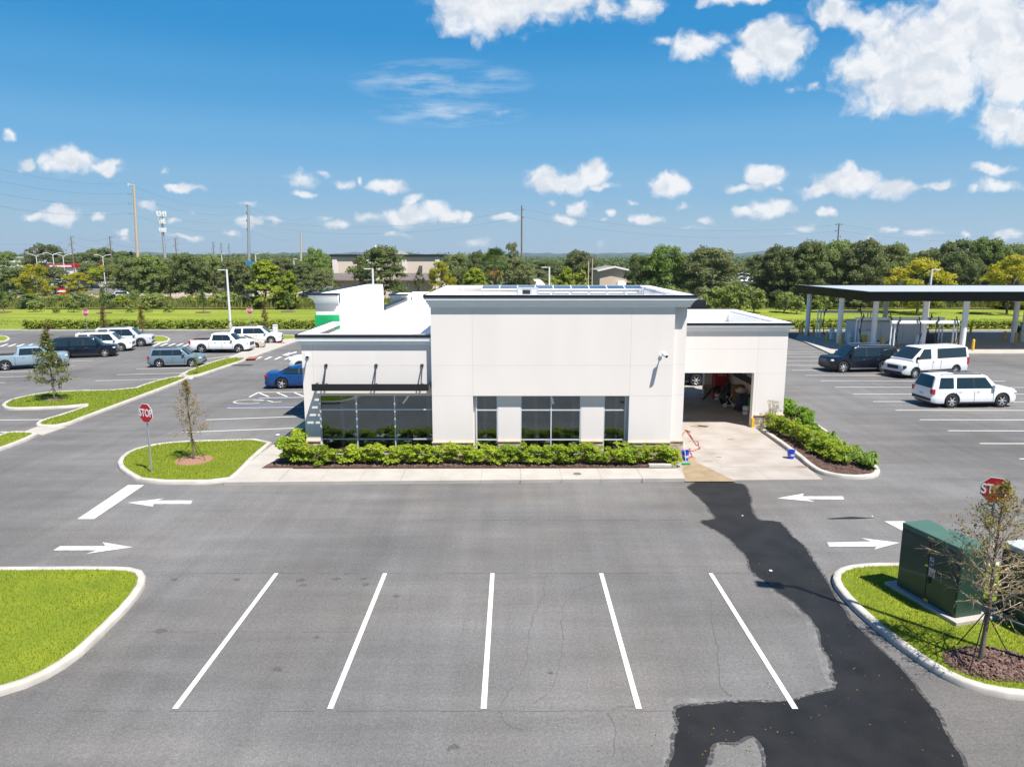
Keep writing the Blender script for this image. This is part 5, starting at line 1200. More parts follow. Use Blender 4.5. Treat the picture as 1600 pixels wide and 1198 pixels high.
# electrical cabinets
def cabinet(lab, corner, ang, m_top, zb=.22, grp='electrical cabinets'):
    Wd, Ld, H = .78, 1.78, 1.72
    t = thing('utility_cabinet', lab, 'cabinet', (corner[0], corner[1], zb), ang, grp)       # origin: far left corner; +x width, -y length
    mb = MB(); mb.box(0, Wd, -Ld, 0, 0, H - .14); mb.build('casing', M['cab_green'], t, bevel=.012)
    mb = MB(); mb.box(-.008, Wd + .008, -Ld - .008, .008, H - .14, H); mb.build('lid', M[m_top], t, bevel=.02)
    mb = MB()
    mb.box(-.012, -.001, -Ld + .04, -Ld * .5 - .012, .06, H - .20); mb.box(-.012, -.001, -Ld * .5 + .012, -.04, .06, H - .20); mb.build('door', M['cab_green'], t, bevel=.008)
    mb = MB(); mb.box(-.004, 0.001, -Ld * .5 - .010, -Ld * .5 + .010, .06, H - .2); mb.build('door_gap', M['cab_dark'], t)
    mb = MB(); y = -Ld * .5 - .10; mb.box(-.017, -.0125, y - .06, y + .06, .98, 1.18); mb.box(-.017, -.0125, y - .13, y + .06, .70, .92); mb.build('notice', mat('notice', (.55, .52, .54), .6, col2=(.30, .08, .07), scale=22, fac=(.48, .56)), t)
    mb = MB(); mb.box(-.017, -.0125, y - .06, y + .05, 1.02, 1.08); mb.box(-.0178, -.0171, y - .05, y + .04, 1.125, 1.165); mb.build('notice_band', M['blue'], t)
    mb = MB(); mb.box(-.017, -.0125, -Ld * .5 - .10, -Ld * .5 + .02, .02, .07); mb.build('warning_strip', M['yellow'], t)
    mb = MB(); mb.box(-.013, -.0081, -Ld * .5 - .07, -Ld * .5 + .09, H - .105, H - .055); mb.build('maker_plate', mat('brass', (.45, .40, .18), .5), t)
    mb = MB(); mb.box(-.05, -.012, -Ld * .5 - .12, -Ld * .5 - .05, .52, .66); mb.build('latch', M['cab_dark'], t, bevel=.01)
    return t
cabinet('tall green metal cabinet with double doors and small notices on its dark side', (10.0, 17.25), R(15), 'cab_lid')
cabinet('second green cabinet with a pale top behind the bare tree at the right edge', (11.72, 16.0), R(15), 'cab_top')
mb = MB(); q = Matrix.Translation((9.94, 17.4, 0)) @ Matrix.Rotation(R(15), 4, 'Z'); mb.box(-.13, 1.35, -2.12, .1, .02, .215, 0, q); struct(mb.build('equipment_pad', M['concrete'], bevel=.015), 'concrete pad under the green cabinet', 'pad')
mb = MB(); q = Matrix.Translation((11.72, 16.0, 0)) @ Matrix.Rotation(R(15), 4, 'Z'); mb.box(-.05, 1.1, -1.9, .1, .02, .21, 0, q); struct(mb.build('equipment_pad', M['concrete'], bevel=.015), 'concrete pad under the second cabinet', 'pad')

# ------------------------------------------------------------------ canopy with vacuum bays
CX0, CX1, CY0, CY1 = 32.0, 66.0, 64.2, 80.2
Cn = thing('station_canopy', 'wide flat canopy with glossy black fascia on white columns', 'canopy', (45, 70, 0))
def cb(mb, name, m, **k):
    o = mb.build(name, m, None, **k); o.parent = Cn; o.matrix_parent_inverse = Matrix.Translation((-45, -70, 0)); return o
mb = MB(); mb.box(CX0, CX1, CY0, CY0 + .1, 4.70, 5.55); mb.box(CX0, CX0 + .1, CY0 + .1, CY1, 4.70, 5.55); mb.box(CX0 + .1, CX1, CY1 - .1, CY1, 4.70, 5.55)
cb(mb, 'fascia', mat('gloss_black', (.005, .006, .006), .2, spec=.12))
mb = MB(); mb.box(CX0 + .1, CX1, CY0 + .1, CY1 - .1, 5.35, 5.5); mb.box(CX0 - .02, CX1, CY0 - .02, CY0 + .15, 5.551, 5.6); mb.box(CX0 - .02, CX0 + .15, CY0 + .15, CY1, 5.551, 5.6); cb(mb, 'deck', mat('deck_grey', (.36, .39, .42), .5, var=.1))
mb = MB(); mb.box(CX0 + .1, CX1, CY0 + .1, CY1 - .1, 4.74, 4.8); cb(mb, 'soffit', M['white'])
cols = [(1363, 543), (1440, 546), (1502, 549), (1260.5, 525), (1310, 538), (1380, 525), (1582, 536.5), (1598, 536)]
for x, y in cols:
    a = G(x, y); 
    mb = MB(); mb.cyl((a[0], min(max(a[1], CY0 + .4), CY1 - .5), 0), (a[0], min(max(a[1], CY0 + .4), CY1 - .5), 4.74), .25, .25, 16); cb(mb, 'column', M['white'], smooth=40)
slab('canopy_slab', [(28.6, 63.2), (75, 63.2), (75, 81.5), (33.5, 81.5), (30.5, 76)], -.02, .12, 'concrete', 'pale concrete slab under the canopy', bevel=0)
t = thing('equipment_enclosure', 'pale grey panelled enclosure under the canopy', 'enclosure', (37.6, 71.5, .12))
mb = MB(); mb.box(-3.3, 3.3, -1.4, 1.4, 0, 2.15); mb.build('panel_wall', M['grey_wall'], t); mb = MB(); mb.box(-3.36, 3.36, -1.46, 1.46, 2.15, 2.24); mb.build('top_rail', M['steel'], t)
mb = MB(); [mb.box(-3.3 + 1.1 * k - .015, -3.3 + 1.1 * k + .015, -1.412, -1.401, 0, 2.15) for k in range(1, 6)]; [mb.box(x, x + .5, -1.43, -1.412, .9, 1.5) for x in (-2.6, .2)]; mb.build('panel_seams', M['steel'], t)
mb = MB(); mb.box(-3.25, -2.2, -1.8, -1.401, 0, 1.3); mb.build('meter_box', M['white'], t, bevel=.02)
def arch(lab, x0, x1, y, h, hoses, th=.13):
    t = thing('vacuum_arch', lab, 'vacuum frame', ((x0 + x1) / 2, y, .12), 0, 'white vacuum frames under the canopy')
    w = (x1 - x0) / 2
    mb = MB(); mb.box(-w, w, -.16, .16, h - .27, h); mb.build('beam', M['white'], t, bevel=.02)
    for s_ in (-1, 1):
        for d in (0, .32): mb = MB(); mb.cyl((s_ * (w - d - .06), 0, 0), (s_ * (w - d - .06), 0, h - .27), .065, .065, 10); mb.build('post', M['white'], t, smooth=40)
    for k, hx in enumerate(hoses):
        mb = MB(); s_ = 1 if k % 2 else -1
        pts = [(hx, -.1, h - .1), (hx + .1 * s_, -.25, h + .05), (hx + .25 * s_, -.3, h - .3), (hx + .3 * s_, -.3, 1.4), (hx + .15 * s_, -.3, .5), (hx - .3 * s_, -.35, .12), (hx - .9 * s_, -.3, .35), (hx - 1.1 * s_, -.25, .9)]
        sm = []
        for i in range(len(pts) - 1):
            p0, p1, p2, p3 = (Vector(pts[max(0, min(len(pts) - 1, i + q))]) for q in (-1, 0, 1, 2))
            for j in range(4): u = j / 4; sm.append(.5 * ((2 * p1) + (p2 - p0) * u + (2 * p0 - 5 * p1 + 4 * p2 - p3) * u * u + (3 * p1 - 3 * p2 + p0 - p3) * u ** 3))
        mb.tube(sm, .045, 6); mb.build('hose', M['black'], t, smooth=60)
def ax(pxx, y): return Wp(pxx, 520, y)[0]
arch('front white vacuum frame with hanging black hoses before the columns', ax(1391, 64.6), ax(1496, 64.6), 64.6, 2.80, (-2.3, -.8, 1.2, 2.6))
arch('middle white vacuum frame in front of the grey enclosure', ax(1336, 69), ax(1473, 69), 69, 2.75, (-3.6, -1.2, 3.0))
arch('rear white vacuum frame at the left end of the canopy', ax(1275, 76), ax(1359, 76), 76, 2.9, (-2.0, 1.4))
for i, (x, y, lab) in enumerate([(1433, 545, 'steel vacuum canister before the front frame'), (1326, 538, 'steel vacuum canister left of the grey enclosure'), (1299, 531, 'steel vacuum canister near the left columns')]):
    a = G(x, y); t = thing('vacuum_canister', lab, 'canister', (a[0], a[1], .12), 0, 'vacuum canisters')
    mb = MB(); mb.lathe([(0, 0), (.26, 0), (.26, .1), (.24, .14), (.24, 1.0), (.2, 1.15), (.1, 1.22), (0, 1.22)], 18); mb.build('tank', M['alu'], t, smooth=40)
    mb = MB(); mb.cyl((0, -.24, .75), (0, -.42, .75), .1, .1, 12); mb.box(-.3, .3, -.05, .05, .35, .41); mb.build('fittings', M['white'], t)
t = thing('waste_bin', 'dark open bin at the right end of the grey enclosure', 'bin', (*G(1452, 537), .12)); mb = MB(); mb.prism([(-.6, -.4), (.6, -.4), (.6, .4), (-.6, .4)], 0, .85); mb.build('bin_body', M['navy'], t, bevel=.05); mb = MB(); mb.box(-.65, .65, -.45, .45, .85, .93); mb.build('lid', M['navy'], t, bevel=.02)
BOL = [(1249, 524), (1253, 524), (1271, 524.5), (1291, 535), (1312, 541.5), (1343, 538), (1347.5, 541.5), (1352, 541.5), (1378.5, 543.5), (1409, 539), (1486.5, 545), (1493, 545.5), (1519.5, 549.5), (1500, 524.5), (1516, 524), (1569, 535), (1586, 537), (1593, 534)]
first = None
for x, y in BOL:
    a = G(x, y)
    if first is None:
        first = thing('bollard', 'short yellow steel bollard on the slab under the canopy', 'bollard', (a[0], a[1], .05), 0, 'yellow bollards under the canopy')
        mb = MB(); mb.lathe([(.115, 0), (.115, 1.0), (.10, 1.07), (.06, 1.11), (0, 1.12)], 14); mb.build('post', M['yellow'], first, smooth=40)
        mb = MB(); mb.lathe([(.15, 0), (.15, .06), (.115, .07)], 14); mb.build('collar', M['kerb'], first)
    else:
        o = dup(first); o.location = (a[0], a[1], .05)
mb = MB(); mb.lathe([(.2, 0), (.2, .03), (.14, .03), (.03, .7), (0, .7)], 14); a = G(1263, 526); tag(mb.build('traffic_cone', mat('orange', (.55, .08, .02), .5), loc=(a[0], a[1], .12)), 'orange cone at the foot of the leftmost canopy column', 'cone')

# ------------------------------------------------------------------ plants
def leaf_mesh(name, P, Nn, size, m, seed, aspect=.6, jitter=.5):
    """one small bent leaf-sized face per point P, facing roughly along Nn"""
    g = np.random.default_rng(seed); n = len(P)
    Nn = Nn + g.normal(0, jitter, (n, 3)); Nn /= np.linalg.norm(Nn, axis=1, keepdims=True) + 1e-9
    a = np.cross(Nn, g.normal(0, 1, (n, 3))); a /= np.linalg.norm(a, axis=1, keepdims=True) + 1e-9
    b = np.cross(Nn, a); s = (size * g.uniform(.55, 1.3, n))[:, None]
    V = np.stack([P - a * s, P + b * s * aspect + Nn * s * .15, P + a * s, P - b * s * aspect + Nn * s * .15], 1).reshape(-1, 3)
    me = bpy.data.meshes.new(name); me.from_pydata(V.tolist(), [], np.arange(4 * n).reshape(-1, 4).tolist())
    ms = m if isinstance(m, list) else [m]
    for q in ms: me.materials.append(q)
    if len(ms) > 1: me.polygons.foreach_set('material_index', (g.random(n) < .3).astype(np.int32))
    return me
def cloud(C, Rr, n, seed, squash=.8, shell=.55):
    g = np.random.default_rng(seed); C = np.array(C); Rr = np.array(Rr)
    pr = Rr ** 2 / (Rr ** 2).sum(); k = g.choice(len(C), n, p=pr)
    d = g.normal(0, 1, (n, 3)); d /= np.linalg.norm(d, axis=1, keepdims=True)
    d[:, 2] = np.where(d[:, 2] < -.2, -d[:, 2] * .6, d[:, 2]) if squash < 1 else d[:, 2]
    r = Rr[k] * (shell + (1.06 - shell) * g.random(n) ** .6) 
    P = C[k] + d * r[:, None] * np.array([1, 1, squash])
    return P, d + np.array([0, 0, .35])
CROWN = {}
def crown(kind, var):
    key = (kind, var)
    if key in CROWN: return CROWN[key]
    g = random.Random(hash(key) % 9999 if False else sum(map(ord, kind)) * 7 + var * 131)
    H, C, Rr = 10., [], []
    spec = dict(oak=(5.2, .20, 1., 120, 16000, .19), green=(5.2, .16, 1., 110, 16000, .19), lime=(3.6, .08, 1., 100, 15000, .20), yellow=(4.6, .16, 1., 80, 9000, .17), olive=(4.6, .35, 1., 44, 4600, .19), umbrella=(5.5, .62, 1., 40, 5000, .18))[kind]
    Wd, z0, z1, nc, nl, ls = spec
    for _ in range(nc):
        t = g.uniform(0, 6.283); u = g.random() ** .7
        f = {'oak': lambda u: math.sin(math.pi * (.22 + .73 * u)) ** .6, 'green': lambda u: math.sin(math.pi * (.25 + .7 * u)) ** .55, 'lime': lambda u: (1 - u) ** .55 * .9 + .12, 'yellow': lambda u: math.sin(math.pi * (.2 + .75 * u)) ** .8, 'olive': lambda u: math.sin(math.pi * (.15 + .8 * u)) ** .7, 'umbrella': lambda u: math.sqrt(max(0, 1 - u * u)) * .9 + .1}[kind](u)
        rr = Wd * f * math.sqrt(g.uniform(.15, 1)) * g.uniform(.72, 1.2)
        C.append((rr * math.cos(t), rr * math.sin(t), H * (z0 + (z1 - z0) * u * .93))); Rr.append(Wd * g.uniform(.09, .27))
    P, N_ = cloud(C, Rr, nl, var + 3, .78, .45)
    mats = {'oak': [M['oak'], M['oak_b']], 'green': [M['greenleaf'], M['oak_b']], 'lime': [M['lime'], M['greenleaf']], 'yellow': [M['yellowleaf'], M['lime']], 'olive': [M['olive'], M['oak']], 'umbrella': [M['lime'], M['greenleaf']]}[kind]
    if kind == 'oak' and var: mats = [M['oak_b'], M['greenleaf']] if var == 1 else [M['oak'], M['olive']]
    me = leaf_mesh('crown', P, N_, ls, mats, var)
    mb = MB(); mb.tube([(0, 0, -.4), (.08, .03, 1.0), (-.05, .05, H * z0 * .8 + .5), (.1, 0, H * .62)], [.26, .2, .15, .05], 8)
    for c in g.sample(C, 11):
        z = g.uniform(1.6, H * .5); mb.tube([(0, 0, z), (c[0] * .5, c[1] * .5, z * .4 + c[2] * .5), c], [.09, .06, .02], 5)
    tr = mb.build('trunk', M['bark'], smooth=60); td = tr.data; bpy.data.objects.remove(tr)
    CROWN[key] = (me, td); return CROWN[key]
def tree(name, lab, kind, X, Y, h, w, seed, grp=None, z=.0):
    me, td = crown(kind, seed % 3)
    t = thing(name, lab, 'tree', (X, Y, z), (seed * 2.399) % 6.28, grp)
    W0 = {'oak': 12., 'green': 12., 'lime': 8.4, 'yellow': 10.2, 'olive': 10.6, 'umbrella': 12}[kind]
    for nm, d in (('trunk', td), ('crown', me)):
        o = bpy.data.objects.new(nm, d); COL.objects.link(o); o.parent = t; o.scale = (w / W0, w / W0, h / 10.)
        if nm == 'trunk': o.scale = (w / W0, w / W0, h / 10.)
    return t
def bgtree(kind, px_, top, wpx, Y, where, grp, name=None):
    global TN
    TN += 1
    X, z = Wp(px_, top, Y); w = wpx * Y / CF * (1.2 if kind in ('oak', 'green') else 1.25)
    nm = {'oak': 'oak_tree', 'green': 'broadleaf_tree', 'lime': 'cypress_tree', 'yellow': 'yellowing_tree', 'olive': 'thin_tree', 'umbrella': 'broadleaf_tree'}[kind]
    ad = {'oak': 'dark green spreading tree', 'green': 'bright green rounded tree', 'lime': 'lime green upright tree', 'yellow': 'yellow leaved tree', 'olive': 'thin grey green tree', 'umbrella': 'lime topped flat tree'}[kind]
    tree(name or nm, ad + ' ' + where, kind, X, Y, z, w, TN, grp)
TN = 0
GL, GM, GR = 'trees along the far road on the left', 'trees behind the roof', 'trees behind the canopy'
for a in [
 ('oak', 8, 394, 44, 250, 'in the far left corner before the pale warehouse', GL), ('oak', 66, 381, 56, 240, 'rising round above the others at the far left', GL), ('oak', 18, 418, 64, 140, 'at the left edge beside the yellow one', GL),
 ('yellow', 52, 410, 44, 130, 'left of the dark blue car on the far road', GL), ('oak', 82, 416, 48, 150, 'between the two yellow trees', GL), ('yellow', 120, 424, 44, 128, 'beside the red sign', GL),
 ('umbrella', 163, 416, 44, 142, 'left of the tallest utility pole', GL), ('oak', 130, 394, 60, 230, 'behind the second wooden pole', GL), ('oak', 158, 388, 54, 235, 'below the sky left of the tallest pole', GL), ('oak', 196, 394, 54, 225, 'behind the foot of the tallest pole', GL), ('oak', 104, 400, 50, 220, 'behind the red roofed shop', GL),
 ('oak', 203, 402, 62, 132, 'with its trunk showing above the sandy lot', GL), ('oak', 232, 400, 58, 126, 'second of the dark row at the sandy lot', GL), ('oak', 262, 404, 50, 134, 'third of the dark row at the sandy lot', GL), ('oak', 294, 397, 66, 126, 'fourth and largest of the row at the sandy lot', GL), ('oak', 330, 401, 56, 134, 'just left of the tall light pole', GL), ('oak', 368, 404, 58, 128, 'between the light pole and the lime tree', GL),
 ('lime', 412, 406, 62, 116, 'with a yellowing top right of the light pole', GL), ('lime', 450, 422, 36, 112, 'slender and half as tall beside the larger one', GL), ('oak', 442, 402, 50, 190, 'behind the lime trees', GL), ('oak', 472, 411, 48, 150, 'left of the olive tree by the pink building', GL), ('green', 492, 388, 42, 185, 'tallest one left of the pink building', GL), ('olive', 499, 423, 42, 124, 'in front of the left end of the pink building', GL),
 ('oak', 592, 386, 84, 124, 'standing broad before the pink building', GM), ('olive', 655, 424, 18, 128, 'small before the right wall of the pink building', GM), ('yellow', 688, 408, 40, 118, 'at the right end of the pink building', GM), ('oak', 712, 397, 48, 142, 'right of the yellow tree by the pink building', GM), ('lime', 722, 400, 20, 150, 'peeking behind the dark one near the pink building', GM), ('oak', 745, 392, 34, 150, 'just left of the palm', GM), ('lime', 742, 418, 50, 108, 'low and bushy left of the palm', GM),
 ('olive', 800, 380, 34, 130, 'tall and half bare right of the palm', GM), ('oak', 806, 402, 60, 122, 'right of the palm, low and broad', GM), ('oak', 858, 408, 60, 190, 'behind the middle light pole', GM), ('lime', 885, 416, 32, 116, 'behind the rooftop panels', GM), ('oak', 906, 391, 56, 150, 'left of the gabled house', GM), ('oak', 997, 399, 36, 126, 'at the right wall of the gabled house', GM), ('green', 1040, 384, 68, 124, 'large and round right of the gabled house', GM), ('oak', 1112, 386, 88, 122, 'right of the large round one', GM), ('oak', 1076, 402, 44, 132, 'filling the gap between the two big ones', GM), ('oak', 1165, 412, 40, 230, 'small in the gap left of the canopy trees', GM),
 ('oak', 1218, 384, 78, 118, 'leftmost of the tall row behind the canopy', GR), ('oak', 1264, 378, 80, 116, 'second of the tall row behind the canopy', GR), ('oak', 1312, 378, 74, 120, 'below the wooden pole with cross arms', GR), ('oak', 1352, 374, 70, 116, 'tallest middle one behind the canopy', GR), ('oak', 1395, 382, 64, 122, 'left of the first yellow one behind the canopy', GR), ('yellow', 1442, 401, 84, 104, 'first one behind the canopy', GR), ('oak', 1450, 390, 60, 128, 'above the first yellow one', GR), ('oak', 1500, 376, 70, 122, 'between the two yellow ones behind the canopy', GR), ('oak', 1545, 374, 70, 124, 'right of centre behind the two yellow ones', GR), ('yellow', 1584, 398, 70, 102, 'at the right edge behind the canopy', GR), ('oak', 1592, 382, 60, 124, 'at the right edge above the yellow one', GR)]:
    bgtree(*a)
for i, (x, top, wpx, Y) in enumerate([(-30, 412, 80, 160), (30, 420, 44, 170), (140, 410, 60, 205), (180, 404, 60, 205), (215, 400, 60, 210), (250, 402, 64, 205), (285, 404, 60, 205), (320, 403, 60, 205), (352, 406, 60, 205), (385, 416, 60, 205), (428, 406, 60, 205), (462, 408, 60, 205), (505, 418, 40, 150), (706, 418, 50, 165), (735, 406, 60, 180), (775, 404, 60, 175), (830, 412, 60, 180), (920, 410, 50, 190), (1010, 410, 60, 150)]):
    bgtree(('oak', 'green', 'oak', 'olive')[i % 4], x, top + (4, 9, 1, 10, 6)[i % 5], wpx, Y, 'in the dense second row beyond the overgrown strip', 'trees of the second row')
for i, (x, top, wpx, Y) in enumerate([(1195, 398, 60, 140), (1240, 392, 70, 142), (1288, 388, 70, 145), (1332, 386, 70, 145), (1376, 388, 70, 145), (1418, 392, 70, 145), (1470, 392, 70, 145), (1525, 388, 70, 145), (1570, 388, 70, 145), (1620, 386, 80, 140), (1300, 412, 60, 126), (1370, 412, 60, 126), (1230, 414, 60, 126)]):
    bgtree(('oak', 'oak', 'green')[i % 3], x, top + (0, 4, -3, 6)[i % 4], wpx, Y, 'filling the dense second row behind the canopy', 'trees of the second row behind the canopy')
# far wood as one mass
g = np.random.default_rng(9); C = []; Rr = []
for Y, hh, n in ((300, 8.2, 260), (430, 10.5, 300), (650, 11.5, 300)):
    for x in np.linspace(-Y * .85, Y * .85, n):
        h = hh * (.84 + .42 * mnoise.noise(Vector((x * .02, Y * .1, 0))) + .2 * mnoise.noise(Vector((x * .11, Y * .1, 4))))
        r = Y * .009 + 1.2
        if 0 < x / Y < .36: h *= .62
        C.append((x + g.uniform(-2, 2), Y + g.uniform(-10, 10), max(2, h - r * .6))); Rr.append(r * g.uniform(.8, 1.3)); C.append((x, Y - 4, h * .45)); Rr.append(r * 1.2)
P, N_ = cloud(C, Rr, 90000, 5, .8, .7)
me = leaf_mesh('far_wood', P, N_, .95, [M['oak'], M['oak_b']], 4); o = bpy.data.objects.new('far_wood', me); COL.objects.link(o); tag(o, 'far dark woods along the skyline', 'woods', None, 'stuff')
# palm
X, z = Wp(773, 398, 112); t = thing('palm_tree', 'fan palm with a skirt of dead fronds behind the roof', 'palm', (X, 112, 0), 0)
mb = MB(); mb.tube([(0, 0, 0), (.05, 0, 3), (0, 0, z - 1.4)], [.32, .28, .25], 8); mb.build('trunk', M['bark'], t)
def fronds(n, e0, e1, L, seed, droop):
    g = random.Random(seed); mb = MB()
    for _ in range(n):
        a = g.uniform(0, 6.28); e = R(g.uniform(e0, e1)); d = Vector((math.cos(a) * math.cos(e), math.sin(a) * math.cos(e), math.sin(e)))
        base = Vector((0, 0, z - 1.4)); tip = base + d * L * g.uniform(.55, .8); sd = d.cross(Vector((0, 0, 1))).normalized(); up = sd.cross(d)
        mb.tube([base, tip], .02, 4)
        for k in range(9):
            f = R(-75 + 150 * k / 8); q = (d * math.cos(f) + sd * math.sin(f)); l = L * .55 * g.uniform(.8, 1.1); w = .075
            e1_ = tip + q * l * .6 + Vector((0, 0, -droop * .15)); e2 = tip + q * l + Vector((0, 0, -droop * l * .5)); s2 = q.cross(up).normalized() * w
            mb.add([tip, e1_ - s2, e2, e1_ + s2], [(0, 1, 2, 3)])
    return mb
fronds(54, -22, 82, 2.4, 3, .5).build('fronds', M['palm'], t); fronds(15, -88, -50, 1.9, 4, .4).build('dead_fronds', M['palm_dead'], t)

# leafy bushes: three shapes of each kind, copied
def bush_mesh(name, mats, seed, r=.5, h=1., nc=26, nl=1100, ls=.06, aspect=.5):
    g = random.Random(seed); C = []; Rr = []
    for _ in range(nc):
        t = g.uniform(0, 6.283); u = g.random(); rr = r * math.sqrt(g.random()) * math.sqrt(max(.1, 1 - (u - .35) ** 2 * 1.6)); C.append((rr * .85 * math.cos(t), rr * .85 * math.sin(t), h * (.12 + .74 * u))); Rr.append(r * g.uniform(.22, .4))
    P, N_ = cloud(C, Rr, nl, seed, .9, .35); P[:, 2] = np.abs(P[:, 2])
    return leaf_mesh(name, P, N_ + np.array([0, 0, .3]), ls, mats, seed, aspect, .7)
def stems_mesh(seed, r, h, n=7):
    g = random.Random(seed); mb = MB()
    for k in range(n):
        a = g.uniform(0, 6.28); q = r * g.uniform(.3, .8); mb.tube([(0, 0, -.02), (q * .4 * math.cos(a), q * .4 * math.sin(a), h * .4), (q * math.cos(a), q * math.sin(a), h * .8)], [.014, .010, .004], 4)
    o = mb.build('stems', M['twig']); d = o.data; bpy.data.objects.remove(o); return d
def bush(name, lab, cat, meshes, loc, s, grp, rnd_):
    t = thing(name, lab, cat, loc, rnd_.uniform(0, 6.28), grp)
    k = rnd_.randrange(len(meshes))
    for nm, d in (('foliage', meshes[k][0]), ('stems', meshes[k][1])):
        o = bpy.data.objects.new(nm, d); COL.objects.link(o); o.parent = t; o.scale = s
    return t
rb = random.Random(21)
SH = [(bush_mesh('foliage', [M['shrub'], M['shrub_b']], 40 + k, .5, 1., 26, 1300, .062), stems_mesh(k, .5, 1.)) for k in range(4)]
front = [(447, .85), (459, 1.25), (478, 1.0), (503, .95), (525, .85), (548, 1.0), (572, 1.0), (592, 1.05), (615, .95), (636, 1.0), (659, .98), (683, .95), (706, 1.0), (729, .9), (748, 1.0), (768, .92), (790, .95), (812, 1.0), (832, .98), (852, .95), (874, 1.0), (897, 1.0), (918, .98), (941, .92), (968, 1.08), (988, 1.0), (1012, .95), (1035, .95), (1048, .9)]
gp = 'shrubs along the front wall'
for x, s in front:
    Xc = Wp(x, 715, 28.75)[0]; sc = s * rb.uniform(.98, 1.14)
    bush('shrub', 'leafy light green shrub in the bed along the front wall', 'shrub', SH, (Xc, 28.5 + rb.uniform(-.1, .1) + (.5 if x < 450 else 0), .15), (sc * .95, sc * 1.0, sc * rb.uniform(.76, .88)), gp, rb)
for (x, y, s) in [(-9.35, 29.7, 1.25), (-9.35, 30.6, 1.0)]:
    bush('shrub', 'tall shrub at the left corner of the building', 'shrub', SH, (x, y, .15), (s, s * .9, s), 'shrubs at the left corner', rb)
gp = 'shrubs in the planting island'
for (X, Y, s) in [(13.05, 34.6, .95), (13.1, 33.7, 1.0), (13.3, 32.8, 1.02), (13.35, 31.9, 1.0), (13.4, 31.0, 1.0), (13.45, 30.1, .98), (13.5, 29.35, .9), (13.9, 32.4, .9), (14.0, 31.3, .85), (13.65, 28.7, .8), (14.1, 30.2, .8), (14.2, 29.2, .7)]:
    bush('shrub', 'rounded light green shrub in the planting island beside the drive', 'shrub', SH, (X, Y, .12), (s, s, s * .92), gp, rb)
for (X, Y, s) in [(14.55, 36.1, 1.25), (14.7, 35.2, 1.2), (14.6, 37.4, 1.2), (14.5, 34.3, 1.05), (14.4, 33.4, .95)]:
    bush('shrub', 'darker green shrub at the right corner of the portal wing', 'shrub', [(bush_mesh('foliage', [M['shrub_b'], M['greenleaf']], 60, .5, 1., 26, 1300, .062), SH[0][1])], (X, Y, .12), (s, s, s * .95), 'darker shrubs at the portal corner', rb)
t = bush('airy_shrub', 'airy pale shrub against the right portal wall', 'shrub', [(bush_mesh('foliage', [M['olive'], M['shrub']], 71, .42, 1.35, 40, 420, .035), stems_mesh(9, .5, 1.5, 16))], (13.2, 35.15, .12), (1.1, .6, 1.12), None, rb)
# lily tufts
def tuft(seed, n=90, h=.42, r=.3, w=.022):
    g = random.Random(seed); mb = MB()
    for _ in range(n):
        a = g.uniform(0, 6.28); l = h * g.uniform(.6, 1.15); o_ = r * g.uniform(.3, 1.0); d = Vector((math.cos(a), math.sin(a), 0)); s = Vector((-d.y, d.x, 0)) * w
        b = d * g.uniform(0, .06); m_ = b + d * o_ * .45 + Vector((0, 0, l * .8)); e = b + d * o_ * 1.1 + Vector((0, 0, l * .62))
        mb.add([b - s * .6, b + s * .6, m_ + s, m_ - s], [(0, 1, 2, 3)]); mb.add([m_ - s, m_ + s, e], [(0, 1, 2)])
    o = mb.build('tuft', M['lily']); d = o.data; bpy.data.objects.remove(o); return d
TF = [tuft(k) for k in range(3)]
rl = random.Random(8)
for i in range(46):
    f = i / 45; X = 14.1 + .75 * rl.random() + (.25 * f); Y = 33.2 - 5.4 * f + rl.uniform(-.2, .2)
    if i % 6 == 5: X -= .8
    o = bpy.data.objects.new('lily_tuft', TF[i % 3]); COL.objects.link(o); o.location = (X if Y > 28.4 else min(X, 14.6), max(Y, 27.55), .12); o.rotation_euler.z = rl.uniform(0, 6); q = rl.uniform(.85, 1.35); o.scale = (q, q, q)
    tag(o, 'grassy green tuft in the mulch of the planting island', 'grass tuft', 'grassy tufts in the planting island')
# hedge
HG = [(bush_mesh('foliage', [M['hedge'], M['shrub']], 80 + k, .55, 1., 22, 800, .09), stems_mesh(k + 30, .5, 1.)) for k in range(3)]
for x in list(np.arange(-58.4, -21, .82)) + list(np.arange(31.5, 62, .95)):
    bush('hedge_shrub', 'trimmed shrub of the low hedge along the back kerb' if x < 0 else 'trimmed shrub of the low hedge behind the canopy', 'shrub', HG, (x, 85.35 + rb.uniform(-.12, .12), .1), (rb.uniform(.9, 1.1),) * 2 + (rb.uniform(.95, 1.15),), 'hedge shrubs left' if x < 0 else 'hedge shrubs behind the canopy', rb)
# bank shrubs and saplings
BR = [(bush_mesh('foliage', [M['brush'], M['brush_d']], 90 + k, .55, 1., 30, 900, .085, .35), stems_mesh(k + 50, .5, 1.)) for k in range(3)]
BL = [(bush_mesh('foliage', [M['lime'], M['brush']], 95 + k, .5, 1., 30, 900, .085, .35), stems_mesh(k + 60, .5, 1.)) for k in range(2)]
BD = [(bush_mesh('foliage', [M['brush_d'], M['oak_b']], 99 + k, .55, 1., 30, 900, .09, .4), stems_mesh(k + 70, .5, 1.)) for k in range(2)]
for (x, by, ty, w) in [(56, 487, 468, 22), (116, 488, 462, 18), (88, 489, 478, 12), (205, 488, 476, 14), (232, 488, 470, 13), (264, 488, 476, 15)]:
    X, Y = G(x, by, .5); X2, z = Wp(x, ty, Y)
    bush('bank_shrub', 'grey green shrub alone on the mown bank', 'shrub', BR, (X, Y, .5), (w * Y / CF, w * Y / CF, z - .5), 'lone shrubs on the mown bank', rb)
gs = 'wild bushes of the overgrown strip'
rs_ = random.Random(33)
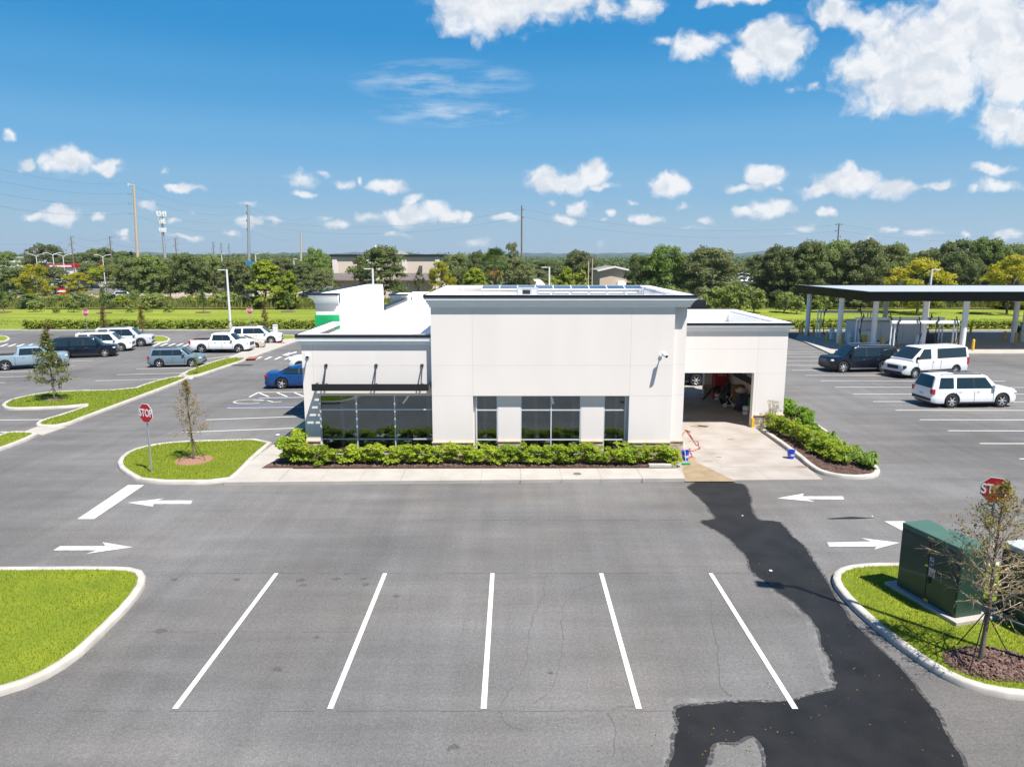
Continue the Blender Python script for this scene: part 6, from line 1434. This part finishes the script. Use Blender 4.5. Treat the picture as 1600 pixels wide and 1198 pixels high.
for i in range(190):
    X = -100 + 205 * (i + rs_.random()) / 190; Y = rs_.uniform(113.2, 124)
    h = rs_.uniform(1.2, 2.5) if X < 20 else rs_.uniform(1.8, 3.6)
    ms_ = rs_.choice([BR, BR, BR, BD, BL]); w = h * rs_.uniform(1.0, 1.7)
    nmk = 'pale feathery' if ms_ is BR else 'dark leafy' if ms_ is BD else 'yellow green'
    bush('wild_bush', nmk + ' wild bush in the overgrown strip behind the mown bank', 'bush', ms_, (X, Y, .5), (w, w, h), nmk + ' ' + gs, rs_)
for (x, by, ty, w) in [(1118, 489, 448, 40), (1150, 490, 438, 42), (1178, 488, 446, 36), (1225, 488, 455, 34), (1245, 490, 462, 30), (1280, 488, 458, 30), (905, 470, 420, 40), (870, 465, 430, 36), (940, 468, 432, 30), (1100, 486, 460, 30)]:
    X, Y = G(x, by, .5); X2, z = Wp(x, ty, Y)
    bush('wild_bush', 'big light green bush right of the tall roof' if x > 1000 else 'big lime bush behind the rooftop panels', 'bush', BR if x > 1000 else BL, (X, Y, .5), (w * Y / CF, w * Y / CF * .8, z - .5), 'big bushes right of the tall roof' if x > 1000 else 'big bushes behind the rooftop panels', rb)
# tall weeds as one mass
gq = np.random.default_rng(77)
def weeds(x0, x1, y0, y1, n, h, label, seed):
    poly = [(x0, y0), (x1, y0), (x1, y1), (x0, y1)]
    return blades(poly, n / ((x1 - x0) * (y1 - y0)), h, .16, M['tall_grass'], label, z=.5, seed=seed, name='tall_weeds', lean=.35)
weeds(-125, 120, 113.2, 126, 34000, 1.4, 'tall weeds of the overgrown strip', 7)

def sapling(name, lab, loc, H, trunk_h, width, seed, nb, leaves, leafmats, lsize, tr=.045, cone=1., twigs=4, stakes=True, grp=None, lean=(0, 0), leaf_top=1.0):
    t = thing(name, lab, 'tree', loc, 0, grp); g = random.Random(seed); mb = MB(); tips = []
    tp = [Vector((0, 0, -.05)), Vector((.02 * H * .3 + lean[0] * .3, .0, H * .3)), Vector((lean[0] * .6, lean[1] * .6, H * .62)), Vector((lean[0], lean[1], H))]
    def trunk(u):
        u *= 3; i = min(2, int(u)); return tp[i].lerp(tp[i + 1], u - i)
    mb.tube(tp, [tr, tr * .8, tr * .5, tr * .12], 8)
    mbt = MB()
    for k in range(nb):
        f = (k + g.random()) / nb; z = trunk_h + (H * .97 - trunk_h) * f
        base = trunk(z / H); a = k * 2.399 + g.uniform(-.4, .4)
        prof = (1 - f) ** cone * (1. if f > .12 else .7 + 2.5 * f); ln = width / 2 * max(.12, prof) * g.uniform(.65, 1.15)
        el = R(g.uniform(8, 42) + 25 * f); d = Vector((math.cos(a) * math.cos(el), math.sin(a) * math.cos(el), math.sin(el)))
        p1 = base + d * ln * .5 + Vector((g.uniform(-.04, .04), g.uniform(-.04, .04), .0)); p2 = base + d * ln + Vector((g.uniform(-.08, .08), g.uniform(-.08, .08), g.uniform(-.05, .1) * ln))
        r0 = tr * .34 * (1 - f * .6); mbt.tube([base, p1, p2], [r0, r0 * .6, r0 * .2], 5)
        for q in range(twigs):
            s = g.uniform(.25, .95); b = base.lerp(p1, s * 2) if s < .5 else p1.lerp(p2, s * 2 - 1)
            dd = (d + Vector((g.gauss(0, .75), g.gauss(0, .75), g.gauss(.1, .6)))).normalized(); l2 = ln * g.uniform(.22, .5); e = b + dd * l2
            mbt.tube([b, b.lerp(e, .5) + Vector((g.uniform(-.02, .02),) * 3), e], [r0 * .42, r0 * .3, r0 * .12], 4); tips += [b.lerp(e, .4), b.lerp(e, .75), e]
            for w_ in range(2):
                dd2 = (dd + Vector((g.gauss(0, .8), g.gauss(0, .8), g.gauss(0, .7)))).normalized(); b2 = b.lerp(e, g.uniform(.3, .9)); e2 = b2 + dd2 * l2 * g.uniform(.3, .6); mbt.tube([b2, e2], [r0 * .22, r0 * .1], 3); tips += [e2, b2.lerp(e2, .5)]
        tips += [p1, p2]
    mb.build('trunk', M['bark'], t, smooth=60); mbt.build('branches', M['twig'], t, smooth=60)
    gg = np.random.default_rng(seed); T = np.array([tuple(v) for v in tips]); wgt = 1 + (leaf_top - 1) * (T[:, 2] / H) ** 2; k = gg.choice(len(T), leaves, p=wgt / wgt.sum())
    P = T[k] + gg.normal(0, lsize * 1.1, (leaves, 3)); N_ = gg.normal(0, 1, (leaves, 3)) + np.array([0, 0, .5])
    o = bpy.data.objects.new('leaves', leaf_mesh('leaves', P, N_, lsize, leafmats, seed, .5, .4)); COL.objects.link(o); o.parent = t
    if stakes:
        for k in range(3):
            a = R(100 + 120 * k); ms = MB(); ms.tube([Vector((.62 * math.cos(a), .62 * math.sin(a), .02)), Vector((.02 * math.cos(a), .02 * math.sin(a), trunk_h * .95))], .012, 5); ms.build('guy_strap', M['black'], t)
    return t
sapling('young_tree', 'half bare young tree with yellow leaves beside the green cabinet', (TREE_R[0], TREE_R[1], .16), 3.95, 1.15, 2.7, 12, 64, 3000, [M['dry'], M['lime']], .030, .055, .62, 7, True, None, (.10, .05), 2.4)
sapling('young_tree', 'small thin tree with rusty leaves on the left grass island', (TREE_L[0], TREE_L[1], .16), 3.45, .95, 2.0, 5, 44, 1500, [M['dry'], M['rust']], .036, .045, .7, 5, True, None, (-.12, .0), 2.0)
a = G(85, 624, .12); sapling('young_tree', 'leafy young tree on the median in front of the grey blue pickup', (a[0], a[1], .12), 4.25, .75, 2.5, 9, 46, 4200, [M['oak_b'], M['rust']], .062, .05, .8, 5, True, None, (-.1, 0), .8)
disc(a, .75, .75, .10, .05, M['chips'], 'ring of mulch round the leafy young tree', 15)
gz = 'young rusty trees along the back kerb'
for (x, by, ty, w, lab) in [(163, 520, 478, 17, 'slim rusty young tree right of the left far stop sign'), (223, 520, 478, 18, 'slim rusty young tree behind the silver car'), (415, 521, 468, 17, 'slim yellow young tree right of the right far stop sign'), (75, 522, 508, 16, 'short rusty young tree near the left end of the hedge')]:
    X, Y = G(x, by, .1); z = Wp(x, ty, Y)[1]; sapling('young_tree', lab, (X, Y, .1), z - .1, .5, w * Y / CF, x, 24, 900, [M['rust'], M['dry']], .075, .05, .75, 4, False, gz)
gz = 'young green trees on the bank'
for (x, by, ty, w, lab) in [(6, 488, 444, 20, 'young green tree at the left edge of the mown bank'), (163, 489, 448, 20, 'young green tree on the bank behind the rusty one'), (318, 488, 452, 18, 'young green tree on the bank left of the light pole'), (450, 487, 455, 14, 'young green tree on the bank near the green panel')]:
    X, Y = G(x, by, .5); z = Wp(x, ty, Y)[1]; sapling('young_tree', lab, (X, Y, .5), z - .5, .9, w * Y / CF, x, 22, 900, [M['brush_d'], M['greenleaf']], .11, .06, .7, 4, False, gz)
    disc((X, Y), 1.1, 1.0, .56, .08, M['chips'], 'mulch ring on the mown bank', x)
a = G(308, 583, .13); sapling('young_tree', 'tiny yellow sapling on the median behind the island tree', (a[0], a[1], .1), 1.5, .4, .5, 77, 10, 160, [M['lime'], M['dry']], .05, .02, .7, 3, False)

# ------------------------------------------------------------------ far buildings, poles and wires
def far_building(name, lab, x0p, x1p, topp, Y, depth): 
    X0, z = Wp(x0p, topp, Y); X1 = Wp(x1p, topp, Y)[0]
    t = thing(name, lab, 'building', ((X0 + X1) / 2, Y, 0)); return t, (X1 - X0) / 2, z
t, w, z = far_building('shop_building', 'pink plastered building with dark flat coping and brown canopy roofs', 519, 690, 401, 152, 20)
mb = MB(); mb.box(-w, w, 0, 18, 0, z); mb.build('wall', M['tan_wall'], t)
for x in (-w + .01, -w + 7.2, w - 8.4, w - 1.4): mb = MB(); mb.box(x, x + 1.0, -.15, -.002, 0, z - .02); mb.build('pilaster', M['tan_wall2'], t)
mb = MB(); mb.box(-w - .4, w + .4, -.4, 18.4, z, z + .45); mb.build('coping', M['coping'], t)
for a, b in ((-w - .2, -w + 9), (w - 9.5, w - 1.5)):
    mb = MB(); zc = z * .55; mb.add([(a, -2.2, zc - .9), (b, -2.2, zc - .9), (b, -.16, zc + .5), (a, -.16, zc + .5), (a, -2.2, zc - 1.15), (b, -2.2, zc - 1.15), (b, -.16, zc - 1.15), (a, -.16, zc - 1.15)], [(0, 1, 2, 3), (4, 7, 6, 5), (0, 4, 5, 1), (1, 5, 6, 2), (0, 3, 7, 4)]); mb.build('canopy_roof', M['brown_roof'], t)
    mb = MB(); [mb.box(x, x + .2, -2.1, -1.9, 0, zc - 1.16) for x in (a + 2.6, a + 5.2)]; mb.build('post', M['brown_roof'], t)
for x in (-w + 5.0, w - 4.8): mb = MB(); mb.box(x, x + .7, -.5, -.003, z * .66, z * .66 + 1.1); mb.build('wall_lamp', M['brown_roof'], t)
X, z2 = Wp(622, 391, 200); t = thing('hip_roof_building', 'dark hipped roof showing above the pink building', 'building', (X, 200, 0))
mb = MB(); mb.box(-2.6, 2.6, 0, 6, 0, z2 - 1.6); mb.build('wall', M['tan_wall2'], t); mb = MB(); mb.add([(-3.2, -.5, z2 - 1.6), (3.2, -.5, z2 - 1.6), (3.2, 6.5, z2 - 1.6), (-3.2, 6.5, z2 - 1.6), (-1.2, 3, z2), (.2, 3, z2)], [(0, 1, 5, 4), (1, 2, 5), (2, 3, 4, 5), (3, 0, 4), (3, 2, 1, 0)]); mb.build('roof', M['grey_roof'], t)
X, z2 = Wp(587, 383, 210); t = thing('church_cupola', 'small white cupola rising above the broad dark tree', 'tower', (X, 210, 0)); mb = MB(); mb.cyl((0, 0, 0), (0, 0, z2 - 2.4), 1.4, 1.2, 8); mb.build('shaft', M['white'], t); mb = MB(); mb.cyl((0, 0, z2 - 2.4), (0, 0, z2), 1.0, .12, 8); mb.build('spire', M['white'], t)
# gabled house
X0 = Wp(937, 440, 134)[0]; X1 = Wp(982, 440, 134)[0]; zp = Wp(960, 416, 134)[1]; ze = Wp(937, 422.5, 134)[1]; t = thing('gabled_house', 'beige gabled house between the dark trees behind the roof', 'house', ((X0 + X1) / 2, 134, 0)); w = (X1 - X0) / 2
mb = MB(); mb.add([(-w, 0, 0), (w, 0, 0), (w, 0, ze), (0, 0, zp - .25), (-w, 0, ze), (-w, 12, 0), (w, 12, 0), (w, 12, ze), (0, 12, zp - .25), (-w, 12, ze)], [(0, 1, 2, 3, 4), (5, 9, 8, 7, 6), (0, 4, 9, 5), (1, 6, 7, 2)]); mb.build('wall', mat('beige_house', (.52, .42, .32), .85), t)
mb = MB(); 
for s_ in (-1, 1): mb.add([(0, -.5, zp), (s_ * (w + .5), -.5, ze + .05), (s_ * (w + .5), 12.5, ze + .05), (0, 12.5, zp), (0, -.5, zp - .2), (s_ * (w + .5), -.5, ze - .15), (s_ * (w + .5), 12.5, ze - .15), (0, 12.5, zp - .2)], [(0, 1, 2, 3), (7, 6, 5, 4), (0, 4, 5, 1), (1, 5, 6, 2)])
mb.build('roof', M['grey_roof'], t)
mb = MB(); 
for s_ in (-1, 1): mb.bar((0, -.55, zp - .1), (s_ * (w + .5), -.55, ze - .05), .1, .3)
mb.build('barge_board', M['white'], t)
for (x0, x1, ty, Y, lab) in [(968, 984, 440, 128, 'low white roof at the right of the gabled house'), (1160, 1186, 432, 190, 'pale low house roof in the gap between the dark trees'), (1166, 1182, 424, 260, 'farther pale house roof in the gap between the dark trees'), (828, 850, 437, 170, 'white low roof left of the middle light pole')]:
    X0, z = Wp(x0, ty, Y); X1 = Wp(x1, ty, Y)[0]; t = thing('low_house', lab, 'house', ((X0 + X1) / 2, Y, 0)); w = (X1 - X0) / 2
    mb = MB(); mb.box(-w, w, 0, 9, 0, z - 1.2); mb.build('wall', M['white'], t); mb = MB(); mb.add([(-w - .4, -.4, z - 1.2), (w + .4, -.4, z - 1.2), (w + .4, 9.4, z - 1.2), (-w - .4, 9.4, z - 1.2), (-w * .5, 4.5, z), (w * .5, 4.5, z)], [(0, 1, 5, 4), (1, 2, 5), (2, 3, 4, 5), (3, 0, 4)]); mb.build('roof', mat('pale_roof', (.5, .5, .5), .8), t)
X0 = Wp(1180, 455, 127)[0]; t = thing('board_fence', 'dark brown board fence under the trees left of the canopy', 'fence', (X0 + 5, 127, 0)); mb = MB(); [mb.box(-5 + .3 * k, -4.72 + .3 * k, -.03, .03, .2, 2.9 + .04 * (k % 3)) for k in range(36)]; mb.build('boards', M['brick_brown'], t); mb = MB(); [mb.box(-5, 5.8, .03, .09, h_, h_ + .12) for h_ in (.6, 2.2)]; mb.build('rails', M['brick_brown'], t)
X0, z = Wp(-40, 403, 260); X1 = Wp(46, 403, 260)[0]; t = thing('warehouse', 'long pale warehouse at the far left edge', 'building', ((X0 + X1) / 2, 260, 0)); w = (X1 - X0) / 2; mb = MB(); mb.box(-w, w, 0, 40, 0, z); mb.build('wall', M['white'], t); mb = MB(); mb.box(-w - .3, w + .3, -.3, 40.3, z, z + .4); mb.build('coping', M['grey_wall'], t)
X0, z = Wp(74, 410, 200); X1 = Wp(114, 410, 200)[0]; t = thing('red_shop', 'shop with red and white fascia among the trees at the far left', 'building', ((X0 + X1) / 2, 200, 0)); w = (X1 - X0) / 2; mb = MB(); mb.box(-w, w, 0, 15, 0, z - 1.6); mb.build('wall', M['white'], t); mb = MB(); mb.box(-w, w, -.3, 15, z - 1.6, z - .5); mb.build('fascia', M['sign_red'], t); mb = MB(); mb.box(-w * .8, w * .9, -.36, -.301, z - 1.25, z - .8); mb.build('white_band', M['white'], t)
X0, z = Wp(222, 399, 230); t = thing('roof_sign', 'red and white sign board by the foot of the tallest pole', 'sign', (X0, 230, 0)); mb = MB(); mb.box(-1.8, 1.8, 0, .4, z - 2.0, z); mb.build('panel', M['sign_red'], t); mb = MB(); mb.box(-1.4, 1.5, -.06, -.002, z - 1.4, z - .6); mb.build('white_band', M['white'], t); mb = MB(); mb.box(-.3, .3, .05, .35, 0, z - 2.0); mb.build('post', M['steel'], t)
X0, z = Wp(96, 450, 132); t = thing('monument_sign', 'low red sign with a white band by the far road', 'sign', (X0, 132, 0)); mb = MB(); mb.box(-.95, .95, 0, .4, .3, z); mb.build('panel', M['sign_red'], t); mb = MB(); mb.box(-.9, .7, -.05, -.002, z - .75, z - .4); mb.build('white_band', M['white'], t); mb = MB(); mb.box(-1.0, 1.0, -.05, .45, 0, .3); mb.build('footing', M['kerb'], t)
X0, z = Wp(386, 409, 240); t = thing('blue_canopy', 'bright blue shop canopy between the dark trees', 'canopy', (X0, 240, 0)); mb = MB(); mb.box(-4.5, 3.5, 0, 8, z - 1.6, z); mb.build('fascia', M['blue_awning'], t); mb = MB(); [mb.box(x, x + .3, 1, 1.3, 0, z - 1.6) for x in (-4, 0, 3)]; mb.build('posts', M['white'], t)

def pole(name, lab, x, ty, Y, r, m, arms=(), grp=None, xt=None):
    X = Wp(x, 440, Y)[0]; z = Wp(x, ty, Y)[1]; xt = Wp(xt, ty, Y)[0] - X if xt else 0
    t = thing(name, lab, 'utility pole', (X, Y, 0), 0, grp)
    mb = MB(); mb.cyl((0, 0, 0), (xt, 0, z), r, r * .62, 10); mb.build('shaft', M[m], t, smooth=40)
    for dz, l, s in arms:
        f = (z - dz) / z; mb = MB(); mb.bar((xt * f, 0, z - dz), (xt * f + l, 0, z - dz + .25), .16); mb.build('cross_arm', M[s], t)
        mb = MB(); mb.cyl((xt * f + l, 0, z - dz - .25), (xt * f + l, 0, z - dz + .45), .12, .12, 8); mb.build('insulator', M[s], t)
    return t, X, z, xt
TPa = pole('transmission_pole', 'tallest tan utility pole with four short arms on its left', 217, 288, 218, .52, 'pole_tan', ((.2, -1.7, 'white'), (2.9, -1.8, 'steel'), (5.7, -1.8, 'steel'), (8.6, -1.8, 'steel')), 'tall transmission poles', 209)
TPb = pole('transmission_pole', 'blue grey steel pole with dark insulators on its left', 390, 320, 300, .75, 'steel', ((.5, -.8, 'black'), (3.5, -.8, 'black'), (6.5, -.8, 'black'), (10, -.8, 'black')), 'tall transmission poles', 388)
pole('transmission_pole', 'thin distant tan pole left of the pink building', 471, 361, 330, .5, 'pole_tan', (), 'tall transmission poles', 470)
TPc = pole('transmission_pole', 'slim pole standing behind the palm', 815, 321, 240, .34, 'wood_pole', ((1.5, .4, 'wood_pole'), (4, .4, 'wood_pole')), 'tall transmission poles')
TPd = pole('transmission_pole', 'dark pole with short arms above the trees on the right', 1304, 349, 280, .36, 'wood_pole', ((.6, -1.1, 'wood_pole'), (.6, 1.1, 'wood_pole'), (3.0, -1.2, 'wood_pole'), (5.2, 1.0, 'wood_pole'), (7.5, -1.0, 'wood_pole')), 'tall transmission poles')
wp_ = []
for i, (x, ty, Y, lab) in enumerate([(61, 382, 190, 'leftmost wooden pole among the far lamps'), (118, 369, 158, 'wooden pole with insulators right of the red shop'), (178, 369, 158, 'wooden pole left of the tallest pole'), (279, 372, 172, 'wooden pole right of the mobile mast'), (337, 378, 200, 'wooden pole above the dark row of trees'), (349, 380, 260, 'dark pole right of the wooden one above the trees'), (361, 381, 280, 'dark pole left of the blue grey steel pole'), (495, 398, 190, 'short wooden pole before the olive tree')]):
    wp_.append(pole('wooden_pole', lab, x, ty, Y, .17, 'wood_pole', ((.3, .55, 'steel'), (1.4, .5, 'steel'), (1.9, -.5, 'steel'), (3.0, .5, 'steel')), 'wooden poles along the far road'))
for i, (x, ty, lab) in enumerate([(919, 407, 'thin pale post left of its twin behind the roof'), (925, 403, 'taller thin pale post behind the roof')]):
    pole('pale_post', lab, x, ty, 110, .12, 'pole_tan', ((.05, .3, 'wood_pole'),), 'twin posts behind the roof')
X = Wp(261, 440, 340)[0]; z = Wp(260, 330, 340)[1]; t = thing('mobile_mast', 'pale mobile phone mast with rings of white antennas', 'mast', (X, 340, 0))
mb = MB(); mb.cyl((0, 0, 0), (0, 0, z), .75, .5, 12); mb.build('shaft', M['steel'], t, smooth=40)
for lv, (dz, rr, hh) in enumerate(((1.2, 1.9, 2.3), (4.6, 1.3, 2.3), (8.6, 1.3, 2.0))):
    mb = MB()
    for k in range(9): a = R(40 * k); c_ = Vector((rr * math.cos(a), rr * math.sin(a), z - dz - hh / 2)); mb.box(c_.x - .25, c_.x + .25, c_.y - .2, c_.y + .2, c_.z, c_.z + hh)
    mb.build('antenna_ring', M['white'], t)
    mb = MB(); mb.lathe([(rr, z - dz - .15), (rr + .1, z - dz), (rr, z - dz + .15), (rr - .1, z - dz), (rr, z - dz - .15)], 18); [mb.bar((0, 0, z - dz), (rr * math.cos(R(120 * k)), rr * math.sin(R(120 * k)), z - dz), .12) for k in range(3)]; mb.build('platform', M['steel'], t)
for i, (x, ty, lab) in enumerate([(56, 397, 'first double armed street lamp above the far trees'), (82, 395, 'second double armed street lamp above the far trees'), (98, 397, 'third double armed street lamp above the far trees'), (160, 398, 'double armed street lamp left of the tallest pole')]):
    X, z = Wp(x, ty, 180); t = thing('street_lamp', lab, 'street lamp', (X, 180, 0), R(20 * i), 'street lamps on the far road')
    mb = MB(); mb.cyl((0, 0, 0), (0, 0, z - .5), .11, .08, 8); mb.build('post', M['lamp_grey'], t)
    for s_ in (-1, 1): mb = MB(); mb.tube([(0, 0, z - .6), (s_ * .8, 0, z - .15), (s_ * 1.5, 0, z)], .06, 6); mb.build('arm', M['lamp_grey'], t); mb = MB(); mb.box(s_ * 1.7 - .35, s_ * 1.7 + .35, -.15, .15, z - .08, z + .06); mb.build('lamp_head', M['lamp_grey'], t)
for i, (x, ty, Y, lab) in enumerate([(459, 405, 150, 'pale lamp post among the trees before the pink building'), (346, 397, 150, 'pale post behind the light pole among the dark trees'), (399, 397, 150, 'thin pale lamp post just right of the steel pole')]):
    X, z = Wp(x, ty, Y); t = thing('lamp_post', lab, 'lamp post', (X, Y, 0), 0, 'pale lamp posts beyond the strip'); mb = MB(); mb.cyl((0, 0, 0), (0, 0, z), .13, .09, 8); mb.build('post', M['lamp_grey'], t); mb = MB(); mb.box(-.1, .7, -.15, .15, z, z + .12); mb.build('lamp_head', M['lamp_grey'], t)
def wire(lab, p0, p1, sag, r=.02, grp='overhead wires'):
    p0, p1 = Vector(p0), Vector(p1); mb = MB(); mb.tube([p0.lerp(p1, k / 16) - Vector((0, 0, sag * 4 * (k / 16) * (1 - k / 16))) for k in range(17)], r, 4)
    tag(mb.build('overhead_wire', M['wire']), lab, 'wire', grp)
def at(tp, dz, l): t_, X, z, xt = tp; Y = t_.location.y; return Vector((X + xt * (z - dz) / z + l, Y, z - dz + .3))
for k, (dz, n) in enumerate(((.2, 'top'), (2.9, 'second'), (5.7, 'third'), (8.6, 'lowest'))):
    a = at(TPa, dz, -1.7); b = at(TPb, min(dz * 1.15, 10), -.8); d = b - a
    wire(n + ' wire between the tallest tan pole and the blue grey steel pole', a, b, 3.2); wire(n + ' wire running left from the tallest tan pole', a, Vector((a.x - d.x * .9, a.y - d.y * .9, a.z + 1)), 2.6)
    c_ = b + d; wire(n + ' wire running right from the blue grey steel pole', b, (c_.x, c_.y, b.z - .5), 3.5, .024)
for k in range(len(wp_) - 5):
    for dz, n in ((.3, 'upper'), (1.9, 'lower')):
        wire(f'{n} thin wire ' + ('left of the pole by the red shop', 'right of the pole by the red shop', 'left of the pole by the mobile mast')[k], at(wp_[k], dz, .5), at(wp_[k + 1], dz, .5), 1.0, .016)
a = at(wp_[0], .3, .5); wire('upper thin wire leaving the picture at the left edge', a, (a.x - 60, 120, a.z + 4), 1.0, .016); wire('lower thin wire leaving the picture at the left edge', a - Vector((0, 0, 2)), (a.x - 60, 120, a.z + 1.5), 1.0, .016)
for dz, dl, n in ((1.5, .6, 'upper'), (4, 3.0, 'lower')):
    a = at(TPc, dz, .4); b = at(TPd, dl, 0); wire(n + ' wire between the slim pole and the dark right pole', a, b, 4.5, .02); wire(n + ' wire from the slim pole towards the left', a, (a.x - 110, a.y + 60, a.z), 4.5, .02); wire(n + ' wire from the dark pole towards the right', b, (b.x + 130, b.y + 40, b.z), 4, .02)

# ------------------------------------------------------------------ the air
mb = MB(); mb.box(-3200, 3200, -290, 4600, -1.5, 78)
hz = bpy.data.materials.new('haze'); hz.use_nodes = True; nt_ = hz.node_tree; nt_.nodes.clear()
o_ = nt_.nodes.new('ShaderNodeOutputMaterial'); v_ = nt_.nodes.new('ShaderNodeVolumePrincipled'); v_.inputs['Color'].default_value = (.80, .88, .97, 1); v_.inputs['Density'].default_value = .00011; v_.inputs['Anisotropy'].default_value = .3
nt_.links.new(v_.outputs[0], o_.inputs['Volume'])
tag(mb.build('haze', hz), 'thin pale summer haze over the far trees', 'haze', None, 'stuff')
